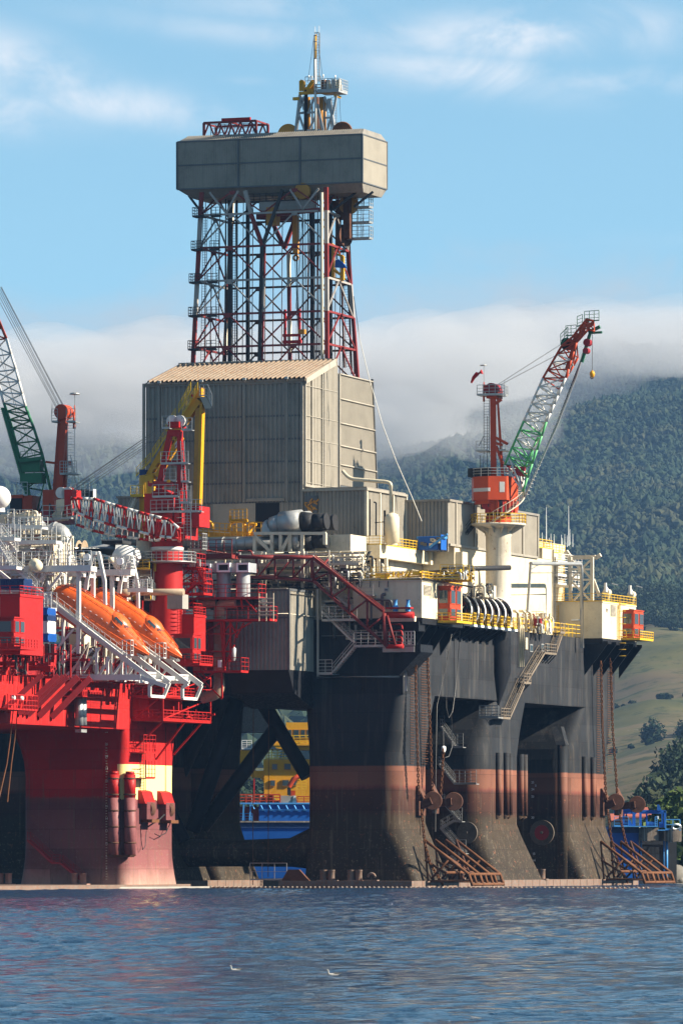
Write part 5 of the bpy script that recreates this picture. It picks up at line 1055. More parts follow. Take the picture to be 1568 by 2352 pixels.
b.pipe([(cx_ + 3.5 * math.cos(-1.6 + i * .16), cv + 3.5 * math.sin(-1.6 + i * .16), zp + 1.7 + i * .32) for i in range(16)], .04, 5); T.part('spiral_stair', b, 'cream_old')
# ---- yellow knuckle crane on the black rig, left of the drill house
yv = 8.0; f = lambda x, y, v=yv: bf('B', x, y, v); g = lambda x, y, v=yv: bf('C', x, y, v)
c = f(1157, 1870); T = Thing(BF, 'knuckle_crane', (c.x, yv, c.z), 'yellow knuckle boom crane folded against the drill floor house', 'crane'); Ry = (f(1220, 0).x - f(1095, 0).x) / 2
b = MB(); z1 = f(0, 1600).z; b.lathe([(Ry * .9, -6), (Ry * .9, 0), (Ry, .1), (Ry, z1 - c.z), (Ry * .8, z1 - c.z + .1)], (c.x, yv, c.z), n=28); T.part('column', b, 'yellow')
b = MB(); b.use('yellow'); w_ = .55
def bar(b, p, q, t0, t1, w_, v):
    """tapered box beam between pixel points in plane v, half-thickness t0..t1 m"""
    p, q = V(p), V(q); d = (q - p).normalized(); n_ = V((-d.z, 0, d.x)); dy = V((0, w_, 0))
    b.hexa([p - n_ * t0 - dy, p + n_ * t0 - dy, p + n_ * t0 + dy, p - n_ * t0 + dy, q - n_ * t1 - dy, q + n_ * t1 - dy, q + n_ * t1 + dy, q - n_ * t1 + dy])
bar(b, f(1165, 1580), f(1345, 1280), .3, .42, w_, yv); bar(b, f(1345, 1280), f(1560, 975), .55, .6, w_, yv); bar(b, f(1235, 1580), f(1420, 1270), .25, .3, w_, yv); [b.beam(f(1170 + 28 * i, 1560 - 47 * i, yv - .5), f(1240 + 26 * i, 1560 - 43 * i, yv - .5), .2) for i in range(7)]; b.bx(f(1540, 0).x, f(1590, 0).x, yv - w_, yv + w_, f(0, 1010).z, f(0, 930).z)
T.part('boom', b)
b = MB(); b.use('ochre'); bar(b, g(424, 330), g(411, 880), .42, .42, w_ * .8, yv - .2); b.use('yellow'); bar(b, g(441, 300), g(425, 880), .2, .2, w_ * .9, yv); T.part('jib', b)  # ochre bar paints the jib's shaded front, yellow bar its sunlit side
b = MB(); b.use('cladding_pale_lit').hexa([g(428, 265, yv - 1), g(462, 268, yv - 1), g(462, 268, yv + 1), g(428, 265, yv + 1), g(455, 335, yv - 1), g(494, 332, yv - 1), g(494, 332, yv + 1), g(455, 335, yv + 1)]); b.use('galv').rail([g(425, 262, yv - 1), g(470, 262, yv - 1), g(496, 320, yv - 1)], 1.5, .6, .05); T.part('tip_platform', b)
b = MB()
for a, c_ in (((1068, 1580), (1180, 1460)), ((1195, 1430), (1300, 1270)), ((1300, 1240), (1375, 1110)), ((1400, 1080), (1495, 905)), ((1495, 1000), (1550, 905)), ((1430, 1100), (1520, 960))): b.rail([f(*a, yv - .9), f(*c_, yv - .9)], 1.1, .9, .055)
T.part('railing', b, 'yellow_rail')
b = MB(); b.use('blue_dark').bx(f(1115, 0).x, f(1158, 0).x, yv - 1, yv + 1, z1, f(0, 1555).z); b.use('red').bx(f(1520, 0).x, f(1533, 0).x, yv - 1, yv - .8, f(0, 1000).z, f(0, 983).z); b.use('galv').rail([f(1160, 1615), f(1235, 1615)], 1.1, .7, .05); T.part('motor', b)
b = MB(); b.use('signal_white').prism([f(x, y, yv - .86) for x, y in ((1372, 1325), (1390, 1295), (1392, 1335), (1376, 1360))], (0, -.03, 0)); b.prism([f(x, y, yv - .86) for x, y in ((1432, 1215), (1468, 1150), (1465, 1190), (1446, 1210))], (0, -.03, 0)); b.use('red').prism([f(x, y, yv - .9) for x, y in ((1374, 1338), (1382, 1312), (1384, 1332), (1376, 1350))], (0, -.03, 0)); T.part('badge', b)
p = f(1068, 1735); q = f(1170, 1735); b = MB(); b.use('yellow_rail').bx(p.x, q.x, yv - 2, yv + 2, p.z - .2, p.z); b.rail([(p.x, yv - 2, p.z), (q.x, yv - 2, p.z)], 1.3, .8, .06); b.use('cream_old').stair(f(1010, 1850, yv - 1.5), f(1068, 1735, yv - 1.5), (0, .8, 0)); T.part('access_stair', b)
b = MB(); p = f(925, 1750, 12); q = f(1100, 1750, 12); b.use('cladding').bx(p.x, q.x + 2, 12.1, 20, p.z - 6, p.z); b.corr((p.x, 12), (q.x + 2, 12), p.z - 6, p.z, .5, .1); b.bx(p.x - .2, q.x + 2, 11.8, 20, p.z, p.z + .25); single(BF, 'clad_shed', b, None, 'low grey corrugated shed half hidden behind the yellow crane column', 'shed')
# ---- red crane (red rig)
rf = lambda z, x, y, v: RF.F(z, x, y, v); rs = lambda z, x, y, u: RF.S(z, x, y, u)
rv = 6.0; f = lambda x, y, v=rv: rf('B', x, y, v); ge = lambda x, y, v=rv: rf('E', x, y, v)
c = ge(1310, 870); Rr = (ge(1423, 400).x - ge(1196, 400).x) / 2; T = Thing(RF, 'pedestal_crane', (c.x, rv, c.z), 'red A-frame crane with red and white striped boom lying low', 'crane')
b = MB(); zt_ = ge(0, 325).z - c.z; b.lathe([(Rr, -8), (Rr, 0), (Rr, zt_)], c, n=40); T.part('pedestal', b, 'red')
b = MB(); z = ge(0, 408).z - c.z; b.lathe([(Rr + .02, z - .25), (Rr + .12, z - .2), (Rr + .12, z + .15), (Rr + .02, z + .2)], c, n=40); T.part('band', b, 'white')
b = MB(); zz_ = ge(0, 525).z; b.lathe([(Rr, 0), (Rr + 1.7, .1), (Rr + 1.7, .25), (Rr, .25)], (c.x, rv, zz_), n=24); b.rail([(c.x + (Rr + 1.7) * math.cos(a), rv + (Rr + 1.7) * math.sin(a), zz_ + .25) for a in [i * math.pi / 8 for i in range(16)]], 1.2, .9, .05, close=True, kick=False); T.part('platform', b, 'galv')
b = MB(); z0, z1 = f(0, 2085).z, f(0, 1990).z; b.use('red').bx(f(1190, 0).x, f(1500, 0).x, rv - 2, rv + 2.2, z0 - .3, z1); b.bx(f(1175, 0).x, f(1390, 0).x, rv - 1.6, rv + 2.5, z1, f(0, 1860).z); b.lathe([(1.7, -1.6), (1.7, 1.6)], f(1290, 1790), (0, -1, 0), 24); b.bx(f(1165, 0).x, f(1370, 0).x, rv - 1.5, rv + 2, f(0, 1880).z, f(0, 1745).z)
b.bx(f(1490, 0).x, f(1568, 0).x + .6, rv - 1.8, rv + 1.8, f(0, 2010).z, f(0, 1850).z); T.part('machine_house', b)
b = MB(); b.use('red')
for v in (rv - 1.3, rv + 1.3):
    for p, q, w_ in (((1215, 1900), (1260, 1600), .75), ((1260, 1600), (1340, 1215), .62), ((1390, 1970), (1412, 1600), .75), ((1412, 1600), (1410, 1215), .6), ((1470, 1960), (1425, 1300), .28), ((1285, 1470), (1415, 1475), .6), ((1330, 1240), (1425, 1240), .8)): b.beam(f(*p, v), f(*q, v), w_, w_)
for y in (1240, 1475, 1700, 1900): b.beam(f(1340 if y < 1300 else 1300, y, rv - 1.3), f(1340 if y < 1300 else 1300, y, rv + 1.3), .4); b.beam(f(1410, y, rv - 1.3), f(1410, y, rv + 1.3), .4)
b.use('red_deep').bx(f(1205, 0).x, f(1400, 0).x, rv - 2, rv - 1, f(0, 1690).z, f(0, 1650).z); b.use('red').bx(f(1345, 0).x, f(1430, 0).x, rv - 1.2, rv + 1.2, f(0, 1235).z, f(0, 1190).z); T.part('a_frame', b)
b = MB(); b.use('signal_white')
for x in (1350, 1410): b.use('white').lathe([(.75, -.12), (.75, .12)], f(x, 1145, rv - .6), (0, -1, 0), 20); b.use('soot_black').lathe([(.8, -.1), (.8, .2)], f(x + 12, 1150, rv), (0, -1, 0), 20)
for x in (480, 530): b.use('white').lathe([(.72, -.15), (.72, .15)], f(x, 1708, rv - .6), (0, -1, 0), 20); b.use('red').lathe([(.8, -.1), (.8, .2)], f(x + 14, 1712, rv), (0, -1, 0), 20)
T.part('sheave', b)
b = MB()
for x, y, w_, h_ in ((1260, 1480, 215, 0), (1285, 1615, 95, 0), (1420, 1620, 60, 0), (1195, 1740, 200, 0), (1425, 1215, 80, 0), (1270, 1200, 60, 0), (1180, 1860, 320, 0), (1405, 1785, 80, 0), (1490, 1855, 90, 0)):
    p = f(x, y, rv - 2); q = f(x + w_, y, rv - 2); b.bx(p.x, q.x, rv - 2, rv - 1.2, p.z - .1, p.z); b.rail([p, (q.x, p.y, p.z)], 1.5, .8, .05)
b.ladder(f(1440, 2080, rv - 2), f(1440, 1830, rv - 2), (1, 0, 0), .9); b.ladder(f(1468, 2080, rv - 2), f(1468, 1650, rv - 2), (1, 0, 0), .5); b.ladder(f(1435, 1700, rv - 1.8), f(1415, 1300, rv - 1.8), (1, 0, 0), .5)
for i in range(6): z = f(0, 2060 - i * 40).z; b.ring((f(1460, 0).x, rv - 2, z), (0, 0, 1), .5, .035, 10, 4)
T.part('platform', b, 'galv')
b = MB()
for x in (1220, 1358): b.use('yellow').bx(f(x, 0).x, f(x + 24, 0).x, rv - 2.2, rv - 1.9, f(0, 1665).z, f(0, 1645).z)
T.part('flood_lamp', b)
ups = [(560, 1752), (740, 1757), (910, 1808), (1090, 1860), (1215, 1893), (1320, 1917), (1400, 1985)]; los = [(600, 1862), (730, 1917), (908, 1970), (1090, 2012), (1210, 2045), (1300, 2055), (1400, 2065)]
st = [(a, V((c.x, c.y, c.z - g)), V((d.x, d.y, d.z - g)), e_) for (a, c, d, e_), g in zip(stations(RF, 'B', ups, los, rv - 4.2, 1.5), (1.5, 1.4, 1.2, .9, .6, .3, .1))]; b = MB(); k = 0
for s0, s1, n in zip(st, st[1:], (4, 4, 4, 3, 2, 2)):
    for i in range(n):
        a = [s0[j].lerp(s1[j], i / n) for j in range(4)]; c_ = [s0[j].lerp(s1[j], (i + 1) / n) for j in range(4)]; m = [x.lerp(y, .5) for x, y in zip(a, c_)]
        ch = 'white' if (k // 2) % 2 else 'red'
        for j in range(4): b.use(ch if j in (0, 2) else ('red' if ch == 'white' else 'white')).tube(a[j], c_[j], .18, 8)
        b.use('red' if k % 2 else 'white')
        b.tube(a[3], m[0], .10, 6); b.use('white' if k % 3 else 'red').tube(m[0], c_[3], .10, 6); b.use('red_deep').tube(a[2], c_[1], .05, 4)
        b.use('white').tube(a[3], a[2], .07, 5); b.tube(a[0], a[1], .07, 5); k += 1
        if i == 0:
            for j in range(4): b.use('soot_black').tube(a[j] + (c_[j] - a[j]) * -.04, a[j] + (c_[j] - a[j]) * .06, .27, 10)
b.use('red')
for j in range(4): b.beam(st[-1][j], f(1405, 2085, rv - 3), .4)
T.part('boom', b)
b = MB(); b.use('cream'); b.prism([f(x, y, rv - 1.4) for x, y in ((440, 1765), (540, 1745), (500, 1840), (470, 1915), (415, 1925), (405, 1880), (435, 1850))], (0, 2.8, 0)); b.use('red').bx(f(540, 0).x, f(600, 0).x, rv - 1.5, rv + 1.5, f(0, 1900).z, f(0, 1700).z); b.use('galv').rail([f(440, 1925, rv - 1.8), f(610, 1890, rv - 1.8)], 1.6, .8, .06); b.bx(f(330, 0).x, f(600, 0).x, rv - 1.9, rv - 1, f(0, 1930).z, f(0, 1918).z); b.rail([f(335, 1925, rv - 1.8), f(440, 1925, rv - 1.8)], 1.9, .8, .06)
b.use('dark_steel'); 
for i in range(14): r_ = random.Random(i); x = 375 + 60 * r_.random(); y = 1780 + 100 * r_.random(); b.beam(f(x, y), f(x + r_.uniform(-20, 20), y + 25), .12)
T.part('boom_tip', b)
b = MB()
for (x0, y0), (x1, y1) in (((1335, 1140), (540, 1690)), ((1345, 1150), (560, 1695)), ((1400, 1150), (575, 1690)), ((1410, 1160), (590, 1710)), ((1345, 1135), (510, 1700)), ((1420, 1165), (640, 1700))): b.beam(f(x0, y0, rv - .5), f(x1, y1, rv - .5), .06)
b.beam(f(410, 1900, rv - 2), f(410, 2090, rv - 2), .07); b.beam(f(400, 1930, rv - 2), f(406, 2090, rv - 2), .05); T.part('rope', b, 'wire')
b = MB(); b.use('yellow').lathe([(.1, .55), (.36, .3), (.4, -.3), (.3, -.5)], ge(411, 345, rv - 2), n=14); b.use('soot_black').ring(ge(407, 435, rv - 2), (0, 1, 0), .38, .12, 16, 6); b.tube(ge(411, 365, rv - 2), ge(408, 415, rv - 2), .1, 6); T.part('hook_block', b)
# ---- far left crane: green/white/red boom, orange mast
gv = 42.0; f = lambda x, y, v=gv: rf('B', x, y, v); c = f(250, 1900)
T = Thing(RF, 'lattice_boom_crane', c, 'orange mast crane with raised boom banded red, white and green, beside the white radome', 'crane')
ups = [(400, 1700), (330, 1400), (265, 1200), (200, 1030), (125, 740), (50, 498), (-60, 230)]; los = [(280, 1900), (155, 1440), (95, 1200), (30, 1000), (-40, 760), (-120, 520), (-230, 260)]
b = MB(); cols = ['green'] * 7 + ['white'] * 5 + ['orange_red'] * 3
lat4(b, stations(RF, 'B', ups, los, gv + 1.5, 1.55), (2, 2, 3, 3, 2, 3), .19, .1, lambda k: (cols[min(k, 14)],) * 2); T.part('boom', b)
b = MB()
for t_ in range(60): k = t_ / 60; a = f(25, 1040, gv - .4).lerp(f(275, 1920, gv - .4), k); b.beam(a, a + V((-.5, 0, 0)), .05)
b.beam(f(15, 1040, gv - .4), f(262, 1920, gv - .4), .25); b.beam(f(30, 1040, gv - .3), f(280, 1920, gv - .3), .2); T.part('boom_ladder', b, 'green')
b = MB(); b.use('green').hexa([f(150, 1470, gv - 1), f(330, 1450, gv - 1), f(330, 1450, gv + 3), f(150, 1470, gv + 3), f(160, 1450, gv - 1), f(330, 1430, gv - 1), f(330, 1430, gv + 3), f(160, 1450, gv + 3)]); b.bx(f(170, 0).x, f(340, 0).x, gv - .6, gv + 1, f(0, 1640).z, f(0, 1560).z); b.bx(f(160, 0).x, f(320, 0).x, gv - .4, gv + 1, f(0, 1550).z, f(0, 1460).z); b.rail([f(160, 1450, gv - 1), f(330, 1430, gv - 1)], 1.1, .9, .05); T.part('winch_deck', b, 'green')
b = MB(); b.use('orange_red')
b.hexa([f(408, 1740, gv), f(460, 1740, gv), f(460, 1740, gv + 2.4), f(408, 1740, gv + 2.4), f(458, 1060, gv + .4), f(497, 1060, gv + .4), f(497, 1060, gv + 2.2), f(458, 1060, gv + 2.2)])
b.beam(f(470, 1740, gv - .3), f(508, 1060, gv - .3), .8); b.beam(f(505, 1700, gv + .2), f(515, 1060, gv + .2), .55); b.lathe([(1.0, -1), (1.0, 1)], f(500, 1075), (0, -1, 0), 22); b.bx(f(450, 0).x, f(525, 0).x, gv - .5, gv + 2, f(0, 1500).z, f(0, 1470).z)
b.beam(f(360, 1465), f(470, 1480), .3); b.use('soot_black').lathe([(.9, -1.1), (.9, .2)], f(480, 1078), (0, -1, 0), 22); T.part('mast', b)
b = MB(); z = f(0, 1150).z
for x0, x1, y in ((405, 450, 1150), (520, 592, 1150), (470, 560, 1560), (500, 600, 1560)): p = f(x0, y, gv - 1); q = f(x1, y, gv - 1); b.bx(p.x, q.x, gv - 1, gv + .5, p.z - .1, p.z); b.rail([p, (q.x, p.y, p.z)], 1.7, .7, .055, 4)
b.ladder(f(530, 1640, gv - .5), f(530, 1170, gv - .5), (1, 0, 0), 1.0); b.ladder(f(570, 1700, gv - .5), f(570, 1560, gv - .5), (1, 0, 0), .8)
for i in range(10): y = 1640 - i * 45; b.beam(f(525, y, gv - .5), f(566, y, gv - .5), .06)
b.beam(f(598, 1640), f(552, 1410), .1); b.beam(f(408, 1090), f(408, 1005), .06); T.part('mast_platform', b, 'galv')
b = MB(); b.use('orange_red').tube(f(585, 1150), f(585, 1020), .13, 6, .07); b.tube(f(582, 1205), f(582, 1070), .2, 6); b.beam(f(525, 1110), f(585, 1080), .2); b.use('galv').tube(f(586, 1020), f(586, 940), .05, 5); b.lathe([(.02, 0), (.75, .05), (.6, .25), (.1, .4)], f(587, 940), n=12); T.part('pole', b)
b = MB()
for (x0, y0), (x1, y1) in (((455, 1050), (-20, 135)), ((470, 1045), (-10, 120)), ((480, 1045), (0, 110)), ((500, 1040), (5, 95)), ((508, 1040), (10, 90)), ((445, 1050), (-30, 160))): b.beam(f(x0, y0), f(x1, y1), .065)
b.beam(f(0, 640), f(260, 1420), .05); b.beam(f(0, 530), f(205, 1430), .05); T.part('rope', b, 'wire')
b = MB(); b.use('soot_black').bx(f(125, 0).x, f(215, 0).x, gv - 2, gv + 1, f(0, 1870).z, f(0, 1760).z); b.use('orange_red').bx(f(130, 0).x, f(230, 0).x, gv - 2.1, gv + 1.1, f(0, 1760).z, f(0, 1735).z); b.bx(f(215, 0).x, f(290, 0).x, gv - 1.8, gv + 1, f(0, 1870).z, f(0, 1740).z); b.use('galv').rail([f(130, 1730, gv - 2), f(215, 1730, gv - 2)], 1.8, .7, .06); T.part('cab', b)
b = MB(); b.use('red_deep').bx(f(180, 0).x, f(520, 0).x, gv - 3, gv + 3, f(0, 1960).z, f(0, 1870).z); b.use('orange_red').bx(f(380, 0).x, f(470, 0).x, gv - 2, gv + 2, f(0, 1870).z, f(0, 1700).z); b.lathe([(2.0, 0), (2.0, -12)], f(330, 1960), n=24); T.part('machine_house', b)
b = MB(); r = random.Random(6)
for i in range(10): x = 560 + 130 * r.random(); p = f(x, 1745, gv - 6); b.use(r.choice(['dark_steel', 'trim', 'white'])).bx(p.x, p.x + 1.2, gv - 6, gv - 5, p.z - .5, f(0, 1690 + 40 * r.random(), gv - 6).z)
b.use('galv').rail([f(555, 1745, gv - 6.2), f(700, 1745, gv - 6.2)], 2, .7, .06); single(RF, 'engine_skid', b, None, 'dark engine skid with railing behind the tip of the striped boom', 'machinery')
# ================================================================== RED RIG
re_ = lambda x, y, v: RF.F('E', x, y, v); rh = lambda x, y, v: RF.F('H', x, y, v); sh = lambda x, y, u: RF.S('H', x, y, u); se = lambda x, y, u: RF.S('E', x, y, u)
RB, RT = 19.9, 25.6
T = Thing(RF, 'rig_hull', (-10, -10, 0), 'red rig hull on a faded maroon column with yellow band', 'oil rig hull')
VE = sh(1108, 300, 0).y
b = MB(); b.bx(-26, 0, -58, VE, RB, RT)
for v in (-52, -44, -36, -28, -20, -12, -4, 4, 12): b.bx(-.1, .03, v, v + .04, RB, RT - .2)
for z in (23, 26): b.bx(-.1, .03, -58, VE, z, z + .04)
T.part('deck_box', b, 'red_hull')
S = []
for z in (0, .5, 1, 1.8, 2.8, 4, 5.5, 7, 9): fl = 1.25 * max(0, (5 - z) / 5) ** 1.6; S.append((z, -14.2 - .5 * fl, 0 + fl * .2, -.3 * fl, VE - .6 + fl, 1.4))
for z, e in ((12, 0), (14, 0), (16, .3), (17.5, .9), (18.6, 1.5), (19.4, 2.1), (RB + .05, 2.6)): S.append((z, -14.2 - e * .5, 0, -e * .35, VE - .6 + .25 * e, 1.4 - e * .3))
b = sweepcol(S, 1.4); b.smooth = True; T.part('column', b, 'red_hull')
b = sweepcol([(z, -14, 0, -62 , -47, 1.4) for z in (0, 5, 10, 15, RB + .1)], 1.4); T.part('column', b, 'red_hull')
b = sweepcol([(z, -60, -46, -10, 6, 1.4) for z in (0, 5, 10, 15, RB + .1)], 1.4); T.part('column', b, 'red_hull')
b = MB(); b.bx(-16.2, .9, -64, VE + 2.6, -3, .55); T.part('pontoon', b, 'pontoon_paint')
for x in (715, 815):     # fairlead fender pipes with rust and chain
    v0_ = None; p = sh(x, 545, .5) if x > 800 else rh(x, 545, -.5); q = sh(x, 1055, .5) if x > 800 else rh(x, 1055, -.5); p = rh(x, 548, -.6 if x < 800 else .3); q = rh(x, 1052, -.6 if x < 800 else .3)
    if x > 800: p.x = q.x = .35; p.y = q.y = sh(815, 700, .35).y
    m_ = V((p.x, p.y, 11.4)); b = MB(); b.use('red').tube(p, m_, .72, 18); b.tube(p, p + V((0, 0, .4)), .55, 14); b.use('maroon').tube(m_, q, .72, 18); T.part('fairlead_pipe', b)
    b = MB()
    for i in range(5): z = p.z + (q.z - p.z) * (i + .3) / 5; b.lathe([(.75, 0), (.8, .05), (.8, .15), (.75, .2)], (p.x, p.y, z), n=18)
    T.part('clamp', b, 'rust_dark')
b = MB(); p = rh(690, 1052, -1.2); q = sh(838, 1052, .9); b.hexa([(p.x, -1.6, p.z - .3), (q.x, -1.6, p.z - .3), (q.x, q.y, p.z - .3), (p.x, q.y, p.z - .3), (p.x - .3, -1.8, p.z), (q.x + .3, -1.8, p.z), (q.x + .3, q.y + .3, p.z), (p.x - .3, q.y + .3, p.z)]); T.part('pipe_shoe', b, 'rust_dark')
for x, y in ((905, 660), (1025, 665)):
    p = sh(x - 35, y, .1); q = sh(x + 30, y + 170, .1); b = MB(); b.use('red').hexa([(0, p.y, p.z - 1.4), (1.0, p.y, p.z - 1.4), (1.0, q.y, p.z - 1.4), (0, q.y, p.z - 1.4), (0, p.y, p.z + .3), (.5, p.y, p.z + .1), (.5, q.y, p.z + .1), (0, q.y, p.z + .3)])
    b.use('red_hull').bx(0, 1.0, p.y + 2, p.y + 3.6, q.z, p.z - 1.2); b.bx(0, 1.0, q.y - 3, q.y - 1.5, q.z, p.z - 1.2); b.use('rust_dark').lathe([(.9, -.5), (1.1, -.3), (1.1, .3), (.9, .5)], (.3, (p.y + q.y) / 2 + .5, (p.z + q.z) / 2 - .4), (0, 1, 0), 20); b.use('rust').bx(0, 1.5, p.y + 1, q.y, q.z - .4, q.z)
    T.part('fairlead', b)
b = MB()
for x in (912, 1040): b.pipe([sh(x, 660, .15), sh(x, 250, .15)], .05, 5)
b.ladder(sh(880, 660, .15), sh(880, 300, .15), (0, 1, 0), 1.2); T.part('guide_wire', b, 'rust_dark')
b = MB(); P = [sh(x, y, .6) for x, y in ((880, 870), (885, 960), (895, 1020), (910, 1000), (918, 900))]; b.pipe(P, .05, 5); b.pipe([sh(x, y, .7) for x, y in ((970, 920), (1000, 935), (1040, 915), (1065, 860), (1078, 780))], .06, 5); b.pipe([sh(x, y, .8) for x, y in ((930, 820), (945, 845), (970, 850), (1000, 830), (1030, 800))], .1, 6); T.part('hose', b, 'wire_dark')
b = MB(); c0 = rh(190, 960, -.9); c1_ = rh(345, 1105, -.9); c2 = rh(395, 1105, -.9); c3 = rh(530, 1215, -.9); b.stair(c1_, c0, (0, -1, 0)); b.stair(c3, c2, (0, -1, 0)); b.bx(c1_.x, c2.x, -1.9, -.9, c1_.z - .1, c1_.z); b.rail([(c1_.x, -1.9, c1_.z), (c2.x, -1.9, c1_.z)], 1.1, .8); T.part('stair', b, 'red_deep')
for i in range(12): 
    y = 285 + i * 78; digits(str(28 - 2 * i) if 28 - 2 * i > 0 else '0', rh(668, y, -.35 if i > 2 else -.8), .42, (1, 0, 0), (0, 0, 1), 'white', RF, T)
b = MB()
for i in range(56): y = 300 + i * 16.5; p = rh(668, y, -.4); b.bx(p.x - .1, p.x + .1, p.y - .04, p.y, p.z, p.z + .07)
T.part('draft_scale', b, 'cream')
# sheer ribs under the deck edge, diagonal struts carrying the boat platform
for (x0, y0), (x1, y1), w_ in (((175, 205), (370, -60), .75), ((245, 215), (440, -60), .75), ((325, 222), (560, -30), .7), ((120, 200), (250, -60), .6), ((20, 180), (140, -60), .6), ((150, 205), (300, -60), .5)):
    p = sh(x0, y0, .15); q = sh(x1, y1, 4.8); q = V((4.6, p.y + 1.5, RT + .1)); p = V((.1, p.y, p.z + .6)); b = MB(); b.beam(p, q, w_, w_); single(RF, 'deck_strut', b, 'red_deep', 'dark red diagonal strut propping the lifeboat deck off the hull side', 'strut', 'struts under the lifeboat deck')
for n in ():
    pass
p = sh(480, 15, 1.8); q = sh(607, 68, 1.8)
b = MB(); b.bx(.1, 2.6, p.y, q.y, q.z, q.z + .15); 
for i in range(14): v = p.y + (q.y - p.y) * i / 13; b.bx(2.3, 2.6, v, v + .2, q.z, p.z)
b.bx(.1, 2.6, p.y, q.y, p.z - .2, p.z); single(RF, 'ribbed_platform', b, 'red', 'small ribbed red platform above the twin grey drain pipes', 'platform')
b = MB(); 
for x in (497, 518): b.tube(sh(x, 238, 1.2), sh(x, 68, 1.2), .52, 14)
b.bx(.8, 1.6, sh(490, 0, 1.2).y, sh(525, 0, 1.2).y, sh(0, 258, 1.2).z, sh(0, 238, 1.2).z); single(RF, 'drain_pipe', b, 'galv', 'twin grey drain pipes hanging down the red hull side', 'pipe')
# gallery right of the corner (red cage) below the boat bows
def cage(name, u0, u1, v0, v1, zs, mat, lab, cat, step=1.4, braces=True, fr=RF, deck_t=.22):
    T = Thing(fr, name, ((u0 + u1) / 2, (v0 + v1) / 2, zs[0]), lab, cat)
    for z in zs[:-1] if len(zs) > 2 else zs[:1]:
        b = MB(); b.bx(u0, u1, v0, v1, z - deck_t, z); T.part('deck', b, mat)
        b = MB(); b.rail([(u0, v0, z), (u1, v0, z), (u1, v1, z)], 1.15, step, .07); T.part('railing', b, mat)
    b = MB()
    for u, v in ((u0, v0), (u1, v0), (u1, v1), (u0, v1)): b.beam((u, v, zs[0] - .2), (u, v, zs[-1]), .18)
    if braces:
        for z0, z1 in zip(zs, zs[1:]): b.beam((u0, v0, z0), (u1, v0, z1), .14); b.beam((u1, v0, z0), (u1, v1, z1), .14); b.beam((u0, v0, z1), (u1, v0, z1), .16); b.beam((u1, v0, z1), (u1, v1, z1), .16)
    T.part('frame', b, mat); return T
p = sh(825, 200, 0); q = sh(1195, 215, 0); gv0, gv1 = p.y, VE + 1.0; z0 = rh(1000, 200, gv0).z
G = cage('hull_gallery', .1, 4.2, gv0, gv1, [z0, z0 + 2.9, z0 + 5.6], 'red', 'red caged gallery on the hull side above the yellow band', 'gallery')
b = MB()
for v, h in ((gv0 + 1, 5), (gv0 + 8, 7), (gv0 + 14, 6)): b.beam((4.1, v, z0), (.1, v, z0 - h * .7), .22); 
r = random.Random(12)
for i in range(50): u = r.uniform(.3, 4); v = r.uniform(gv0, gv1); z = z0 + r.choice([0, 2.9, 4]); a = r.choice([0, 1, 2]); l = r.uniform(.6, 2.4); b.beam((u, v, z + r.random()), (u + (l if a == 0 else 0), v + (l if a == 1 else 0), z + r.random() + (l if a == 2 else 0)), r.choice([.1, .16, .25]))
G.part('pipework', b, 'red'); b = MB(); 
for i in range(4): b.pipe([(1.2, gv0 + 2 + i * 1.6, z0 + 3), (1.2, gv0 + 2 + i * 1.6, z0 + 6), (-.2, gv0 + 2.6 + i * 1.6, z0 + 7.4)], .55, 10, 1.2)
G.part('duct', b, 'red_deep')
b = MB()
for x in (870, 905): b.use('signal_white').bx(3.9, 4.3, sh(x, 90, 4.2).y, sh(x + 20, 90, 4.2).y, z0 + 4.3, z0 + 5.1)
G.part('lamp', b)
b = MB(); c = sh(845, 410, .2); b.bx(0, 1.8, c.y - 1, c.y + 3, c.z - .1, c.z); b.rail([(1.8, c.y - 1, c.z), (1.8, c.y + 3, c.z)], 2.2, .9, .06, 4); c = sh(860, 570, .2); b.bx(0, 1.8, c.y - 1, c.y + 2, c.z - .1, c.z); b.rail([(1.8, c.y - 1, c.z), (1.8, c.y + 2, c.z)], 2.2, .9, .06, 4); b.ladder(sh(845, 400, .3), sh(830, 300, .3), (0, 1, 0), .8); single(RF, 'ladder_landing', b, 'red', 'two small red railed landings on the column near the yellow band', 'landing')
# ---------------------------------------------------------------- deckhouses and shadowed clutter above the hull
def junk(fr, name, u0, u1, v0, v1, z0, z1, n, mats, seed, lab, cat='pipework', big=.35, par=None):
    b = MB(); r = random.Random(seed)
    for i in range(n):
        u = r.uniform(u0, u1); v = r.uniform(v0, v1); z = r.uniform(z0, z1); k = r.random(); b.use(r.choice(mats))
        if k < .30: l = r.uniform(1, (u1 - u0) * .6); b.pipe([(u, v, z), (min(u + l, u1), v, z), (min(u + l, u1), v, max(z0, z - r.uniform(.5, 2.5)))], r.uniform(.05, .2), 6, .3)
        elif k < .45: b.tube((u, v, z0), (u, v, z), r.uniform(.05, .22), 7)
        elif k < .62: s_ = r.uniform(.3, 1.0); b.bx(u, min(u + s_, u1), v, v + s_, z, min(z + s_ * r.uniform(.5, 1.6), z1))
        elif k < .72: z_ = z0 + (z1 - z0) * r.choice([.0, .33, .66]); l = r.uniform(2, 5); b.bx(u, min(u + l, u1), v, v + .7, z_ - .08, z_); b.rail([(u, v, z_), (min(u + l, u1), v, z_)], 1.1, 1, .05)
        elif k < .82: b.beam((u, v, z0), (u, v, z1), r.uniform(.12, big))
        elif k < .92: b.beam((u0, v, z), (u1, v, z), r.uniform(.1, big * .8))
        else: b.beam((u, v, z0), (min(u + (z1 - z0) * .7, u1), v, z1), .16)
    return single(fr, name, b, None, lab, cat)
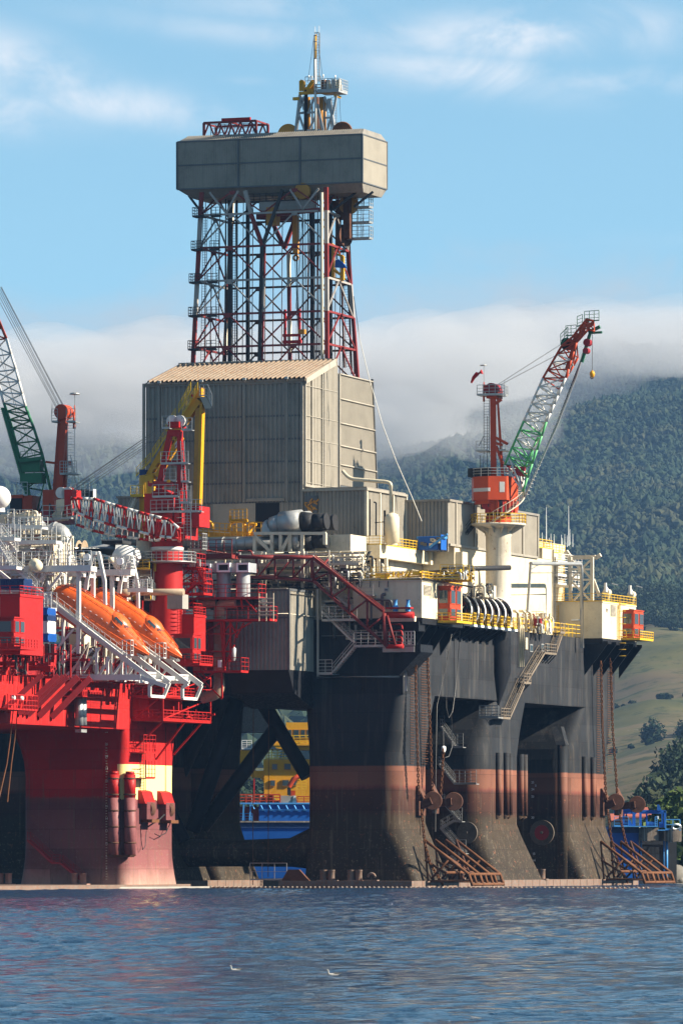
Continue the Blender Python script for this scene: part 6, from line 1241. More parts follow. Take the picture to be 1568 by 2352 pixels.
def block(fr, name, zone, x0, y0, x1, y1, v0, dv, mat, lab, cat='deck house', zb=None, dress=True):
    p = fr.F(zone, x0, y0, v0); q = fr.F(zone, x1, y1, v0); zb = q.z if zb is None else zb; T = Thing(fr, name, ((p.x + q.x) / 2, v0, zb), lab, cat)
    b = MB(); b.bx(p.x, q.x, v0, v0 + dv, zb, p.z); T.part('wall', b, mat); b = MB(); b.bx(p.x - .1, q.x + .1, v0 - .1, v0 + dv + .1, p.z, p.z + .18); T.part('roof', b, mat)
    if dress: b = MB(); b.rail([(p.x, v0, p.z + .18), (q.x, v0, p.z + .18), (q.x, v0 + dv, p.z + .18)], 1.1, 1.1, .055); T.part('railing', b, mat if 'red' in mat else 'white')
    return T, p, q
# recessed bulk of the red rig's superstructure
b = MB(); b.bx(-26, -3.4, -58, 12, RT, RT + 4.5); single(RF, 'machinery_house', b, 'red_deep', 'long dark red machinery house behind the lifeboats', 'machinery house') 
T_, p, q = block(RF, 'deck_tower', 'E', 0, 760, 155, 1210, -46, 7, 'red', 'plain red deck tower standing in front of the blue containers')
cb = re_(0, 1165, -46.6); cab((cb.x + .3, -50.2, cb.z), 'operator_cab', 'red glazed cab built onto the deck tower before the blue containers', 3.0, 3.2, 3.4, 'red', None, RF, True, 'red')
T_, p, q = block(RF, 'deck_tower', 'E', 1175, 895, 1303, 1245, 6.0, 4, 'red', 'red deck tower between the lifeboat bows and the caged ladder')
T_, p, q = block(RF, 'deck_tower', 'E', 1385, 918, 1520, 1180, 6.0, 4, 'red', 'red deck tower above the glazed cab beside the lifeboat bows')
cb = re_(1420, 1290, 5.8); cab((cb.x, 3.2, cb.z), 'operator_cab', 'red glazed cab just beyond the lifeboat bows', 2.6, 2.7, 3.6, 'red', None, RF, True, 'red')
b = MB(); b.ladder(re_(1345, 1130, 5.5), re_(1345, 840, 5.5), (1, 0, 0), 1.2); b.ladder(re_(1330, 1130, 5.2), re_(1330, 840, 5.2), (1, 0, 0), 1.6)
for i in range(9): z = re_(0, 850 + i * 32, 5.3).z; b.ring((re_(1352, 0, 5.3).x, 5.2, z), (0, 0, 1), .8, .05, 10, 4)
single(RF, 'ladder_shaft', b, 'red', 'caged red ladder trunk between the two red deck towers', 'ladder')
b = MB(); p = re_(1420, 1140, 4); q = re_(1468, 1075, 4); b.rail([p, (q.x, p.y, p.z)], q.z - p.z, .8, .07, 3); p = re_(1330, 1115, 4); q = re_(1390, 1075, 4); b.rail([p, (q.x, p.y, p.z)], q.z - p.z, .5, .07, 4); single(RF, 'railing', b, 'white', 'short white railing on the red deck tower by the caged ladder', 'railing')
# containers
for x0, y0, x1, y1, m, lab in ((155, 850, 375, 905, 'blue', 'blue container stacked behind the boat frame'), (150, 905, 375, 950, 'blue_dark', 'dark blue container at the middle of the stack behind the boat frame'), (155, 950, 375, 1050, 'white', 'white container below the blue ones behind the boat frame'), (160, 1050, 380, 1110, 'blue', 'blue container at the bottom of the stack'), (0, 620, 190, 700, 'blue_dark', 'dark blue container behind the white stairs')):
    v0 = -26; p = re_(x0, y0, v0); q = re_(x1, y1, v0); b = MB(); b.corr((p.x, v0), (q.x, v0), q.z + .1, p.z - .1, .3, .06); b.corr((q.x, v0), (q.x, v0 + 2.4), q.z + .1, p.z - .1, .3, .06); b.bx(p.x, q.x, v0 + .05, v0 + 2.4, q.z, p.z); b.bx(p.x - .05, q.x + .08, v0 - .1, v0 + .05, p.z - .15, p.z); b.bx(p.x - .05, q.x + .08, v0 - .1, v0 + .05, q.z, q.z + .15)
    single(RF, 'container', b, m, lab, 'container')
junk(RF, 'pipework', re_(0, 0, -24).x, re_(330, 0, -24).x, -25.5, -23.5, re_(0, 1300, -24).z, re_(0, 1080, -24).z, 60, ['red', 'red_deep', 'red', 'dark_steel'], 21, 'dense red pipework low behind the white boat platform')
junk(RF, 'pipework', re_(-20, 0, -24).x, 3.5, -45, -26, RT, RT + 4, 120, ['red', 'red_deep', 'red', 'dark_steel'], 61, 'red pipes and stanchions on the deck edge beneath the plain red tower')
junk(RF, 'pipework', 0, 3, -20, 14, RT, RT + 4.5, 130, ['red', 'red_deep', 'red_deep', 'cream_old'], 62, 'red pipes crowding the deck edge behind the boat ramps')
junk(RF, 'pipework', re_(420, 0, -10).x, re_(760, 0, -10).x, -11, -8.5, re_(0, 1360, -10).z, re_(0, 1000, -10).z, 70, ['red', 'red_deep', 'red', 'red_deep', 'cream_old'], 22, 'dense red pipework in shade beneath the lifeboats')
junk(RF, 'pipework', re_(1040, 0, 7).x, re_(1240, 0, 7).x, 6, 9, re_(0, 1240, 7).z, re_(0, 780, 7).z, 30, ['red', 'red_deep', 'red'], 23, 'red pipe frames behind the second lifeboat')
b = MB()
for x0, x1 in ((0, 90), (150, 300)): 
    p = re_(x0, 1210, -22); q = re_(x1, 1280, -22); b.bx(p.x, q.x, -23, -21.8, p.z - .2, p.z)
    for i in range(14): u = p.x + (q.x - p.x) * i / 14; b.bx(u, u + .14, -23, -21.7, q.z, p.z)
single(RF, 'ribbed_screen', b, 'red', 'ribbed red screen beneath the plain red deck tower', 'screen')
b = MB(); c0 = re_(150, 1370, -23); c1_ = re_(250, 1190, -23); b.stair(c0, c1_, (0, 1, 0)); single(RF, 'stair', b, 'red', 'red stair rising behind the boat platform', 'stair')
b = MB()
for i in range(4): b.pipe([re_(700 - i * 3, 1160 + i * 22, -14), re_(760, 1160 + i * 22, -14)], .32, 10)
b.bx(re_(540, 0, -13).x, re_(660, 0, -13).x, -13, -10, re_(0, 1200, -13).z, re_(0, 1060, -13).z); b.bx(re_(790, 0, -13).x, re_(910, 0, -13).x, -13, -10, re_(0, 1250, -13).z, re_(0, 1110, -13).z); single(RF, 'pump_skid', b, 'cream', 'cream pump skid with stacked hoses under the first lifeboat', 'pump skid')
# domes
for zone, x, y, r, v, lab, cut in (('E', 985, 465, 1.0, 2, 'white radome with a flat cut side beside the red crane pedestal', True), ('B', -5, 1745, 1.0, -20, 'round white radome above the white stairs and landings', False)):
    c = RF.F(zone, x, y, v); rr = RF.F(zone, x + (103 if zone == 'E' else 84), y, v).x - c.x; b = MB(); b.sphere(c, rr, 40, 24)
    if cut: b.lathe([(rr * .42, -rr * .2), (rr * .42, rr * 1.07)], c, (1, -.1, .35), 20)
    b.lathe([(rr * .5, -rr * 1.25), (rr * .45, -rr * .8)], c, n=20); single(RF, 'radome', b, 'white', lab, 'radome')
# big ducts
b = MB(); b.use('grey').pipe([re_(430, 390, 12), re_(930, 385, 12)], [1.15, 1.15], 20); b.use('steel_pipe')
b.pipe([re_(620, 390, 11.9), re_(665, 390, 11.9)], 1.2, 20); single(RF, 'exhaust_duct', b, 'galv' if False else None, 'large grey horizontal duct behind the radome', 'duct')
b = MB(); b.pipe([re_(170, 240, -6), re_(500, 240, -6), re_(515, 420, -6)], 1.05, 18, 2.0)
for x in (235, 330, 430): b.tube(re_(x, 240, -6), re_(x + 12, 240, -6), 1.12, 18)
single(RF, 'bent_duct', b, 'galv', 'pale insulated duct bending down behind the white railings', 'duct')
b = MB(); b.tube(re_(1030, 725, -4), re_(1440, 722, -4), .42, 14); b.tube(re_(935, 735, -4), re_(1030, 730, -4), .55, 14); single(RF, 'vent_pipe', b, 'steel_pipe', 'brown grey horizontal vent pipe in front of the red pedestal', 'pipe')
b = MB(); b.use('cream_old').lathe([(1.15, 0), (1.15, 7)], re_(1140, 690, 6) + V((0, 0, -1)), n=20); b.lathe([(1.0, 0), (1.0, 5)], re_(1060, 690, 7), n=20); p = re_(1310, 855, 2); q = re_(1430, 740, 2); b.use('concrete').bx(p.x, q.x, 2, 4, p.z, q.z); single(RF, 'storage_silo', b, 'cream_old' if False else None, 'pair of pale silos between the radome and the red pedestal', 'silo')
b = MB(); x0 = re_(795, 320, 8); x1 = re_(960, 320, 8); b.use('dark_steel').bx(x0.x, x1.x, 8, 11, x0.z - .4, x0.z); b.use('galv').rail([x0, (x1.x, 8, x0.z)], 1.9, .9, .06, 4); b.use('dark_steel')
for i in range(8): z = re_(0, 350 + i * 28, 8).z; b.beam((re_(1120, 0, 8).x, 8, z), (re_(1180, 0, 8).x, 8, z - 1), .1)
b.beam(re_(1120, 560, 8), re_(1120, 330, 8), .2); b.beam(re_(1180, 560, 8), re_(1180, 330, 8), .2); single(RF, 'walkway_tower', b, None, 'dark steel walkway tower beside the red crane pedestal', 'walkway')
# white walkways, left
T = Thing(RF, 'white_walkway', re_(300, 550, -18), 'white railed walkway running over the lifeboats', 'walkway')
zW = re_(400, 530, -18).z; b = MB(); p = re_(225, 530, -18); q = re_(1025, 560, -18); p2 = re_(700, 530, -8); q2 = re_(1025, 560, -8); b.bx(p.x, q.x - 4.6, -19.5, -17.6, zW - .6, zW); b.bx(p.x, q2.x, -8, -6.5, zW - .6, zW); T.part('deck', b, 'white')
b = MB(); b.rail([(p.x, -19.5, zW), (q.x - 4.6, -19.5, zW)], 1.9, 1.0, .06, 4); b.rail([(p2.x - 4, -8, zW), (q2.x, -8, zW), (q2.x, -6.5, zW)], 1.8, 1.0, .06, 4); T.part('railing', b, 'white')
b = MB(); c = re_(295, 520, -20); b.lathe([(.7, 0), (.75, .3), (.75, 1.1), (.3, 1.25)], c, (0, -1, .2), 18); b.tube(re_(640, 460, -19), re_(640, 415, -19), .35, 12); b.tube(re_(872, 490, -17), re_(872, 450, -17), .35, 12); b.bx(re_(235, 0, -19).x, re_(262, 0, -19).x, -19.6, -19, re_(0, 600, -19).z, re_(0, 545, -19).z); T.part('fitting', b, 'cream')
def wstairs(lst, lab, mat='white', v=-22):
    b = MB()
    for (x0, y0, x1, y1) in lst: b.stair(re_(x0, y0, v), re_(x1, y1, v), (0, .9, 0), r=.055)
    return single(RF, 'stair', b, mat, lab, 'stair')
wstairs([(290, 700, 60, 480)], 'long white stair descending to the first lifeboat frame', v=-21)
wstairs([(60, 470, -100, 230)], 'white stair under the pale walkways, above the plain red tower', v=-22); wstairs([(120, 400, 0, 250)], 'short white stair above the long one', v=-19)
for (x0, x1, y, v, h, lab) in ((-40, 115, 300, -21, 1.7, 'upper white railed landing above the white stair'), (-40, 440, 330, -16, 1.8, 'white railed gallery under the bent duct'), (-40, 130, 525, -23, 1.9, 'lower white railed landing beside the foot of the white stair'), (190, 400, 850, -22, 1.9, 'white railed landing beside the stern of the first lifeboat'), (100, 330, 210, -12, 1.2, 'pale railed platform above the bent duct'), (60, 110, 200, -10, 2.0, 'narrow cream railed platform under the round radome'), (1000, 1155, 700, -9, 1.2, 'pale railed platform between the second davit and the red pedestal')):
    p = re_(x0, y, v); q = re_(x1, y, v); b = MB(); b.bx(p.x, q.x, v, v + 1.8, p.z - .35, p.z); b.rail([p, (q.x, v, p.z)], h, 1.0, .06, 4); b.rail([(p.x, v + 1.8, p.z), (q.x, v + 1.8, p.z)], h, 1.3, .05, 3); single(RF, 'landing', b, 'white', lab, 'landing')
junk(RF, 'pipework', re_(-40, 0, -14).x, re_(420, 0, -14).x, -14, -10, re_(0, 720, -14).z, re_(0, 330, -14).z, 150, ['white', 'white', 'cream', 'white', 'galv', 'cream'], 31, 'jumble of white steel frames and pipes behind the stairs', big=.3)
junk(RF, 'pipework', re_(120, 0, -8).x, re_(560, 0, -8).x, -9, -6, re_(0, 560, -8).z, re_(0, 290, -8).z, 70, ['white', 'cream', 'cream_old', 'galv'], 32, 'pale pipes and posts behind the walkway railing', big=.3)
junk(RF, 'pipework', re_(-20, 0, -8).x, re_(290, 0, -8).x, -9, -6, re_(0, 270, -8).z, re_(0, 90, -8).z, 45, ['cream', 'cream_old', 'cream', 'galv'], 33, 'cream vent stacks and frames beneath the round radome', big=.3)
junk(RF, 'pipework', re_(500, 0, 3).x, re_(1190, 0, 3).x, 2, 8, re_(0, 800, 3).z, re_(0, 440, 3).z, 110, ['dark_steel', 'cream_old', 'galv', 'dark_steel', 'cream', 'yellow_rail'], 34, 'dark machinery and pipes behind the davits', big=.3)
b = MB(); b.bx(re_(440, 0, 9).x, re_(1190, 0, 9).x, 9, 16, re_(0, 900, 9).z, re_(0, 480, 9).z); single(RF, 'equipment_house', b, 'dark_steel', 'dark equipment house behind the davits', 'equipment house')
b = MB(); b.bx(re_(-60, 0, -5).x, re_(440, 0, -5).x, -5, 4, re_(0, 1000, -5).z, re_(0, 470, -5).z); single(RF, 'stores_house', b, 'cream_old', 'shaded cream stores house behind the white stairs', 'stores house')
# ---------------------------------------------------------------- lifeboats and launch frames
def lifeboat(v, lab, grp):
    """free fall boat: axis from stern to bow in the plane v"""
    A = re_(440, 740, -16); B = re_(1165, 1215, -16); A = V((A.x, v, A.z)); B = V((B.x, v, B.z)); ax = (B - A); Lb = ax.length; ax.normalize(); up = V((-ax.z, 0, ax.x)); si = V((0, 1, 0))
    P = lambda s, y, h: A + ax * s * Lb + si * y + up * h
    T = Thing(RF, 'lifeboat', A, lab, 'lifeboat', grp)
    def sec(s):
        # half width, top height, bottom depth at station s
        w_ = np.interp(s, [0, .08, .3, .55, .75, .88, .96, 1], [1.35, 1.6, 1.72, 1.72, 1.5, .95, .42, .05]); tp = np.interp(s, [0, .06, .2, .5, .7, .85, .95, 1], [1.4, 1.95, 2.25, 2.25, 1.75, 1.1, .6, .25]); bt = np.interp(s, [0, .1, .3, .6, .8, .93, 1], [-1.75, -1.95, -2.0, -1.9, -1.45, -.7, .1]); return w_, tp, bt
    def pt(s, a):
        w_, tp, bt = sec(s); c_, s_ = math.cos(a), math.sin(a); e = .85 if s_ > 0 else 1.05
        return P(s, w_ * math.copysign(abs(c_) ** .8, c_), (tp if s_ > 0 else -bt) * math.copysign(abs(s_) ** e, s_))
    b = MB(); n = 36; N = 34; ss = [i / N for i in range(N + 1)]; vs = [pt(s, 2 * math.pi * k / n) for s in ss for k in range(n)]
    b.add(vs, [(i * n + k, i * n + (k + 1) % n, (i + 1) * n + (k + 1) % n, (i + 1) * n + k) for i in range(N) for k in range(n)], True); b.add(vs[:n], [tuple(range(n))], False); hull = T.part('hull', b, 'orange')
    b = MB()
    for a in (0, math.pi): b.pipe([pt(s, a) for s in [i / 24 for i in range(25)]], [.10] * 25, 6)
    b.pipe([pt(s, -math.pi / 2) + up * -.05 for s in [i / 20 for i in range(3, 21)]], .10, 6); T.part('rub_rail', b, 'orange_dark')
    b = MB()
    for a in (.95, math.pi - .95, 1.25): 
        b.pipe([pt(.02 + .9 * i / 20, a) + up * .16 for i in range(21)], .035, 4)
        for i in range(16): q = pt(.04 + .88 * i / 15, a); b.beam(q, q + up * .18, .06)
    T.part('grab_rail', b, 'orange_dark')
    # conning cockpit with collar and windows
    b = MB(); C = P(.64, 0, 1.45); pr = [(1.5, -.4), (1.42, .15), (1.2, .5), (.75, .75), (.05, .85)]; n2 = 24; vs = []
    for rr, h in pr:
        for k in range(n2): t = 2 * math.pi * k / n2; vs.append(C + ax * rr * 1.15 * math.cos(t) + si * rr * math.sin(t) + up * (h - .22 * rr * math.cos(t)))
    b.add(vs, [(i * n2 + k, i * n2 + (k + 1) % n2, (i + 1) * n2 + (k + 1) % n2, (i + 1) * n2 + k) for i in range(4) for k in range(n2)], True); ck = T.part('cockpit', b, 'orange')
    b = MB(); b.pipe([C + ax * 1.65 * math.cos(t) + si * 1.5 * math.sin(t) + up * (-.05 - .38 * math.cos(t) - .3 * abs(math.sin(t))) for t in [2 * math.pi * k / 28 for k in range(29)]], .10, 6); T.part('collar', b, 'orange_dark', ck)
    for a0, a1 in ((-50, -22), (-15, 15), (22, 50), (-110, -62), (62, 110)):
        b = MB(); m = 5; lo = []; hi = []
        for i in range(m + 1):
            t = R_(a0 + (a1 - a0) * i / m); f = lambda rr, h: C + ax * rr * 1.15 * math.cos(t) + si * rr * math.sin(t) + up * (h - .22 * rr * math.cos(t)); lo.append(f(1.43, .16)); hi.append(f(1.26, .46))
        b.add(lo + hi, [(i, i + 1, m + 2 + i, m + 1 + i) for i in range(m)], False); b.add([p_ - up * .0 - (p_ - C).normalized() * .05 for p_ in lo + hi], [(i, i + 1, m + 2 + i, m + 1 + i) for i in range(m)], False); T.part('window', b, 'glass', ck)
    b = MB()
    for row, a in ((0, -.28), (1, .33), (2, -.85)):
        for i in range(14):
            s = .08 + .85 * i / 14; q0, q1 = pt(s, math.pi + a if False else -a + 0 if False else (2 * math.pi - a) if False else a), None
            for sg in (1, -1):
                aa = a if sg > 0 else math.pi - a; q0 = pt(s, aa); q1 = pt(s + .018, aa); o = (q0 - P(s, 0, 0)).normalized() * .02; b.beam(q0 + o, q1 + o, .05, .05)
    T.part('reflective_tape', b, 'signal_white')
    b = MB(); q = P(.955, 0, -.55); b.hexa([q + si * -.62 + up * -.12 - ax * .5, q + si * .62 + up * -.12 - ax * .5, q + si * .62 + up * -.12 + ax * .5, q + si * -.62 + up * -.12 + ax * .5, q + si * -.62 + up * .1 - ax * .5, q + si * .62 + up * .1 - ax * .5, q + si * .62 + up * .1 + ax * .5, q + si * -.62 + up * .1 + ax * .5]); T.part('bow_plate', b, 'galv')
    b = MB(); b.lathe([(.45, 0), (.45, .12), (.3, .2)], P(.86, 0, .92), up + ax * .3, 16); b.lathe([(.5, 0), (.5, .1)], P(.3, 0, 1.98), up, 16); T.part('hatch', b, 'orange_dark')
    b = MB(); q = P(0, 0, 0); b.use('soot_black').lathe([(.5, -.5), (.55, 0)], P(-.0, 0, -1.2), ax, 14); b.use('orange_dark').lathe([(.9, -.15), (.95, 0)], P(0, 0, .2), ax, 20); T.part('stern_gear', b)
    return T
BV1, BV2 = -16.0, -5.2
lifeboat(BV1, 'orange free fall lifeboat nearer the plain red tower, wholly in view', 'lifeboats on the red rig')
lifeboat(BV2, 'orange free fall lifeboat half hidden behind the other one', 'lifeboats on the red rig')
def launch(v, n, lab):
    F = lambda x, y, dv=0: (lambda p: V((p.x, v + dv, p.z)))(re_(x, y, -17.6)); T = Thing(RF, 'launch_frame', F(640, 1370), lab, 'launch frame', 'lifeboat launch frames')
    for dv in (-2.3, 2.3):
        b = MB(); b.beam(F(300, 720, dv), F(1235, 1430, dv), .32, .62); b.beam(F(300, 700, dv + .5), F(1000, 1215, dv + .5), .2, .2); T.part('ramp_beam', b, 'white')
        b = MB(); b.beam(F(1235, 1430, dv), F(1190, 1455, dv) if dv < 0 else F(1190, 1540, dv), .35); b.beam(F(1190, 1455, dv), F(1190, 1540, dv), .35) if dv < 0 else None; T.part('end_hook', b, 'white')
        b = MB()
        for x0, y0, x1, y1, w_ in ((634, 1370, 634, 560, .45), (272, 1370, 280, 760, .28), (405, 1370, 405, 870, .22), (510, 1370, 510, 960, .22), (775, 1365, 775, 1160, .3), (860, 1365, 860, 1230, .28), (1005, 1370, 1005, 1200, .22), (290, 1370, 600, 1010, .24), (440, 1370, 620, 1160, .22), (545, 1370, 745, 1170, .24), (660, 1370, 800, 1160, .24), (800, 1370, 880, 1240, .22), (905, 1370, 970, 1280, .22), (180, 700, -10, 545, .35) if n == 0 and dv < 0 else (0, 0, 0, 0, 0), (280, 700, 390, 560, .3)):
            if w_: b.beam(F(x0, y0, dv), F(x1, y1, dv), w_, w_)
        T.part('post', b, 'white')
    b = MB(); b.beam(F(1190, 1540, -2.3), F(1190, 1540, 2.3), .35); b.beam(F(634, 590, -2.3), F(634, 590, 2.3), .4)
    for t in range(5): p = F(330 + t * 200, 745 + t * 152); b.beam(p + V((0, -2.3, 0)), p + V((0, 2.3, 0)), .22)
    T.part('cross_beam', b, 'white')
    b = MB(); ln = 60; a_, c_ = F(400, 770, -2.1), F(990, 1225, -2.1)
    for hh in (.55, 1.1): b.beam(a_ + V((0, -.8, hh)), c_ + V((0, -.8, hh)), .05)
    b.beam(a_ + V((0, -.8, 0)), c_ + V((0, -.8, 0)), .06, .25)
    for i in range(ln): p = a_.lerp(c_, i / ln); b.beam(p, p + V((0, -.8, 0)), .2, .05)
    for i in range(14): p = a_.lerp(c_, i / 13) + V((0, -.8, 0)); b.beam(p, p + V((0, 0, 1.1)), .05)
    e = c_ + V((0, -.8, 0)); b.rail([e, e + V((1.1, 0, 0)), e + V((1.1, .8, 0))], 1.9, .6, .06); T.part('side_ladder', b, 'white')
    # davit: inverted V legs and hanging blocks
    for dv in (0,):
        b = MB(); b.beam(F(640, 640, dv), F(690, 405, dv), .42); b.beam(F(733, 405, dv), F(782, 640, dv), .42); b.beam(F(782, 640, dv), F(785, 820, dv), .38); b.beam(F(640, 640, dv), F(634, 700, dv), .45); b.hexa([F(680, 425, dv - .25), F(745, 425, dv - .25), F(745, 425, dv + .25), F(680, 425, dv + .25), F(683, 398, dv - .25), F(740, 398, dv - .25), F(740, 398, dv + .25), F(683, 398, dv + .25)]); T.part('davit_leg', b, 'white')
    b = MB(); b.beam(F(712, 415, -.4), F(712, 415, .4), .4); T.part('davit_beam', b, 'white')
    b = MB(); b.use('wire_dark').beam(F(714, 420, -2.7), F(714, 520, -2.7), .12); b.use('signal_white').prism([F(x, y, -2.8) for x, y in ((700, 525), (714, 512), (728, 525), (732, 555), (718, 572), (700, 562))], (0, .35, 0)); b.lathe([(.45, 0), (.45, .3)], F(716, 455, -2.9), (0, -1, 0), 14); b.use('wire_dark').beam(F(712, 570, -2.7), F(712, 600, -2.7), .15); T.part('hanging_block', b)
    return T
launch(BV1, 0, 'white steel launch ramp and davit carrying the first lifeboat'); launch(BV2, 1, 'white steel launch ramp and davit carrying the second lifeboat')
F = lambda x, y, v: re_(x, y, v); b = MB(); p = F(155, 1392, -18.5); q = F(1105, 1392, -18.5); b.beam((p.x, -18.5, p.z), (q.x, -18.5, q.z), .4, .7); b.beam((p.x + 3, -2.5, p.z), (q.x, -2.5, q.z), .4, .7)
for t in range(7): u = p.x + (q.x - p.x) * t / 6; b.beam((u, -18.5, p.z), (u, -2.5, p.z), .3, .5)
b.beam((p.x + 1.5, -14, p.z - .1), (q.x + 1, -14, p.z - .1), .25, .4); b.beam((q.x, -18.5, q.z), (q.x + 3.2, -18.3, q.z - 1.1), .3, .5); single(RF, 'boat_platform', b, 'white', 'long white steel platform beams under the lifeboat frames', 'platform')
b = MB()
for i, (x, s_) in enumerate(((105, 0), (140, 30))):
    b.pipe([sh(x * .8, 130, 3.2), sh(x * .8 - 20, 330, 3.1), sh(x * .8 - 40, 480, 3), sh(x * .8 - 95 + s_, 720, 3)], .07, 5)
single(RF, 'mooring_rope', b, 'rust', 'pair of rusty ropes hanging from the small red fairlead platform', 'rope')
b = MB(); p = sh(60, 140, 3.2); b.use('red').bx(.1, 3.4, p.y - 1, p.y + 8, p.z, p.z + .2); b.rail([(3.4, p.y - 1, p.z), (3.4, p.y + 8, p.z)], 1.8, .9, .08, 3)
for k in (1, 3.5): b.use('white').sphere((3.2, p.y + k, p.z + 1.4), .35, 10, 6)
single(RF, 'fairlead_platform', b, None if b.mats else 'red', 'small red platform with two white blocks holding the rusty ropes', 'platform')
# ================================================================== between the rigs: pipe tower, flare boom, silencers, catwalk
L_ = lambda x, y, v: RF.F('L', x, y, v); Fm = lambda x, y, v: BF.F('F', x, y, v); pv = 13.0
T = Thing(RF, 'pipe_tower', L_(450, 1400, pv), 'red platform tower carrying big brown exhaust pipes', 'pipe tower')
for x0, x1, y, d in ((70, 870, 630, 2.6), (90, 990, 862, 2.6), (190, 690, 1395, 2.6)):
    p = L_(x0, y, pv); q = L_(x1, y, pv); b = MB(); b.bx(p.x, q.x, pv, pv + d, p.z - .28, p.z); T.part('deck', b, 'red_deep' if y == 630 else 'red'); b = MB(); b.rail([p, (q.x, pv, p.z), (q.x, pv + d, p.z)], 1.6, 1.5, .06, 3, kick=False); T.part('railing', b, 'red')
b = MB()
for x0, y0, x1, y1, w_ in ((300, 860, 300, 1390, .25), (480, 860, 515, 1390, .25), (515, 860, 515, 1390, .3), (580, 880, 580, 1300, .22), (300, 1010, 580, 1010, .16), (220, 1190, 600, 1195, .2), (510, 1000, 590, 890, .16), (510, 1190, 580, 1040, .18), (520, 1350, 620, 1120, .18), (580, 890, 655, 1050, .18), (640, 1050, 720, 890, .16), (800, 885, 580, 1020, .16), (620, 1100, 650, 890, .12), (300, 1000, 480, 890, .16), (420, 1400, 270, 1540, .2), (100, 750, 260, 600, .18), (705, 750, 690, 640, .18), (740, 650, 850, 780, .14), (60, 470, 230, 360, .14), (270, 1395, 330, 1480, .14), (490, 1400, 490, 1680, .22), (220, 1420, 490, 1690, .16), (270, 1395, 270, 1200, .15), (320, 1390, 320, 1170, .14)): b.beam(L_(x0, y0, pv + .3), L_(x1, y1, pv + .3), w_); b.beam(L_(x0, y0, pv + 3), L_(x1, y1, pv + 3), w_ * .8)
T.part('frame', b, 'red')
b = MB()
for x, yt, yb, xr in ((248, 700, 1390, 440), (460, 700, 1390, 640)): b.pipe([L_(x, yb + 60, pv + 1.5), L_(x, yt - 10, pv + 1.5), L_(xr, yt - 15, pv + 1.5)], .72, 18, 1.6); [b.tube(L_(x, y, pv + 1.5), L_(x, y + 7, pv + 1.5), .8, 18) for y in (830, 940, 1180)]
b.pipe([L_(460, 1400, pv + 1.5), L_(460, 1640, pv + 1.5), L_(280, 1680, pv + 1.5)], .72, 18, 1.8)
T.part('exhaust_pipe', b, 'steel_pipe')
b = MB(); b.tube(L_(385, 1390, pv + 2.2), L_(385, 880, pv + 2.2), .62, 14); T.part('riser', b, 'red')
b = MB(); b.tube(L_(90, 690, pv + 2.6), L_(230, 690, pv + 2.6), .7, 16); b.tube(L_(380, 688, pv + 2.4), L_(840, 688, pv + 2.4), .85, 18); b.tube(L_(840, 685, pv + 2), L_(930, 685, pv + 2), .6, 16); b.use('steel_pipe').tube(L_(835, 680, pv + 1.9), L_(985, 676, pv + 1.9), .55, 16) if False else None; T.part('silencer', b, 'dark_steel')
b = MB(); b.bx(L_(450, 0, pv - .1).x, L_(486, 0, pv - .1).x, pv - .2, pv - .1, L_(0, 1365, pv).z, L_(0, 1290, pv).z); T.part('sign_board', b, 'signal_white')
b = MB(); c = L_(612, 1290, pv + .5); b.lathe([(.2, 0), (.3, .4), (.35, 1.5), (.1, 1.8)], c, n=12); T.part('lamp', b, 'galv')
b = MB(); x0, x1 = L_(890, 0, pv).x, L_(1040, 0, pv).x
for y in (585, 0): pass
for u in (x0, (x0 + x1) / 2, x1): b.beam((u, pv - .4, L_(0, 890, pv).z), (u, pv - .4, L_(0, 600, pv).z), .09)
for i, y in enumerate((655, 698, 742, 790, 825)): z = L_(0, y, pv).z; b.beam((x0, pv - .4, z), (x1, pv - .4, z), .1, .16)
T.part('scaffold', b, 'cream')
b = MB()
for x in (300, 460, 500): b.use('galv')
T2 = T
# air intakes with white framed mouths
for i, (x0, x1, y0, y1) in enumerate(((250, 375, 280, 370), (440, 578, 268, 362), (645, 778, 268, 362))):
    lab = ('white framed air intake closest to the red pedestal, partly hidden', 'white framed air intake, middle of three', 'white framed air intake farthest from the red pedestal')[i]
    p, q = L_(x0, y0, pv + .5), L_(x1, y1, pv + .5); T = Thing(RF, 'air_intake', (p.x + 1, pv + 1.5, q.z - 3), lab, 'air intake', 'air intakes beside the red pedestal')
    b = MB(); b.bx(p.x - 2.2, q.x, pv + .6, pv + 3, q.z, p.z); b.lathe([(.9, 0), (.9, 3.2)], ((p.x + q.x) / 2 - .5, pv + 1.8, q.z - 3.2), n=20); T.part('duct', b, 'grey')
    b = MB(); w_ = .22; b.bx(p.x, q.x, pv + .3, pv + .62, p.z - w_, p.z); b.bx(p.x, q.x, pv + .3, pv + .62, q.z, q.z + w_); b.bx(p.x, p.x + w_, pv + .3, pv + .62, q.z + w_, p.z - w_); b.bx(q.x - w_, q.x, pv + .3, pv + .62, q.z + w_, p.z - w_); T.part('rim', b, 'signal_white')
    b = MB(); b.bx(p.x + w_, q.x - w_, pv + .52, pv + .6, q.z + w_, p.z - w_); T.part('mouth', b, 'soot_black')  # near-black sheet stands in for the unlit hollow inside the rim
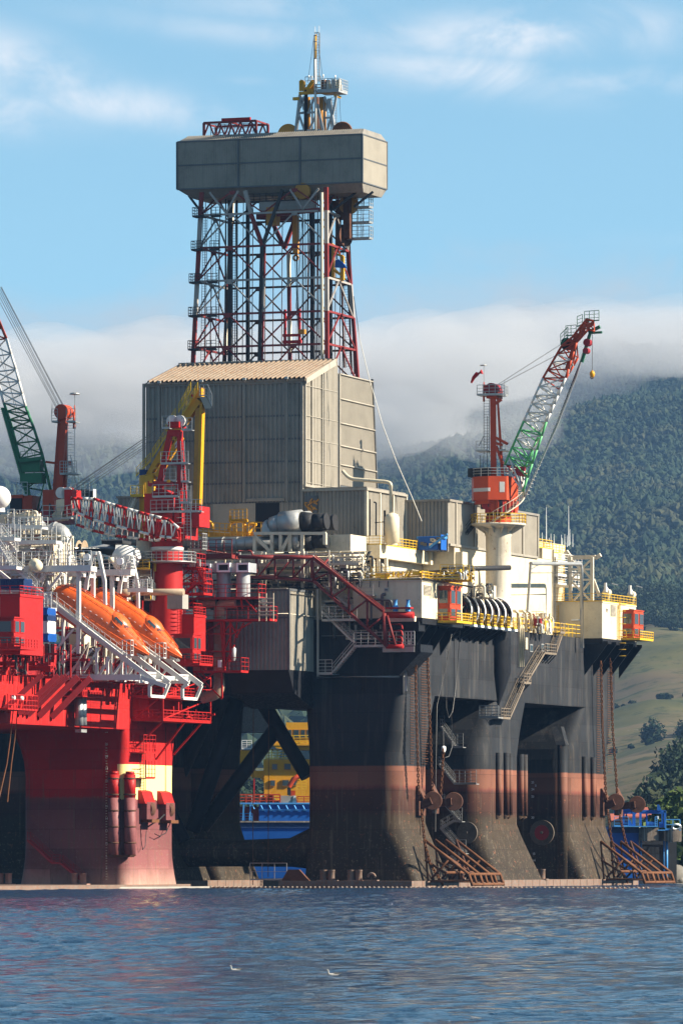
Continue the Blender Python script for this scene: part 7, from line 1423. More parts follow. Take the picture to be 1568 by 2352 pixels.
# small red stair tower right of the pedestal
T = Thing(RF, 'stair_tower', L_(180, 560, 12), 'red stair tower with railed landings between pedestal and air intakes', 'stair tower'); b = MB()
for x0, x1, y in ((50, 225, 310), (0, 290, 470), (40, 300, 580), (0, 190, 830)): p, q = L_(x0, y, 9), L_(x1, y, 9); b.bx(p.x, q.x, 9, 12, p.z - .3, p.z); b.rail([p, (q.x, 9, p.z), (q.x, 12, p.z)], 1.7, 1.1, .055, 3, kick=False)
T.part('landing', b, 'red'); b = MB(); b.stair(L_(300, 470, 9), L_(225, 315, 9), (0, .9, 0)); b.stair(L_(100, 580, 9), L_(220, 470, 9), (0, .9, 0)); b.stair(L_(310, 560, 10), L_(150, 440, 10), (0, .9, 0)); T.part('flight', b, 'red')
b = MB(); [b.beam(L_(*p, 10), L_(*q, 10), .16) for p, q in (((0, 470), (160, 330)), ((60, 320), (60, 600)), ((300, 340), (300, 620)), ((180, 310), (180, 600)))]; T.part('post', b, 'red')
b = MB(); r = random.Random(3); p = L_(65, 290, 9.5)
for i in range(9): b.use(r.choice(['white', 'cream', 'galv'])).bx(p.x + i * .3, p.x + i * .3 + .2, 9.3, 9.6, p.z - .3, p.z + r.uniform(.2, 1.2))
b.use('galv'); q = L_(160, 125, 11); b.rail([q, q + V((1.6, 0, 0)), q + V((1.6, 1.6, 0))], 2.0, .6, .08, 4); T.part('fitting', b)
# red flare boom on the black rig
fv = -4.0; b = MB(); b.use('red_truss'); T = Thing(BF, 'flare_boom', Fm(860, 500, fv), 'long dark red lattice flare boom bending down to blue valves', 'boom')
topc = [(395, 357), (620, 360), (865, 362), (1310, 700)]; botc = [(440, 482), (640, 490), (868, 508), (1325, 915)]
for dv in (-1.3, 1.3):
    for P in (topc, botc):
        for p, q in zip(P, P[1:]): b.tube(Fm(*p, fv + dv), Fm(*q, fv + dv), .24 if P is topc else .2, 10)
    n = 4
    for i in range(4): x0 = 510 + i * 115; b.tube(Fm(x0, 365, fv + dv), Fm(x0 + 2, 490, fv + dv), .15, 8); b.tube(Fm(x0 + 5, 488, fv + dv), Fm(x0 + 105, 372, fv + dv), .13, 8)
    b.tube(Fm(860, 362, fv + dv), Fm(868, 508, fv + dv), .2, 8)
    for (x0, y0), (x1, y1), (x2, y2) in (((975, 455), (980, 610), (860, 505)), ((1090, 540), (1090, 700), (985, 610)), ((1205, 625), (1205, 810), (1100, 705))): b.tube(Fm(x0, y0, fv + dv), Fm(x1, y1, fv + dv), .15, 8); b.tube(Fm(x0, y0, fv + dv), Fm(x2, y2, fv + dv), .13, 8)
    b.tube(Fm(1310, 712, fv + dv), Fm(1322, 918, fv + dv), .28, 10); b.tube(Fm(1330, 725, fv + dv), Fm(1380, 910, fv + dv), .16, 8); b.tube(Fm(1210, 810, fv + dv), Fm(1305, 730, fv + dv), .14, 8)
for p in ((865, 362), (868, 508), (1310, 712), (1322, 918), (620, 360), (1090, 540), (1205, 625)): b.tube(Fm(*p, fv - 1.3), Fm(*p, fv + 1.3), .16, 8)
T.part('lattice', b); b = MB(); b.use('red').tube(Fm(1320, 722, fv), Fm(1495, 722, fv), .42, 14); b.bx(Fm(1330, 0, fv).x, Fm(1485, 0, fv).x, fv - .6, fv + .6, Fm(0, 700, fv).z - .1, Fm(0, 700, fv).z + .1); b.tube(Fm(1325, 920, fv), Fm(1430, 918, fv), .3, 10)
for y in (780, 820, 860, 890): b.pipe([Fm(1340, y, fv), Fm(1420, y, fv), Fm(1425, y + 30, fv)], .12, 8, .3)
T.part('burner_head', b); b = MB(); b.use('blue_lite')
for x in (1382, 1460): b.lathe([(.35, -.2), (.35, .5), (.22, .6), (.22, 1.2), (.35, 1.3)], Fm(x, 690, fv), n=14)
T.part('valve', b); b = MB(); b.pipe([Fm(200, 320, fv), Fm(400, 345, fv)], .2, 8); b.pipe([Fm(400, 320, fv), Fm(480, 320, fv), Fm(485, 350, fv), Fm(865, 352, fv)], .12, 8, .4)
p, q = Fm(155, 352, fv + 1), Fm(400, 352, fv + 1); b.bx(p.x, q.x, fv - 1.5, fv + 1.5, p.z - .5, p.z); b.rail([(p.x, fv - 1.5, p.z), (q.x, fv - 1.5, p.z)], 1.9, 1, .07, 4); T.part('walkway', b, 'red_truss')
b = MB(); b.pipe([Fm(870, 355, fv - 1.6), Fm(1312, 690, fv - 1.6)], .1, 6); b.pipe([Fm(880, 350, fv - .8), Fm(1312, 680, fv - .8)], .08, 6); T.part('feed_pipe', b, 'red_truss')
# silencers with sooty mouths
for i, (y, yc, lab) in enumerate(((975, 985, 'upper pair of insulated silencers with sooty black mouths'), (1090, 1095, 'lower pair of insulated silencers with sooty black mouths'))):
    v = 4.0; g = lambda x, y, vv=v: BF.F('C', x, y, vv); T = Thing(BF, 'silencer', g(900, yc + 30), lab, 'exhaust silencer', 'exhaust silencers on the black rig')
    for j in range(2):
        o = V((0, 3.2 * j, 0)); b = MB(); b.use('galv')
        if i == 0: b.tube(g(890, 990) + o, g(1010, 978) + o, 1.55, 22); b.tube(g(835, 1004) + o, g(892, 992) + o, 1.15, 18, 1.3); b.pipe([g(835, 1004) + o, g(820, 1010) + o, g(818, 1060) + o], 1.0, 14, .8)
        else: b.tube(g(905, 1096) + o, g(1010, 1092) + o, 1.55, 22) if j else b.tube(g(960, 1094) + o, g(1010, 1092) + o, 1.5, 22); b.tube(g(480, 1108) + o, g(960, 1098) + o, .82, 16); [b.tube(g(x, 1105) + o, g(x + 5, 1105) + o, .9, 16) for x in (560, 640, 690, 840)]
        T.part('barrel', b); b = MB(); yy = 985 if i == 0 else 1094; b.use('soot_black').tube(g(1010, yy - 4) + o, g(1075, yy - 6) + o, 1.35, 20, 1.1); b.tube(g(1075, yy - 6) + o, g(1150, yy - 9) + o, 1.0, 20); b.tube(g(1140, yy - 8) + o, g(1152, yy - 9) + o, 1.06, 20); T.part('mouth', b)
g = lambda x, y, vv=3.0: BF.F('C', x, y, vv); b = MB(); b.use('cream_old')
for v in (2.4, 8.5):
    for x0, y0, x1, y1 in ((740, 1060, 740, 1160), (838, 1050, 838, 1165), (888, 1045, 888, 1160), (940, 1045, 940, 1165), (1068, 1160, 1068, 1283), (740, 1060, 838, 1160), (888, 1160, 940, 1060), (1010, 1040, 1010, 1283), (1140, 1045, 1140, 1110)): b.beam(g(x0, y0, v), g(x1, y1, v), .42)
    for y in (1046, 1156): b.beam(g(735, y, v), g(1145, y, v), .38)
for x in (740, 838, 940, 1140): b.beam(g(x, 1048, 2.4), g(x, 1048, 8.5), .3)
single(BF, 'support_frame', b, None, 'cream steel frame carrying the four silencers', 'frame')
# yellow catwalk
b = MB(); g = lambda x, y, vv=9.0: BF.F('C', x, y, vv); b.use('yellow'); p, q = g(415, 1068), g(605, 1085); b.use('cream_old').beam(g(380, 1070), g(800, 1090), .5, .5); b.use('yellow').beam(g(415, 1048), g(800, 1068), .1, 1.2); b.use('cream_old').beam(g(415, 1030), g(600, 1045), .2)
T = Thing(BF, 'catwalk', g(600, 1090), 'yellow pipe catwalk with tall guard frames in front of the drill floor house', 'catwalk'); T.part('beam', b)
b = MB(); b.rail([g(415, 1062, 8.4), g(600, 1075, 8.4)], 1.9, .8, .08, 3); b.rail([g(600, 1075, 8.2), g(880, 1082, 8.2)], 2.2, .9, .08, 3)
for P in ([(440, 1015), (440, 978), (480, 975), (500, 1000), (500, 1020)], [(590, 1030), (592, 1000), (625, 978), (670, 978), (685, 1000), (685, 1075)], [(620, 1000), (625, 1060)], [(685, 1005), (720, 992), (750, 996)], [(680, 975), (690, 1070)], [(705, 1050), (740, 995)], [(600, 945), (600, 975)], [(595, 975), (700, 975)]): b.pipe([g(x, y, 8.6) for x, y in P], .2, 8, .35)
b.rail([g(598, 972, 8.6), g(695, 968, 8.6)], 1.4, .6, .06, 3); T.part('guard_frame', b, 'yellow')
# recess with pipes under the slab; dark stairs on the hull front
def bjunk(name, zone, x0, y0, x1, y1, v, dv, n, mats, seed, lab, big=.3):
    p, q = BF.F(zone, x0, y0, v), BF.F(zone, x1, y1, v); return junk(BF, name, p.x, q.x, v, v + dv, q.z, p.z, n, mats, seed, lab, big=big)
bjunk('pipework', 'M', 0, 145, 440, 350, 13, 3, 90, ['dark_steel', 'trim', 'cream_old', 'dark_steel', 'galv'], 41, 'shaded pipes and posts under the cream upper deck', .3)
bjunk('pipework', 'M', 240, 290, 800, 365, 1, 5, 45, ['yellow_rail', 'cream_old', 'cream', 'galv', 'yellow_rail', 'ochre'], 42, 'small valves and yellow guards on the near deck house roof', .2)
bjunk('pipework', 'M', 810, 270, 1130, 350, 3, 6, 60, ['yellow_rail', 'cream', 'galv', 'yellow_rail', 'dark_steel'], 43, 'yellow guards and pipes above the near operator cab', .2)
bjunk('pipework', 'M', 1140, 380, 1330, 500, 19, 4, 34, ['cream', 'galv', 'cream_old', 'dark_steel'], 44, 'cream pipe loops above the cable reels', .25)
bjunk('pipework', 'F', 190, 330, 1150, 545, -2, 6, 150, ['dark_steel', 'cream_old', 'cream_old', 'galv', 'trim', 'cream'], 45, 'shaded cream and dark pipework behind the flare boom', .4)
bjunk('pipework', 'F', 915, 600, 1330, 870, -.5, 1.2, 55, ['dark_steel', 'trim', 'galv', 'dark_steel', 'cream_old'], 46, 'dark valves and pipes on the shaded hull front', .2)
b = MB(); p, q = Fm(190, 330, 5), Fm(1100, 330, 5); b.bx(p.x, q.x, 5, 11, ZT, p.z + 2); single(BF, 'machinery_house', b, 'cream_old', 'shaded cream machinery house behind the flare boom', 'machinery house')
dT = Thing(BF, 'stair', Fm(1110, 900, -1.5), 'grey zigzag stairs down the shaded hull front', 'stair'); b = MB()
for (x0, y0), (x1, y1) in (((1115, 890), (920, 700)), ((985, 1085), (1120, 925)), ((1110, 690), (930, 530))): b.stair(Fm(x0, y0, -1.6), Fm(x1, y1, -1.6), (0, 1, 0), r=.06)
dT.part('flight', b, 'galv'); b = MB()
for x0, x1, y in ((1120, 1300, 918), (900, 985, 1090), (920, 1140, 755), (1300, 1430, 915)): p, q = Fm(x0, y, -2.4), Fm(x1, y, -2.4); b.bx(p.x, q.x, -2.4, 0, p.z - .15, p.z); b.rail([p, (q.x, -2.4, p.z)], 1.75, .9, .06, 4)
dT.part('landing', b, 'galv')
b = MB(); p, q = Fm(1440, 915, -2), Fm(1500, 915, -2); b.rail([p, (q.x, -2, p.z)], 1.8, .5, .1, 4); b.bx(p.x - 3, q.x, -2, 1, p.z - .8, p.z - .1); pp = Fm(1250, 965, -1); b.use('black') if False else None; single(BF, 'corner_landing', b, 'galv', 'bright railed landing at the hull corner by the flare boom foot', 'landing')
b = MB(); p = BF.F('M', 635, 960, -1.5); q = BF.F('M', 858, 960, -1.5); zt_ = BF.F('M', 0, 905, -1.5).z; b.bx(p.x, 3, -1.8, 3, p.z, zt_); b.prism([(3, 3, p.z), (p.x, 3, p.z), (0, 3, p.z - 3)], (0, -4.6, 0)) ; single(BF, 'corner_sponson', b, 'black', 'black bracketed sponson at the near hull corner above the chains', 'sponson')
b = MB(); p = BF.F('M', 540, 665, -1); q = BF.F('M', 760, 705, -1); b.use('cream_old').bx(p.x, q.x, -1.6, 1, q.z, p.z); b.use('black').bx(p.x, q.x + .5, -1.4, 1, q.z - 1.2, q.z); single(BF, 'valve_box', b, None, 'pale ribbed box under the blue valves of the flare boom', 'valve box')
b = MB(); b.pipe([BF.F('F', 890, 1112, -1.2), BF.F('F', 1360, 1110, -.6), BF.F('F', 1448, 1108, .8)], .17, 8); b.pipe([BF.S('F', 1448, 1060, .5), BF.S('F', 1448, 1200, .5)], .17, 8); b.pipe([BF.F('F', 895, 560, -1.2), BF.F('F', 895, 1110, -1.2)], .15, 8); single(BF, 'hull_pipe', b, 'galv', 'long grey pipe run across the shaded hull front', 'pipe')
b = MB()
for x, y, w_ in ((970, 985, 50), (1130, 797, 22), (1160, 802, 18), (760, 493, 45)): p = Fm(x, y, -1.2); b.bx(p.x, p.x + w_ * .036, -1.3, -1.1, p.z - .08, p.z + .08)
single(BF, 'strip_lamp', b, 'signal_white', 'pale strip lamps on the shaded hull front', 'strip lamp') if False else None
# ================================================================== chains, racks, stairs, reels, frames, ship, dock, birds
def MBcopy(b): b.mats = []; return b
def chain_mb(b, pts, s=.5):
    P = [V(p) for p in pts]; L = [0]
    for a, c in zip(P, P[1:]): L.append(L[-1] + (c - a).length)
    n = int(L[-1] / (s * .72)); k = 0
    for i in range(n):
        d = L[-1] * (i + .5) / n
        while d > L[k + 1]: k += 1
        c = P[k].lerp(P[k + 1], (d - L[k]) / (L[k + 1] - L[k])); t = (P[k + 1] - P[k]).normalized(); _, a1, a2 = b.basis(t); w_ = a1 if i % 2 else a2; r = .052 * s / .5
        e = [c + t * s * .5 + w_ * 0, c + t * s * .36 + w_ * s * .27, c - t * s * .36 + w_ * s * .27, c - t * s * .5, c - t * s * .36 - w_ * s * .27, c + t * s * .36 - w_ * s * .27]
        for p, q in zip(e, e[1:] + e[:1]): b.beam(p, q, r * 2)
CH = 'anchor chains on the black hull'
fl = {}
for (zo, pts, lab) in (('J', ((148, 200), (153, 500), (165, 900)), 'rusty anchor chain on the near column, running to the wheel hugging it'), ('J', ((212, 165), (222, 480), (238, 905)), 'rusty anchor chain on the near column, closer to the dark opening'),
                       ('J', ((1132, 195), (1140, 560), (1160, 930)), 'rusty anchor chain on the far column, running to the wheel hugging it'), ('J', ((1182, 180), (1195, 560), (1222, 940)), 'rusty anchor chain on the far column, seen against its outer edge')):
    b = MB(); chain_mb(b, [BF.S(zo, x, y, 1.3) for x, y in pts]); single(BF, 'anchor_chain', b, 'rust', lab, 'chain', CH)
for pts, lab in ((((180, 985), (195, 1150), (225, 1270), (295, 1385)), 'lower run of anchor chain falling into the near tube rack'), (((1168, 985), (1185, 1130), (1215, 1240), (1275, 1370)), 'lower anchor chain falling along the far column into its tube rack'), (((1232, 1010), (1262, 1150), (1325, 1290)), 'slanting anchor chain crossing the blue dock hull'), (((295, 660), (290, 780), (280, 905)), 'short chain below the white hook line between the columns')):
    b = MB(); chain_mb(b, [BF.S('J', x, y, 3.2 if y > 940 else 2.6) for x, y in pts]); single(BF, 'anchor_chain', b, 'rust', lab, 'chain', CH)
for i, (x, y, lab) in enumerate(((185, 960, 'rusty fairlead wheel hugging the near column'), (255, 950, 'rusty fairlead wheel swung out from the near column'), (1160, 965, 'rusty fairlead wheel hugging the far column'), (1235, 965, 'rusty fairlead wheel swung out from the far column'))):
    c = BF.S('J', x, y, .5); T = Thing(BF, 'fairlead', c, lab, 'fairlead', 'fairleads on the black hull'); out = i % 2; k = c + V((2.6, -.4, .25)) if out else c + V((1.4, 0, .6))
    b = MB(); b.beam(c, k, 1.5, .9); b.bx(-.1 if out == 0 else .0, .5, c.y - 1.3, c.y + 1.3, c.z - 1.3, c.z + 1.2); b.prism([(.2, c.y - 1.2, c.z + 2.6), (1.1, c.y - 1.2, c.z + .9), (.2, c.y - 1.2, c.z + .9)], (0, 1.3, 0)); T.part('bracket', b, 'rust_dark')
    b = MB(); b.lathe([(1.15, -.42), (1.2, -.35), (.85, -.12), (.85, .12), (1.2, .35), (1.15, .42)], k, (.3, -1, 0), 28); b.use('rust_dark').lathe([(.4, -.55), (.4, .55)], k, (.3, -1, 0), 14); T.part('wheel', b, 'rust')
def rack(v0, v1, lab):
    T = Thing(BF, 'anchor_rack', (4, (v0 + v1) / 2, .9), lab, 'anchor rack', 'tubular anchor racks'); b = MB(); r = .2
    vs = [v0 + (v1 - v0) * i / 3 for i in range(4)]
    for i, v in enumerate(vs):
        b.tube((2.2, v, 6.2), (8.2, v, 1.8), r, 8); b.tube((2.2, v, 6.2), (2.7, v, .9), r * .7, 8); b.tube((2.3, v, 3.6), (5.2, v, 1.9), r * .8, 8); b.tube((3.1, v, 1.2), (5.6, v, 3.7), r * .8, 8); b.tube((3.0, v, .9), (8.6, v, .9), r * .8, 8); b.tube((8.2, v, 1.8), (8.7, v, .3), r, 8)
    for u, z in ((8.2, 1.8), (8.6, .5), (5.0, 2.0)): b.tube((u, v0, z), (u, v1, z), r, 8)
    for t in (.15, .35, .5, .8): v = v0 + (v1 - v0) * t; b.tube((8.2, v, 1.8), (8.6, v, .5), r, 8)
    T.part('frame', b, 'rust'); b = MB(); b.tube((3.4, v0, 5.3), (6.8, v0 + 6, 1.7), r * .9, 8); b.tube((2.2, v1, 6.2), (7.4, v0 + 3, 1.5), r * .8, 8); b.tube((2.6, v1, 3.0), (7.2, v0 + 1, 1.0), r * .8, 8); T.part('brace', b, 'rust_dark')
rack(2.0, 14.5, 'rusty tubular anchor rack at the foot of the near column'); rack(76.5, 90.5, 'rusty tubular anchor rack at the foot of the far column')
# hanging lines
for i, (pts, u, m, r_, lab) in enumerate(((((345, 20), (300, 260), (262, 430), (256, 780), (254, 1100)), 1.6, 'wire', .035, 'thin line sagging from the near cab to the waterline'), (((385, 20), (362, 330), (345, 460), (325, 495), (312, 440), (312, 130)), 1.8, 'wire', .035, 'looped rope hanging between the first two columns'),
                                   (((300, 480), (296, 560), (297, 655)), 2.0, 'wire', .035, 'rope holding the white hook between the columns'), (((338, 470), (345, 640), (325, 700), (305, 705)), 2.0, 'wire', .035, 'slack loop beside the white hook'), (((165, 990), (180, 1200), (195, 1330)), .4, 'wire_dark', .05, 'thin guide wire on the near column'))):
    b = MB(); b.pipe([BF.S('J', x, y, u) for x, y in pts], r_, 5); single(BF, 'hanging_line', b, m, lab, 'rope')
for (x, y0, y1, v, lab) in ((492, 60, 1320, 2, 'brown line hanging before the yellow funnel of the ship'), (588, 130, 1270, 3, 'dark line hanging before the yellow bridge of the ship'), (10, -60, 560, 1, 'dark line hanging close to the red column')):
    b = MB(); b.tube(BF.F('I', x, y0, v), BF.F('I', x - 4, y1, v), .05, 5); single(BF, 'hanging_line', b, 'rust', lab, 'rope')
b = MB(); c = BF.S('J', 297, 660, 2.0); b.lathe([(.05, .4), (.3, .3), (.3, -.2), (.1, -.5)], c, n=10); single(BF, 'hook', b, 'signal_white', 'small white hook hanging between the first two columns', 'hook')
# stairs down the hull side
T = Thing(BF, 'stair', BF.S('J', 730, 300, 1.2), 'pale metal stairs zigzagging down the sunlit hull side', 'stair'); J = lambda x, y, u=1.2: BF.S('J', x, y, u); b = MB()
for (x0, y0), (x1, y1) in (((895, 150), (925, 60)), ((735, 315), (835, 148)), ((650, 495), (725, 325))):
    p, q = J(x0, y0), J(x1, y1); b.stair(p, q, (-.95, 0, 0), r=.055)
T.part('flight', b, 'stair_metal'); b = MB()
for x0, x1, y in ((832, 895, 150), (722, 760, 308), (600, 650, 495), (915, 940, 40)): p, q = J(x0, y), J(x1, y); b.bx(0, 1.25, p.y, q.y, p.z - .12, p.z); b.rail([(1.25, p.y, p.z), (1.25, q.y, p.z)], 1.3, .9, .06, 3)
T.part('landing', b, 'stair_metal'); b = MB()
for x0, x1, y in ((835, 895, 150), (722, 755, 308)):
    for i in range(5): v = J(x0, y).y + (J(x1, y).y - J(x0, y).y) * i / 4; b.beam((1.2, v, J(0 + x0, y).z - .1), (0, v, J(x0, y).z - 1.3), .12)
T.part('strut', b, 'dark_steel')
b = MB(); b.pipe([BF.S('J', 570, 440, -.5), BF.S('J', 500, 470, -8)], .1, 4); p = BF.F('J', 500, 492, 30); q = BF.F('J', 600, 492, 30); b = MB(); b.bx(p.x, q.x, 29, 31, p.z - .15, p.z); b.rail([(p.x, 29, p.z), (q.x, 29, p.z)], 1.5, .9, .08, 4); single(BF, 'landing', b, 'galv', 'railed landing in the dark opening between the first two columns', 'landing')
T = Thing(BF, 'stair', BF.F('J', 350, 1000, 31), 'dim zigzag stair on the shaded face of the middle column', 'stair'); b = MB(); 
for (x0, y0), (x1, y1) in (((350, 840), (270, 740)), ((350, 640), (280, 540)), ((385, 1050), (290, 940)), ((410, 1230), (280, 1080)), ((290, 1330), (390, 1200)), ((280, 1080), (350, 1040))): b.stair(BF.F('J', x0, y0, 31.3), BF.F('J', x1, y1, 31.3), (0, .8, 0), r=.05)
T.part('flight', b, 'galv'); b = MB()
for x0, x1, y in ((350, 470, 845), (340, 400, 650), (350, 395, 1045), (375, 415, 1215)): p, q = BF.F('J', x0, y, 31.2), BF.F('J', x1, y, 31.2); b.bx(p.x, q.x, 31.2, 32.4, p.z - .1, p.z); b.rail([p, (q.x, 31.2, p.z)], 1.8, .8, .05, 4)
T.part('landing', b, 'galv')
# hoses in saddle loops
G0, G1 = BF.S('M', 1160, 600, 1.6), BF.S('M', 1500, 600, 1.6); zc_ = BF.S('M', 0, 700, 1.6)
for i in range(7):
    v = G0.y + (G1.y - G0.y) * i / 6; lab = 'looped hose bundle on its saddle, number %s from the near cab' % ('first', 'second', 'third', 'fourth', 'fifth', 'sixth', 'seventh')[i]
    z = BF.S('M', 1160 + 57 * i, 610 + 7 * i, 1.6).z; T = Thing(BF, 'hose_loop', (.6, v, z - 2), lab.replace('number ', ''), 'hose loop', 'looped hoses above the hull side')
    b = MB()
    for j in range(4): b.use('signal_white' if j < 2 else 'galv').ring((.3, v + .24 * j, z), (0, 1, 0), 2.35 - .05 * j, .075, 26, 6, -1.2, math.pi * .98)
    T.part('hose', b); b = MB(); b.use('soot_black').ring((.3, v + .8, z), (0, 1, 0), 1.85, .28, 20, 6); b.use('red_deep').ring((.3, v + 1.3, z), (0, 1, 0), 1.6, .2, 20, 6); T.part('drum', b)
    b = MB(); zz = z - 1.75; b.bx(1.6, 3.0, v, v + 1.1, zz - .1, zz); b.rail([(1.7, v, zz), (2.9, v, zz), (2.9, v + 1.1, zz)], 1.4, .6, .06, 3); T.part('basket', b, 'yellow_rail'); b = MB(); b.bx(1.5, 3.05, v, v + 1.15, zz - .4, zz - .12); T.part('step', b, 'signal_white')
b = MB()
for i in range(5): v = G0.y + 4 + i * 1.6; z = zc_.z + 3.6; b.pipe([(-2, v, z + 1.8), (1.2, v, z + 1.8), (1.6, v, z - .5)], .16, 8, .6)
b.pipe([BF.S('M', 1290, 500, 0), BF.S('M', 1290, 270, 0), BF.S('M', 1000, 270, -2)], .16, 8, .5); single(BF, 'pipe_loop', b, 'cream', 'row of cream bent pipes behind the hose loops', 'pipe')
b = MB(); b.tube(BF.F('G', 450, 335, 12), BF.F('G', 770, 327, 22), .33, 14); b.use('soot_black').tube(BF.F('G', 765, 327, 22), BF.F('G', 778, 327, 22), .36, 14) if False else None; single(BF, 'long_pipe', b, 'soot_black', 'long dark horizontal pipe crossing in front of the pedestal', 'pipe')
# yellow hull edge railing, vents, pipes
b = MB(); y0_, y1_ = BF.S('G', 785, 630, .1).y, BF.S('G', 1110, 655, .1).y; b.rail([(.1, y0_, ZT + .02), (.1, y1_, ZT + .02)], 1.7, 1.9, .075, 3, kick=False); b.rail([(-1.5, y0_, ZT + .02), (-1.5, y1_, ZT + .02)], 1.2, 1.9, .05, 2, kick=False); single(BF, 'railing', b, 'yellow_rail', 'long yellow railing along the hull edge before the accommodation wall', 'railing')
bjunk('pipework', 'N', 230, 900, 480, 1080, 52, 5, 60, ['cream', 'red_deep', 'cream', 'white', 'galv', 'yellow_rail'], 51, 'cream pipes and a red frame before the accommodation wall', .2)
b = MB(); [b.pipe([BF.S('N', x, 1060, .3), BF.S('N', x, 905, .3), BF.S('N', x - 25, 885, .3), BF.S('N', x - 60, 885, -1)], .2, 8, .6) for x in (278, 345, 388)]; [b.pipe([BF.S('N', x, 1385, .25), BF.S('N', x, 1020, .25), BF.S('N', x - 12, 1012, -.4)], .14, 8, .4) for x in (285, 300, 318)]; single(BF, 'deck_pipe', b, 'cream', 'bundle of cream pipes bending over the hull edge', 'pipe')
b = MB(); p = BF.S('N', 385, 460, .6); b.pipe([BF.S('N', 845, 1215, .9), BF.S('N', 838, 462, .9), BF.S('N', 385, 458, .9)], .26, 12, .8); b.pipe([BF.S('N', 395, 542, .9), BF.S('N', 835, 540, .9)], .08, 6); b.beam(BF.S('N', 385, 460, .9), BF.S('N', 355, 890, .6), .3); b.beam(BF.S('N', 455, 470, .9), BF.S('N', 390, 510, .9), .12); b.use('steel_pipe'); single(BF, 'vent_mast', b, 'galv', 'tall galvanised pipe goalpost before the far deck house', 'pipe') if False else single(BF, 'vent_mast', MBcopy(b), 'galv', 'tall galvanised pipe goalpost before the far deck house', 'pipe')
T = Thing(BF, 'lattice_gantry', BF.F('N', 850, 800, 79), 'cream rust stained lattice gantry on the far deck house', 'gantry'); N_ = lambda x, y, v: BF.F('N', x, y, v); b = MB()
for v in (78.5, 83):
    b.beam(N_(740, 800, v), N_(740, 400, v), .42); b.beam(N_(935, 800, v), N_(935, 400, v), .42)
    for p, q in (((740, 510), (935, 510)), ((740, 600), (935, 605)), ((755, 590), (920, 430)), ((750, 620), (920, 790)), ((760, 800), (920, 620)), ((860, 520), (925, 590)), ((755, 430), (820, 500))): b.beam(N_(*p, v), N_(*q, v), .26)
for x, y in ((740, 400), (935, 400), (740, 600), (935, 605)): b.beam(N_(x, y, 78.5), N_(x, y, 83), .26)
b.beam(N_(945, 600, 83), N_(1000, 750, 83), .4); b.beam(N_(600, 600, 79), N_(740, 570, 79), .4); T.part('frame', b, 'cream_old'); b = MB(); b.beam(N_(735, 405, 80), N_(965, 400, 80), .6, .55); b.beam(N_(965, 410, 80), N_(1012, 380, 80), .5); b.beam(N_(738, 410, 80), N_(697, 350, 80), .55, .7); T.part('top_beam', b, 'cream_old')
b = MB(); p, q = N_(600, 805, 77), N_(1015, 808, 77); b.bx(p.x, q.x, 77, 84, p.z - .4, p.z); T.part('base_beam', b, 'cream')
for x, y, lab in ((1070, 740, 'cream winch with upright white fin, nearer on the far deck house roof'), (1290, 760, 'cream winch with upright white fin, at the far roof edge')):
    c = BF.S('N', x, y + 60, 1.0); b = MB(); b.use('cream').lathe([(.5, -.6), (.5, .6)], c + V((0, 0, 1.3)), (0, 1, 0), 14); b.beam(c, c + V((.4, 0, 1.2)), .16); b.beam(c + V((0, .8, 0)), c + V((.4, .3, 1.2)), .16); b.use('white').lathe([(.4, 0), (.3, .5), (.1, .8)], c + V((0, -.4, 1.3)), (0, 0, 1), 14); b.bx(c.x - .1, c.x + .2, c.y - 1.2, c.y - .8, c.z + 1.4, c.z + 2.6); b.use('trim').beam(c + V((.3, 1, 2.6)), c + V((.3, 4, 2.5)), .14); single(BF, 'deck_winch', b, None, lab, 'winch', 'winches on the far deck house roof')
# pontoon fittings
def bollard(fr, c, lab, grp, mat='pontoon_paint', s=1.0):
    T = Thing(fr, 'bollard_pair', c, lab, 'bollard', grp); c = V(c)
    for d in (-.55, .55):
        b = MB(); b.lathe([(.42 * s, 0), (.42 * s, 1.15 * s), (.47 * s, 1.18 * s), (.47 * s, 1.3 * s)], c + V((d * s, 0, .12)), n=18); T.part('post', b, mat)
    b = MB(); b.bx(c.x - 1.3 * s, c.x + 1.3 * s, c.y - .6, c.y + .6, c.z, c.z + .12); T.part('base_plate', b, mat)
for z_, x, y, v, lab in (('I', 955, 1290, -2.6, 'rusty white bollard pair on the pontoon nearer the brown padeye'), ('I', 1127, 1290, -2.6, 'rusty white bollard pair on the pontoon next to the chock')):
    c = BF.F(z_, x, y, v); bollard(BF, (c.x, v, .95), lab, 'bollards on the black pontoon')
for x, u, lab in ((400, 2.1, 'rusty bollard pair behind the near anchor rack'), (822, 2.1, 'rusty bollard pair between middle and far column')): c = BF.S('J', x, 1350, u); bollard(BF, (u - .6, c.y, .95), lab, 'bollards on the black pontoon')
for x, v, lab in ((28, -2, 'red bollard pair on the red pontoon below the hanging ropes'), (495, -2, 'red bollard pair before the maroon column')): c = RF.F('H', x, 1235, v); bollard(RF, (c.x, v, .55), lab, 'bollards on the red pontoon', 'red_hull')
b = MB(); c = BF.F('I', 1232, 1290, -2.6); b.ring((c.x, -2.6, 1.4), (0, 1, 0), .5, .16, 14, 6, 0, math.pi); b.bx(c.x - .9, c.x + .9, -3, -2.2, .95, 1.1); single(BF, 'chock', b, 'pontoon_paint', 'small open chock on the near pontoon by the column', 'chock')
b = MB(); P = [(-16.8 + i * 1.0, 0) for i in range(2)]; x0, Y0 = (480 - CX) * 772 / FX, 772; x1, Y1 = (1492 - CX) * 752 / FX, 752; n = 96
b.use('rust').tube((x0, Y0, .05), (x1, Y1, .05), .16, 8); b.use('wood_fender')
for i in range(n): t_ = (i + .5) / n; c = V((x0 + (x1 - x0) * t_, Y0 + (Y1 - Y0) * t_, .12)); b.sphere(c, .2, 8, 6)
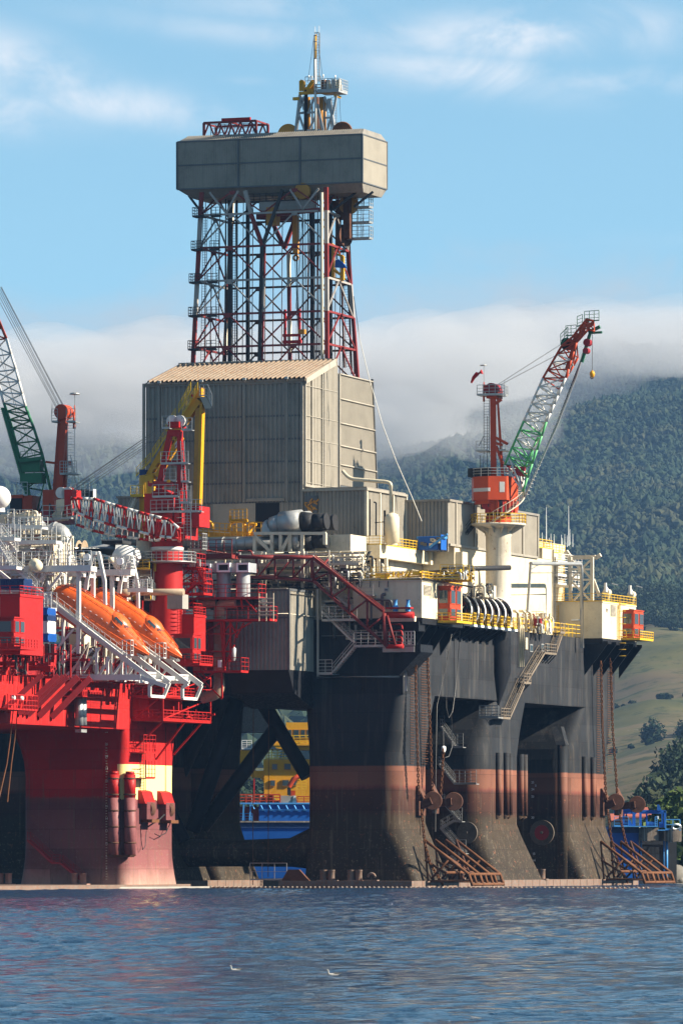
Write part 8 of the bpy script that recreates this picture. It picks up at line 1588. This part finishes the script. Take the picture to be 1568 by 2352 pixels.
b.use('concrete').tube(((0 - CX) * 730 / FX, 735, .1), (x0, Y0, .1), .2, 8); single(WF, 'floating_boom', b, None, 'low floating boom with small knobs along the rig waterline', 'floating boom')
T = Thing(BF, 'padeye_row', (-10, -2.5, .95), 'brown padeye plates and low railing on the pontoon under the brace', 'padeye'); b = MB(); c = BF.F('I', 740, 1280, -2.6)
b.prism([(c.x - 1.6, -2.6, .95), (c.x + 2.2, -2.6, .95), (c.x + .8, -2.6, 2.4), (c.x - .7, -2.6, 2.4)], (0, .5, 0)); T.part('plate', b, 'rust_dark'); b = MB(); b.rail([BF.F('I', 470, 1290, -2), BF.F('I', 700, 1290, -2)], 2.2, 1.8, .06, 2); T.part('railing', b, 'galv')
# far hulls: third rig behind at left
T = Thing(RF, 'rig_hull', (-12, 110, 0), 'dark grey hull of a third rig behind the red column', 'oil rig hull'); c0 = RF.F('o', -60, 1700, 62); c1_ = RF.F('o', 64, 1700, 62); b = MB(); b.bx(c0.x - 14, c1_.x + 14, 62, 120, 22, 33); T.part('deck_box', b, 'black'); b = sweepcol([(z, c0.x, c1_.x + .6, 62, 78, 1.5) for z in (0, 6, 12, 18, 22.1)], 1.5); T.part('column', b, 'black_hull'); b = MB(); b.bx(c0.x - 6, c1_.x + 12, 58, 118, -2, 1.0); T.part('pontoon', b, 'dark_steel')
b = MB(); q0 = RF.F('o', 700, 1700, 62) if False else None
# ---------------------------------------------------------------- yellow and blue ship seen through the rig
SF = Frame((560 - CX) * 960 / FX, 960, 0); s_ = lambda x, y, d=0.: V(((ov('P', x, y)[0] - CX) * (960 + d) / FX - SF.ox, d, HC + (HY - ov('P', x, y)[1]) * (960 + d) / FX))
T = Thing(SF, 'supply_ship', s_(200, 2000), 'blue hulled supply ship with yellow superstructure beyond the rig', 'ship'); b = MB(); b.use('blue')
zd = s_(0, 1155).z; zk = s_(0, 1375).z; x_l, x_r = s_(-500, 0).x, s_(1500, 0).x
b.hexa([(x_l, 1.2, -2), (x_r, 1.2, -2), (x_r, 14, -2), (x_l, 14, -2), (x_l, 0, zk), (x_r, 0, zk), (x_r, 14, zk), (x_l, 14, zk)]); b.bx(s_(425, 0).x, x_r, .1, 14, zk, zd); b.use('blue_dark').bx(x_l, x_r, -.02, .3, s_(0, 1455).z, zk - .15); T.part('hull', b)
b = MB(); b.use('blue_lite').bx(x_l, x_r, -.15, .2, zd, zd + .25); b.beam((s_(425, 0).x, -.1, zd - .9), (x_r, -.1, zd - .9), .14); b.use('wood_fender').beam((x_l, -.15, zk), (x_r, -.15, zk), .22)
for i in range(10): x = s_(340 + i * 105, 0).x; b.use('blue_lite').beam((x, -.1, zd - .2), (x + .3, -.3, zd - .8), .2)
for x in (235, 320): b.beam(s_(x, 1155), s_(x - 10, 1360), .25)
b.use('red_deep').bx(x_l, s_(425, 0).x, .8, 1.2, zk, zd - .4); b.use('blue_lite').rail([(x_l, .1, zk), (s_(340, 0).x, .1, zk)], 1.3, 1.2, .09, 3); T.part('bulwark', b)
b = MB(); b.use('orange_red').rail([(x_l, 0, zd + .1), (s_(690, 0).x, 0, zd + .1)], 1.4, 1.1, .16, 3, kick=True); b.rail([(s_(905, 0).x, 0, zd + .1), (x_r, 0, zd + .1)], 1.1, 1.1, .12, 3); T.part('railing', b)
b = MB(); Q = lambda x, y, d=3: s_(x, y, d); a, c = Q(500, 590), Q(1100, 590); z0 = zd; z2 = a.z; b.bx(a.x - .2, c.x + 8, 3, 14, Q(0, 730).z, z2); b.bx(Q(490, 0).x, c.x + 8, 3.05, 14, zd, Q(0, 730).z + .01); b.bx(Q(330, 0).x, Q(530, 0).x, 3.5, 8, Q(0, 820).z, Q(0, 735).z); b.prism([Q(530, 820, 3.6), Q(440, 820, 3.6), Q(500, 900, 3.6)], (0, 4, 0)); T.part('superstructure', b, 'yellow')
b = MB(); b.bx(Q(765, 0).x, c.x + 9, 2, 12, Q(0, 470).z, Q(0, 130).z); b.bx(Q(570, 0).x, c.x + 9, 1.4, 12, Q(0, 420).z, Q(0, 395).z); b.prism([Q(600, 400, 1.5), Q(700, 330, 1.5), Q(760, 470, 1.5), Q(640, 450, 1.5)], (0, 6, 0)); T.part('bridge', b, 'yellow')
b = MB(); b.bx(Q(212, 0).x - 4, Q(335, 0).x, 6, 12, Q(0, 700).z, Q(0, 475).z); b.use('yellow').bx(Q(310, 0).x, Q(375, 0).x, 5, 6, Q(0, 800).z, Q(0, 700).z); T.part('funnel', b, 'yellow') if False else T.part('funnel', MBcopy(b), 'yellow')
for x0, x1, y0, y1 in ((585, 660, 645, 725), (738, 830, 640, 725), (862, 920, 650, 720), (563, 633, 850, 930), (715, 808, 845, 930), (850, 910, 850, 920)): window(T, SF, Q(x0, y0, 2.95), Q(x1, y1, 2.95), 'v', 'ochre')
for x0, x1 in ((790, 840), (855, 935), (945, 1010), (1020, 1080)): window(T, SF, Q(x0, 215, 1.95), Q(x1, 325, 1.95), 'v', 'ochre')
b = MB(); b.rail([Q(515, 585, 2.8), Q(800, 580, 2.8)], 1.4, 1, .09, 3); b.rail([Q(780, 390, 1.5), Q(1100, 385, 1.5)], 1.2, 1, .09, 3); b.ladder(Q(905, 1100, 1), Q(905, 890, 1), (1, 0, 0), .8); b.ladder(Q(935, 1100, 1), Q(935, 890, 1), (1, 0, 0), .8); b.rail([Q(895, 970, 1), Q(1020, 970, 1)], 1.4, .7, .1, 3); T.part('deck_railing', b, 'yellow_rail')
b = MB(); b.rail([Q(212, 465, 5), Q(335, 465, 5)], 1.4, .7, .09, 4); T.part('white_railing', b, 'white')
b = MB(); b.use('orange_red').pipe([Q(990, 800, .5), Q(930, 800, .5), Q(860, 840, .5), Q(800, 935, .5)], .42, 10); b.use('soot_black').bx(Q(780, 0, .5).x, Q(825, 0, .5).x, .3, .9, Q(0, 1040, .5).z, Q(0, 950, .5).z); b.use('orange_red').bx(Q(800, 0, .8).x, Q(880, 0, .8).x, .8, 1.6, Q(0, 1060).z, Q(0, 985).z); T.part('deck_crane', b)
b = MB(); p = Q(690, 1145, .3); q = Q(850, 1048, .3); b.use('concrete').bx(p.x, q.x, .2, 2, p.z, q.z); b.use('white').prism([Q(845, 1148, .1), Q(862, 1048, .1), Q(885, 1048, .1), Q(905, 1148, .1)], (0, .6, 0)); b.use('cream').bx(q.x, q.x + .3, .2, .5, p.z, q.z); T.part('hatch_box', b)
b = MB(); r = random.Random(9)
for i in range(34): x = r.uniform(215, 680); w_ = r.uniform(15, 60); h = r.uniform(20, 110); b.use(r.choice(['red', 'red', 'orange_red', 'green_lite', 'cream', 'red_deep', 'galv', 'blue'])); p = Q(x, 1140, 1.5); b.bx(p.x, p.x + w_ * .0105, 1.2 + r.random() * 2, 4, p.z, p.z + h * .0125)
b.use('red').bx(Q(358, 0, 1).x, Q(372, 0, 1).x, 1, 1.3, zd, Q(0, 835, 1).z); T.part('deck_gear', b)
# ---------------------------------------------------------------- blue dock end at right, houses, pontoon deck
DF = Frame((1415 - CX) * 905 / FX, 905, 0); o_ = lambda x, y, d=0.: V(((ov('O', x, y)[0] - CX) * (905 + d) / FX - DF.ox, d, HC + (HY - ov('O', x, y)[1]) * (905 + d) / FX))
T = Thing(DF, 'floating_dock', o_(840, 1900), 'blue floating dock end with timber fenders and blue frames', 'floating dock'); b = MB(); zt_ = o_(0, 1068).z
b.bx(o_(-600, 0).x, o_(838, 0).x, 0, 30, -2, zt_); T.part('wall', b, 'blue'); b = MB(); b.bx(o_(-500, 0).x, o_(842, 0).x, -.1, .3, o_(0, 1165).z, zt_ + .05); T.part('top_band', b, 'blue_dark')
b = MB(); b.bx(o_(838, 0).x, o_(1500, 0).x, 6, 30, -1, zt_ - .3); T.part('inner_wall', b, 'dark_steel'); b = MB(); b.bx(o_(430, 0).x, o_(1145, 0).x, -1.8, 4, zt_, zt_ + .15); b.bx(o_(1145, 0).x, o_(1525, 0).x, -1, 5, zt_ - .55, zt_ - .4); T.part('deck', b, 'blue_lite')
for x0, x1, y0, y1 in ((845, 1168, 1075, 1285), (1300, 1550, 1100, 1300)):
    p, q = o_(x0, y0, -1), o_(x1, y1, -1); b = MB(); n = 12; r = random.Random(x0)
    for i in range(n): u0 = p.x + (q.x - p.x) * i / n; e = .8 * math.sin(math.pi * (i + .5) / n); b.bx(u0, u0 + (q.x - p.x) / n * .93, -.6 - e - r.random() * .08, 2, q.z - r.random() * .15, p.z - r.random() * .1)
    T.part('timber_fender', b, 'wood_fender')
b = MB()
for x0, x1, y0, y1 in ((865, 895, 1290, 1860), (1245, 1272, 1300, 2010), (1285, 1325, 1300, 1950)): p, q = o_(x0, y0), o_(x1, y1); b.tube(((p.x + q.x) / 2, .6, q.z), ((p.x + q.x) / 2, .6, p.z), (q.x - p.x) / 2, 14)
T.part('pile', b, 'blue_lite'); b = MB()
for x0, y0, x1, y1, w_ in ((900, 1375, 1235, 1380, .35), (900, 1630, 1235, 1630, .35), (1225, 1390, 1225, 1990, .6), (905, 1510, 1010, 1400, .3), (900, 1700, 1080, 1900, .8), (1190, 1400, 1190, 1600, .2)): b.beam(o_(x0, y0, 1), o_(x1, y1, 1), w_)
for x in (970, 1040, 1105): b.beam(o_(x, 1400, 2), o_(x, 1870, 2), .08)
for y in (1505, 1740): b.beam(o_(900, y, 2), o_(1200, y, 2), .08)
b.bx(o_(1170, 0).x, o_(1255, 0).x, .5, 2, o_(0, 1300).z, o_(0, 1110).z); T.part('inner_frame', b, 'rust_dark')
b = MB(); b.use('blue_lite'); z = zt_
for x0, y0, x1, y1, w_ in ((590, 1060, 590, 800, .3), (760, 1060, 760, 790, .45), (868, 1060, 868, 760, .35), (970, 1050, 970, 790, .25), (1228, 1060, 1228, 800, .25), (1272, 1080, 1272, 800, .35), (430, 800, 1280, 812, .35), (560, 765, 870, 770, .3), (880, 835, 1280, 830, .3), (430, 830, 800, 835, .35)): b.beam(o_(x0, y0), o_(x1, y1), w_)
for P in ([(705, 765), (785, 765), (740, 660), (705, 660)], [(1145, 800), (1220, 800), (1175, 698), (1145, 698)], [(672, 1060), (745, 1060), (700, 952), (672, 952)], [(1175, 1075), (1240, 1075), (1220, 985), (1175, 985)]): b.prism([o_(x, y, -.6) for x, y in P], (0, 1.0, 0))
T.part('gantry', b, 'blue') if False else T.part('gantry', MBcopy(b), 'blue')
b = MB(); b.rail([(o_(430, 0).x, -1.6, z + .1), (o_(660, 0).x, -1.6, z + .1)], 1.4, 1.2, .06); b.rail([(o_(1280, 0).x, -.9, z - .4), (o_(1515, 0).x, -.9, z - .4)], 1.5, 1.0, .1, 2); b.rail([(o_(1100, 0).x, -1.6, z + .1), (o_(1135, 0).x, -1.6, z + .1)], 1.4, .5, .09, 4); T.part('railing', b, 'blue_lite')
b = MB(); b.bx(o_(852, 0).x, o_(880, 0).x, -.8, -.6, o_(0, 770).z, o_(0, 660).z); b.bx(o_(1135, 0).x, o_(1165, 0).x, -1, -.5, o_(0, 935).z, o_(0, 890).z); T.part('board', b, 'signal_white')
b = MB(); [b.lathe([(.55, -.6), (.55, .6)], o_(x, 1035, .5), (1, 0, 0), 14) for x in (640, 1035, 1065)]; T.part('winch_drum', b, 'blue')
b = MB(); c = o_(1460, 1090, -1.3); b.ring((c.x, c.y, zt_ + .0), (0, .8, 1), .6, .16, 18, 8); single(DF, 'lifebuoy', b, 'signal_white', 'white lifebuoy on the end of the blue dock', 'lifebuoy')
b = MB(); b.use('concrete').bx(o_(1100, 0, 4).x, o_(2600, 0, 4).x, 4, 14, -1, o_(0, 2000, 4).z); b.use('wood_fender').bx(o_(1150, 0, 2).x, o_(2400, 0, 2).x, 2, 4, -1, o_(0, 2040, 2).z); single(DF, 'landing_stage', b, None, 'low concrete landing stage beyond the blue dock piles', 'jetty')
b = MB(); r = random.Random(3)
for i in range(16): c = o_(1340 + 260 * r.random(), 1950, 12 + 4 * r.random()); c.z = .6; b.sphere(c, r.uniform(.3, .9) if i else 2.2, 7, 5, .7)
b.sphere(o_(1400, 1900, 14) * 1.0, 2.6, 10, 6, .8); single(DF, 'shore_rocks', b, 'rock', 'grey rocks on the shore behind the blue dock', 'rocks', kind=None)
def house(X0, X1, Y, z0, ze_, zr_, dep, lab, wall='house_wall'):
    T = Thing(WF, 'house', ((X0 + X1) / 2, Y, z0), lab, 'house', 'houses on the shore behind the dock'); b = MB(); b.bx(X0, X1, Y, Y + dep, z0, ze_); b.prism([(X0, Y, ze_), (X0, Y + dep, ze_), (X0, Y + dep / 2, zr_)], (X1 - X0, 0, 0)); T.part('wall', b, wall)
    b = MB(); e = .5; b.hexa([(X0 - e, Y - e, ze_ - .3), (X1 + e, Y - e, ze_ - .3), (X1 + e, Y + dep / 2, zr_), (X0 - e, Y + dep / 2, zr_), (X0 - e, Y - e, ze_), (X1 + e, Y - e, ze_), (X1 + e, Y + dep / 2, zr_ + .3), (X0 - e, Y + dep / 2, zr_ + .3)]); b.hexa([(X0 - e, Y + dep + e, ze_ - .3), (X0 - e, Y + dep / 2, zr_), (X1 + e, Y + dep / 2, zr_), (X1 + e, Y + dep + e, ze_ - .3), (X0 - e, Y + dep + e, ze_), (X0 - e, Y + dep / 2, zr_ + .3), (X1 + e, Y + dep / 2, zr_ + .3), (X1 + e, Y + dep + e, ze_)]); T.part('roof', b, 'roof_tile')
    n = max(2, int((X1 - X0) / 4))
    for i in range(n):
        x = X0 + (X1 - X0) * (i + .5) / n; window(T, WF, (x - .7, Y - .05, ze_ - 2.6), (x + .7, Y - .05, ze_ - 1.1), 'v', 'white')
    return T
def zy(y, Y): return HC + (HY - y) * Y / FX
def xx(x, Y): return (x - CX) * Y / FX
hx = lambda xo, Y: xx(ov('O', xo, 0)[0], Y); hy = lambda yo, Y: zy(ov('O', 0, yo)[1], Y)
house(hx(695, 1180), hx(1090, 1180), 1180, 0, hy(895, 1180), hy(840, 1180), 9, 'cream house with red tiled roof seen through the blue dock frame'); house(hx(1085, 1190), hx(1185, 1190), 1190, 0, hy(960, 1190), hy(890, 1190), 8, 'small all red house beside the cream one', 'roof_tile'); house(hx(430, 1185), hx(640, 1185), 1186, 0, hy(960, 1185), hy(870, 1185), 8, 'grey gabled house behind the slanting anchor chain', 'concrete'); house(hx(860, 1230), hx(960, 1230), 1230, 2, hy(790, 1230), hy(765, 1230), 6, 'narrow red roof top showing above the dock frame', 'roof_tile')
# trees: near shore and the knoll
TG = 'broadleaf trees behind the dock'
for i, (xo, yb, H, R, Y, lab) in enumerate(((1480, 1960, 11, 5.2, 985, 'bright green bushy tree just beyond the blue dock piles'), (1620, 1960, 13, 6, 1000, 'tall bright green tree above the landing stage'), (1610, 1300, 10, 5, 1210, 'dark green tree above the outer timber fender'), (1380, 1180, 8.5, 5, 1225, 'olive tree behind the end of the blue gantry'), (1480, 1060, 9, 5, 1240, 'dense tree between the olive tree and the dark green one'))):
    c_x = hx(xo, Y); tree(c_x, Y, H, R, lab, TG, zg=(.5 if Y < 1100 else None), seed=20 + i, nclump=34)
# ---------------------------------------------------------------- gulls on the water
def gull(px_, py_, L, flip, lab, dark):
    D = HC * FX / (py_ - HY); X = (px_ - CX) * D / FX; T = Thing(WF, 'gull', (X, D, 0), lab, 'gull', 'gulls on the water'); s = -1 if flip else 1
    b = MB(); P = lambda t, h: V((X + s * t * L, D, h * L)); b.smooth = True
    b.pipe([P(-.52, .22), P(-.38, .17), P(-.2, .13), P(0, .11), P(.2, .12), P(.32, .18), P(.36, .30), P(.37, .42), P(.40, .47), P(.47, .475), P(.5, .47)], [L * q for q in (.012, .05, .11, .14, .13, .09, .055, .05, .065, .05, .015)], 14); T.part('body', b, 'feather_white')
    b = MB(); b.pipe([P(-.62, .25), P(-.4, .21), P(-.15, .2), P(.12, .17)], [L * q for q in (.01, .06, .11, .05)], 12); T.part('wing', b, dark); b = MB(); b.tube(P(.49, .47), P(.62, .45), L * .02, 6, L * .005); T.part('beak', b, 'beak')
gull(541, 2233, .42, True, 'grey brown gull floating with its neck hunched low', 'feather_dark'); gull(765, 2244, .44, True, 'pale gull floating with its neck upright', 'feather_dark')
# ------------------------------------------------------------------ haze and the cloud lying on the hill
def haze_box(name, lo, hi, col, dens, label, aniso=.2):
    b = MB(); b.bx(lo[0], hi[0], lo[1], hi[1], lo[2], hi[2]); me = bpy.data.meshes.new(name); me.from_pydata(b.v, [], b.f)
    mt = bpy.data.materials.new(name); mt.use_nodes = True; t = NT(mt.node_tree); t.n.clear()
    pv = t.new('ShaderNodeVolumePrincipled'); pv.inputs['Color'].default_value = (*col, 1); pv.inputs['Anisotropy'].default_value = aniso
    t.put(pv.inputs['Density'], dens); t.l.new(pv.outputs[0], t.new('ShaderNodeOutputMaterial').inputs['Volume'])
    me.materials.append(mt); o = link(bpy.data.objects.new(name, me)); o['kind'] = 'stuff'; o['label'] = label; return t, pv
haze_box('haze', (-1900, -40, -10), (2100, 9200, 760), (.26, .48, .84), 3.2e-5, 'thin bluish haze in the air over the fjord')
def cloud_bank():
    iv, if_ = ico(4); r = np.random.default_rng(5)
    n = np.array([mnoise.fractal(Vector(p * 1.6), .9, 2.1, 5) for p in iv]); iv2 = iv * (1 + .34 * n)[:, None]
    me = meshfast('cloud', iv2, if_, True); mt = bpy.data.materials.new('cloud'); mt.use_nodes = True; t = NT(mt.node_tree); t.n.clear()
    pv = t.new('ShaderNodeVolumePrincipled'); pv.inputs['Color'].default_value = (.66, .655, .66, 1); pv.inputs['Density'].default_value = .0030; pv.inputs['Anisotropy'].default_value = .0
    t.l.new(pv.outputs[0], t.new('ShaderNodeOutputMaterial').inputs['Volume']); me.materials.append(mt)
    me2 = me.copy(); mt2 = mt.copy(); me2.materials.clear(); me2.materials.append(mt2); mt2.node_tree.nodes['Principled Volume'].inputs['Density'].default_value = .0013
    for i, (px, py, rx, rz) in enumerate(((1480, 810, 240, 80), (1300, 850, 230, 110), (1120, 930, 220, 120), (940, 1010, 200, 100), (1640, 790, 210, 76), (1420, 800, 260, 84), (200, 1010, 260, 80), (30, 1010, 200, 80), (-60, 890, 240, 110), (160, 880, 280, 110), (400, 870, 260, 115), (700, 860, 260, 110), (900, 860, 230, 120), (1060, 830, 210, 100), (1220, 800, 210, 88), (1380, 790, 230, 84), (1540, 780, 230, 80), (1700, 775, 220, 80), (940, 930, 170, 90), (860, 980, 180, 70), (1120, 860, 180, 60), (1290, 770, 190, 50), (300, 940, 220, 80), (60, 950, 220, 70))):
        Y = (7150 if px > 1180 else 6250) + r.random() * 500; k = Y / FX; o = link(bpy.data.objects.new('cloud', me2 if i < 8 or px > 1180 else me)); o.location = ((px - CX) * k, Y, HC + (HY - py) * k); o.scale = (rx * k, 260, rz * k); o.rotation_euler = (0, 0, r.random() * .5 - .25); o['kind'] = 'stuff'; o['label'] = 'pale cloud lying along the hill top'
cloud_bank()
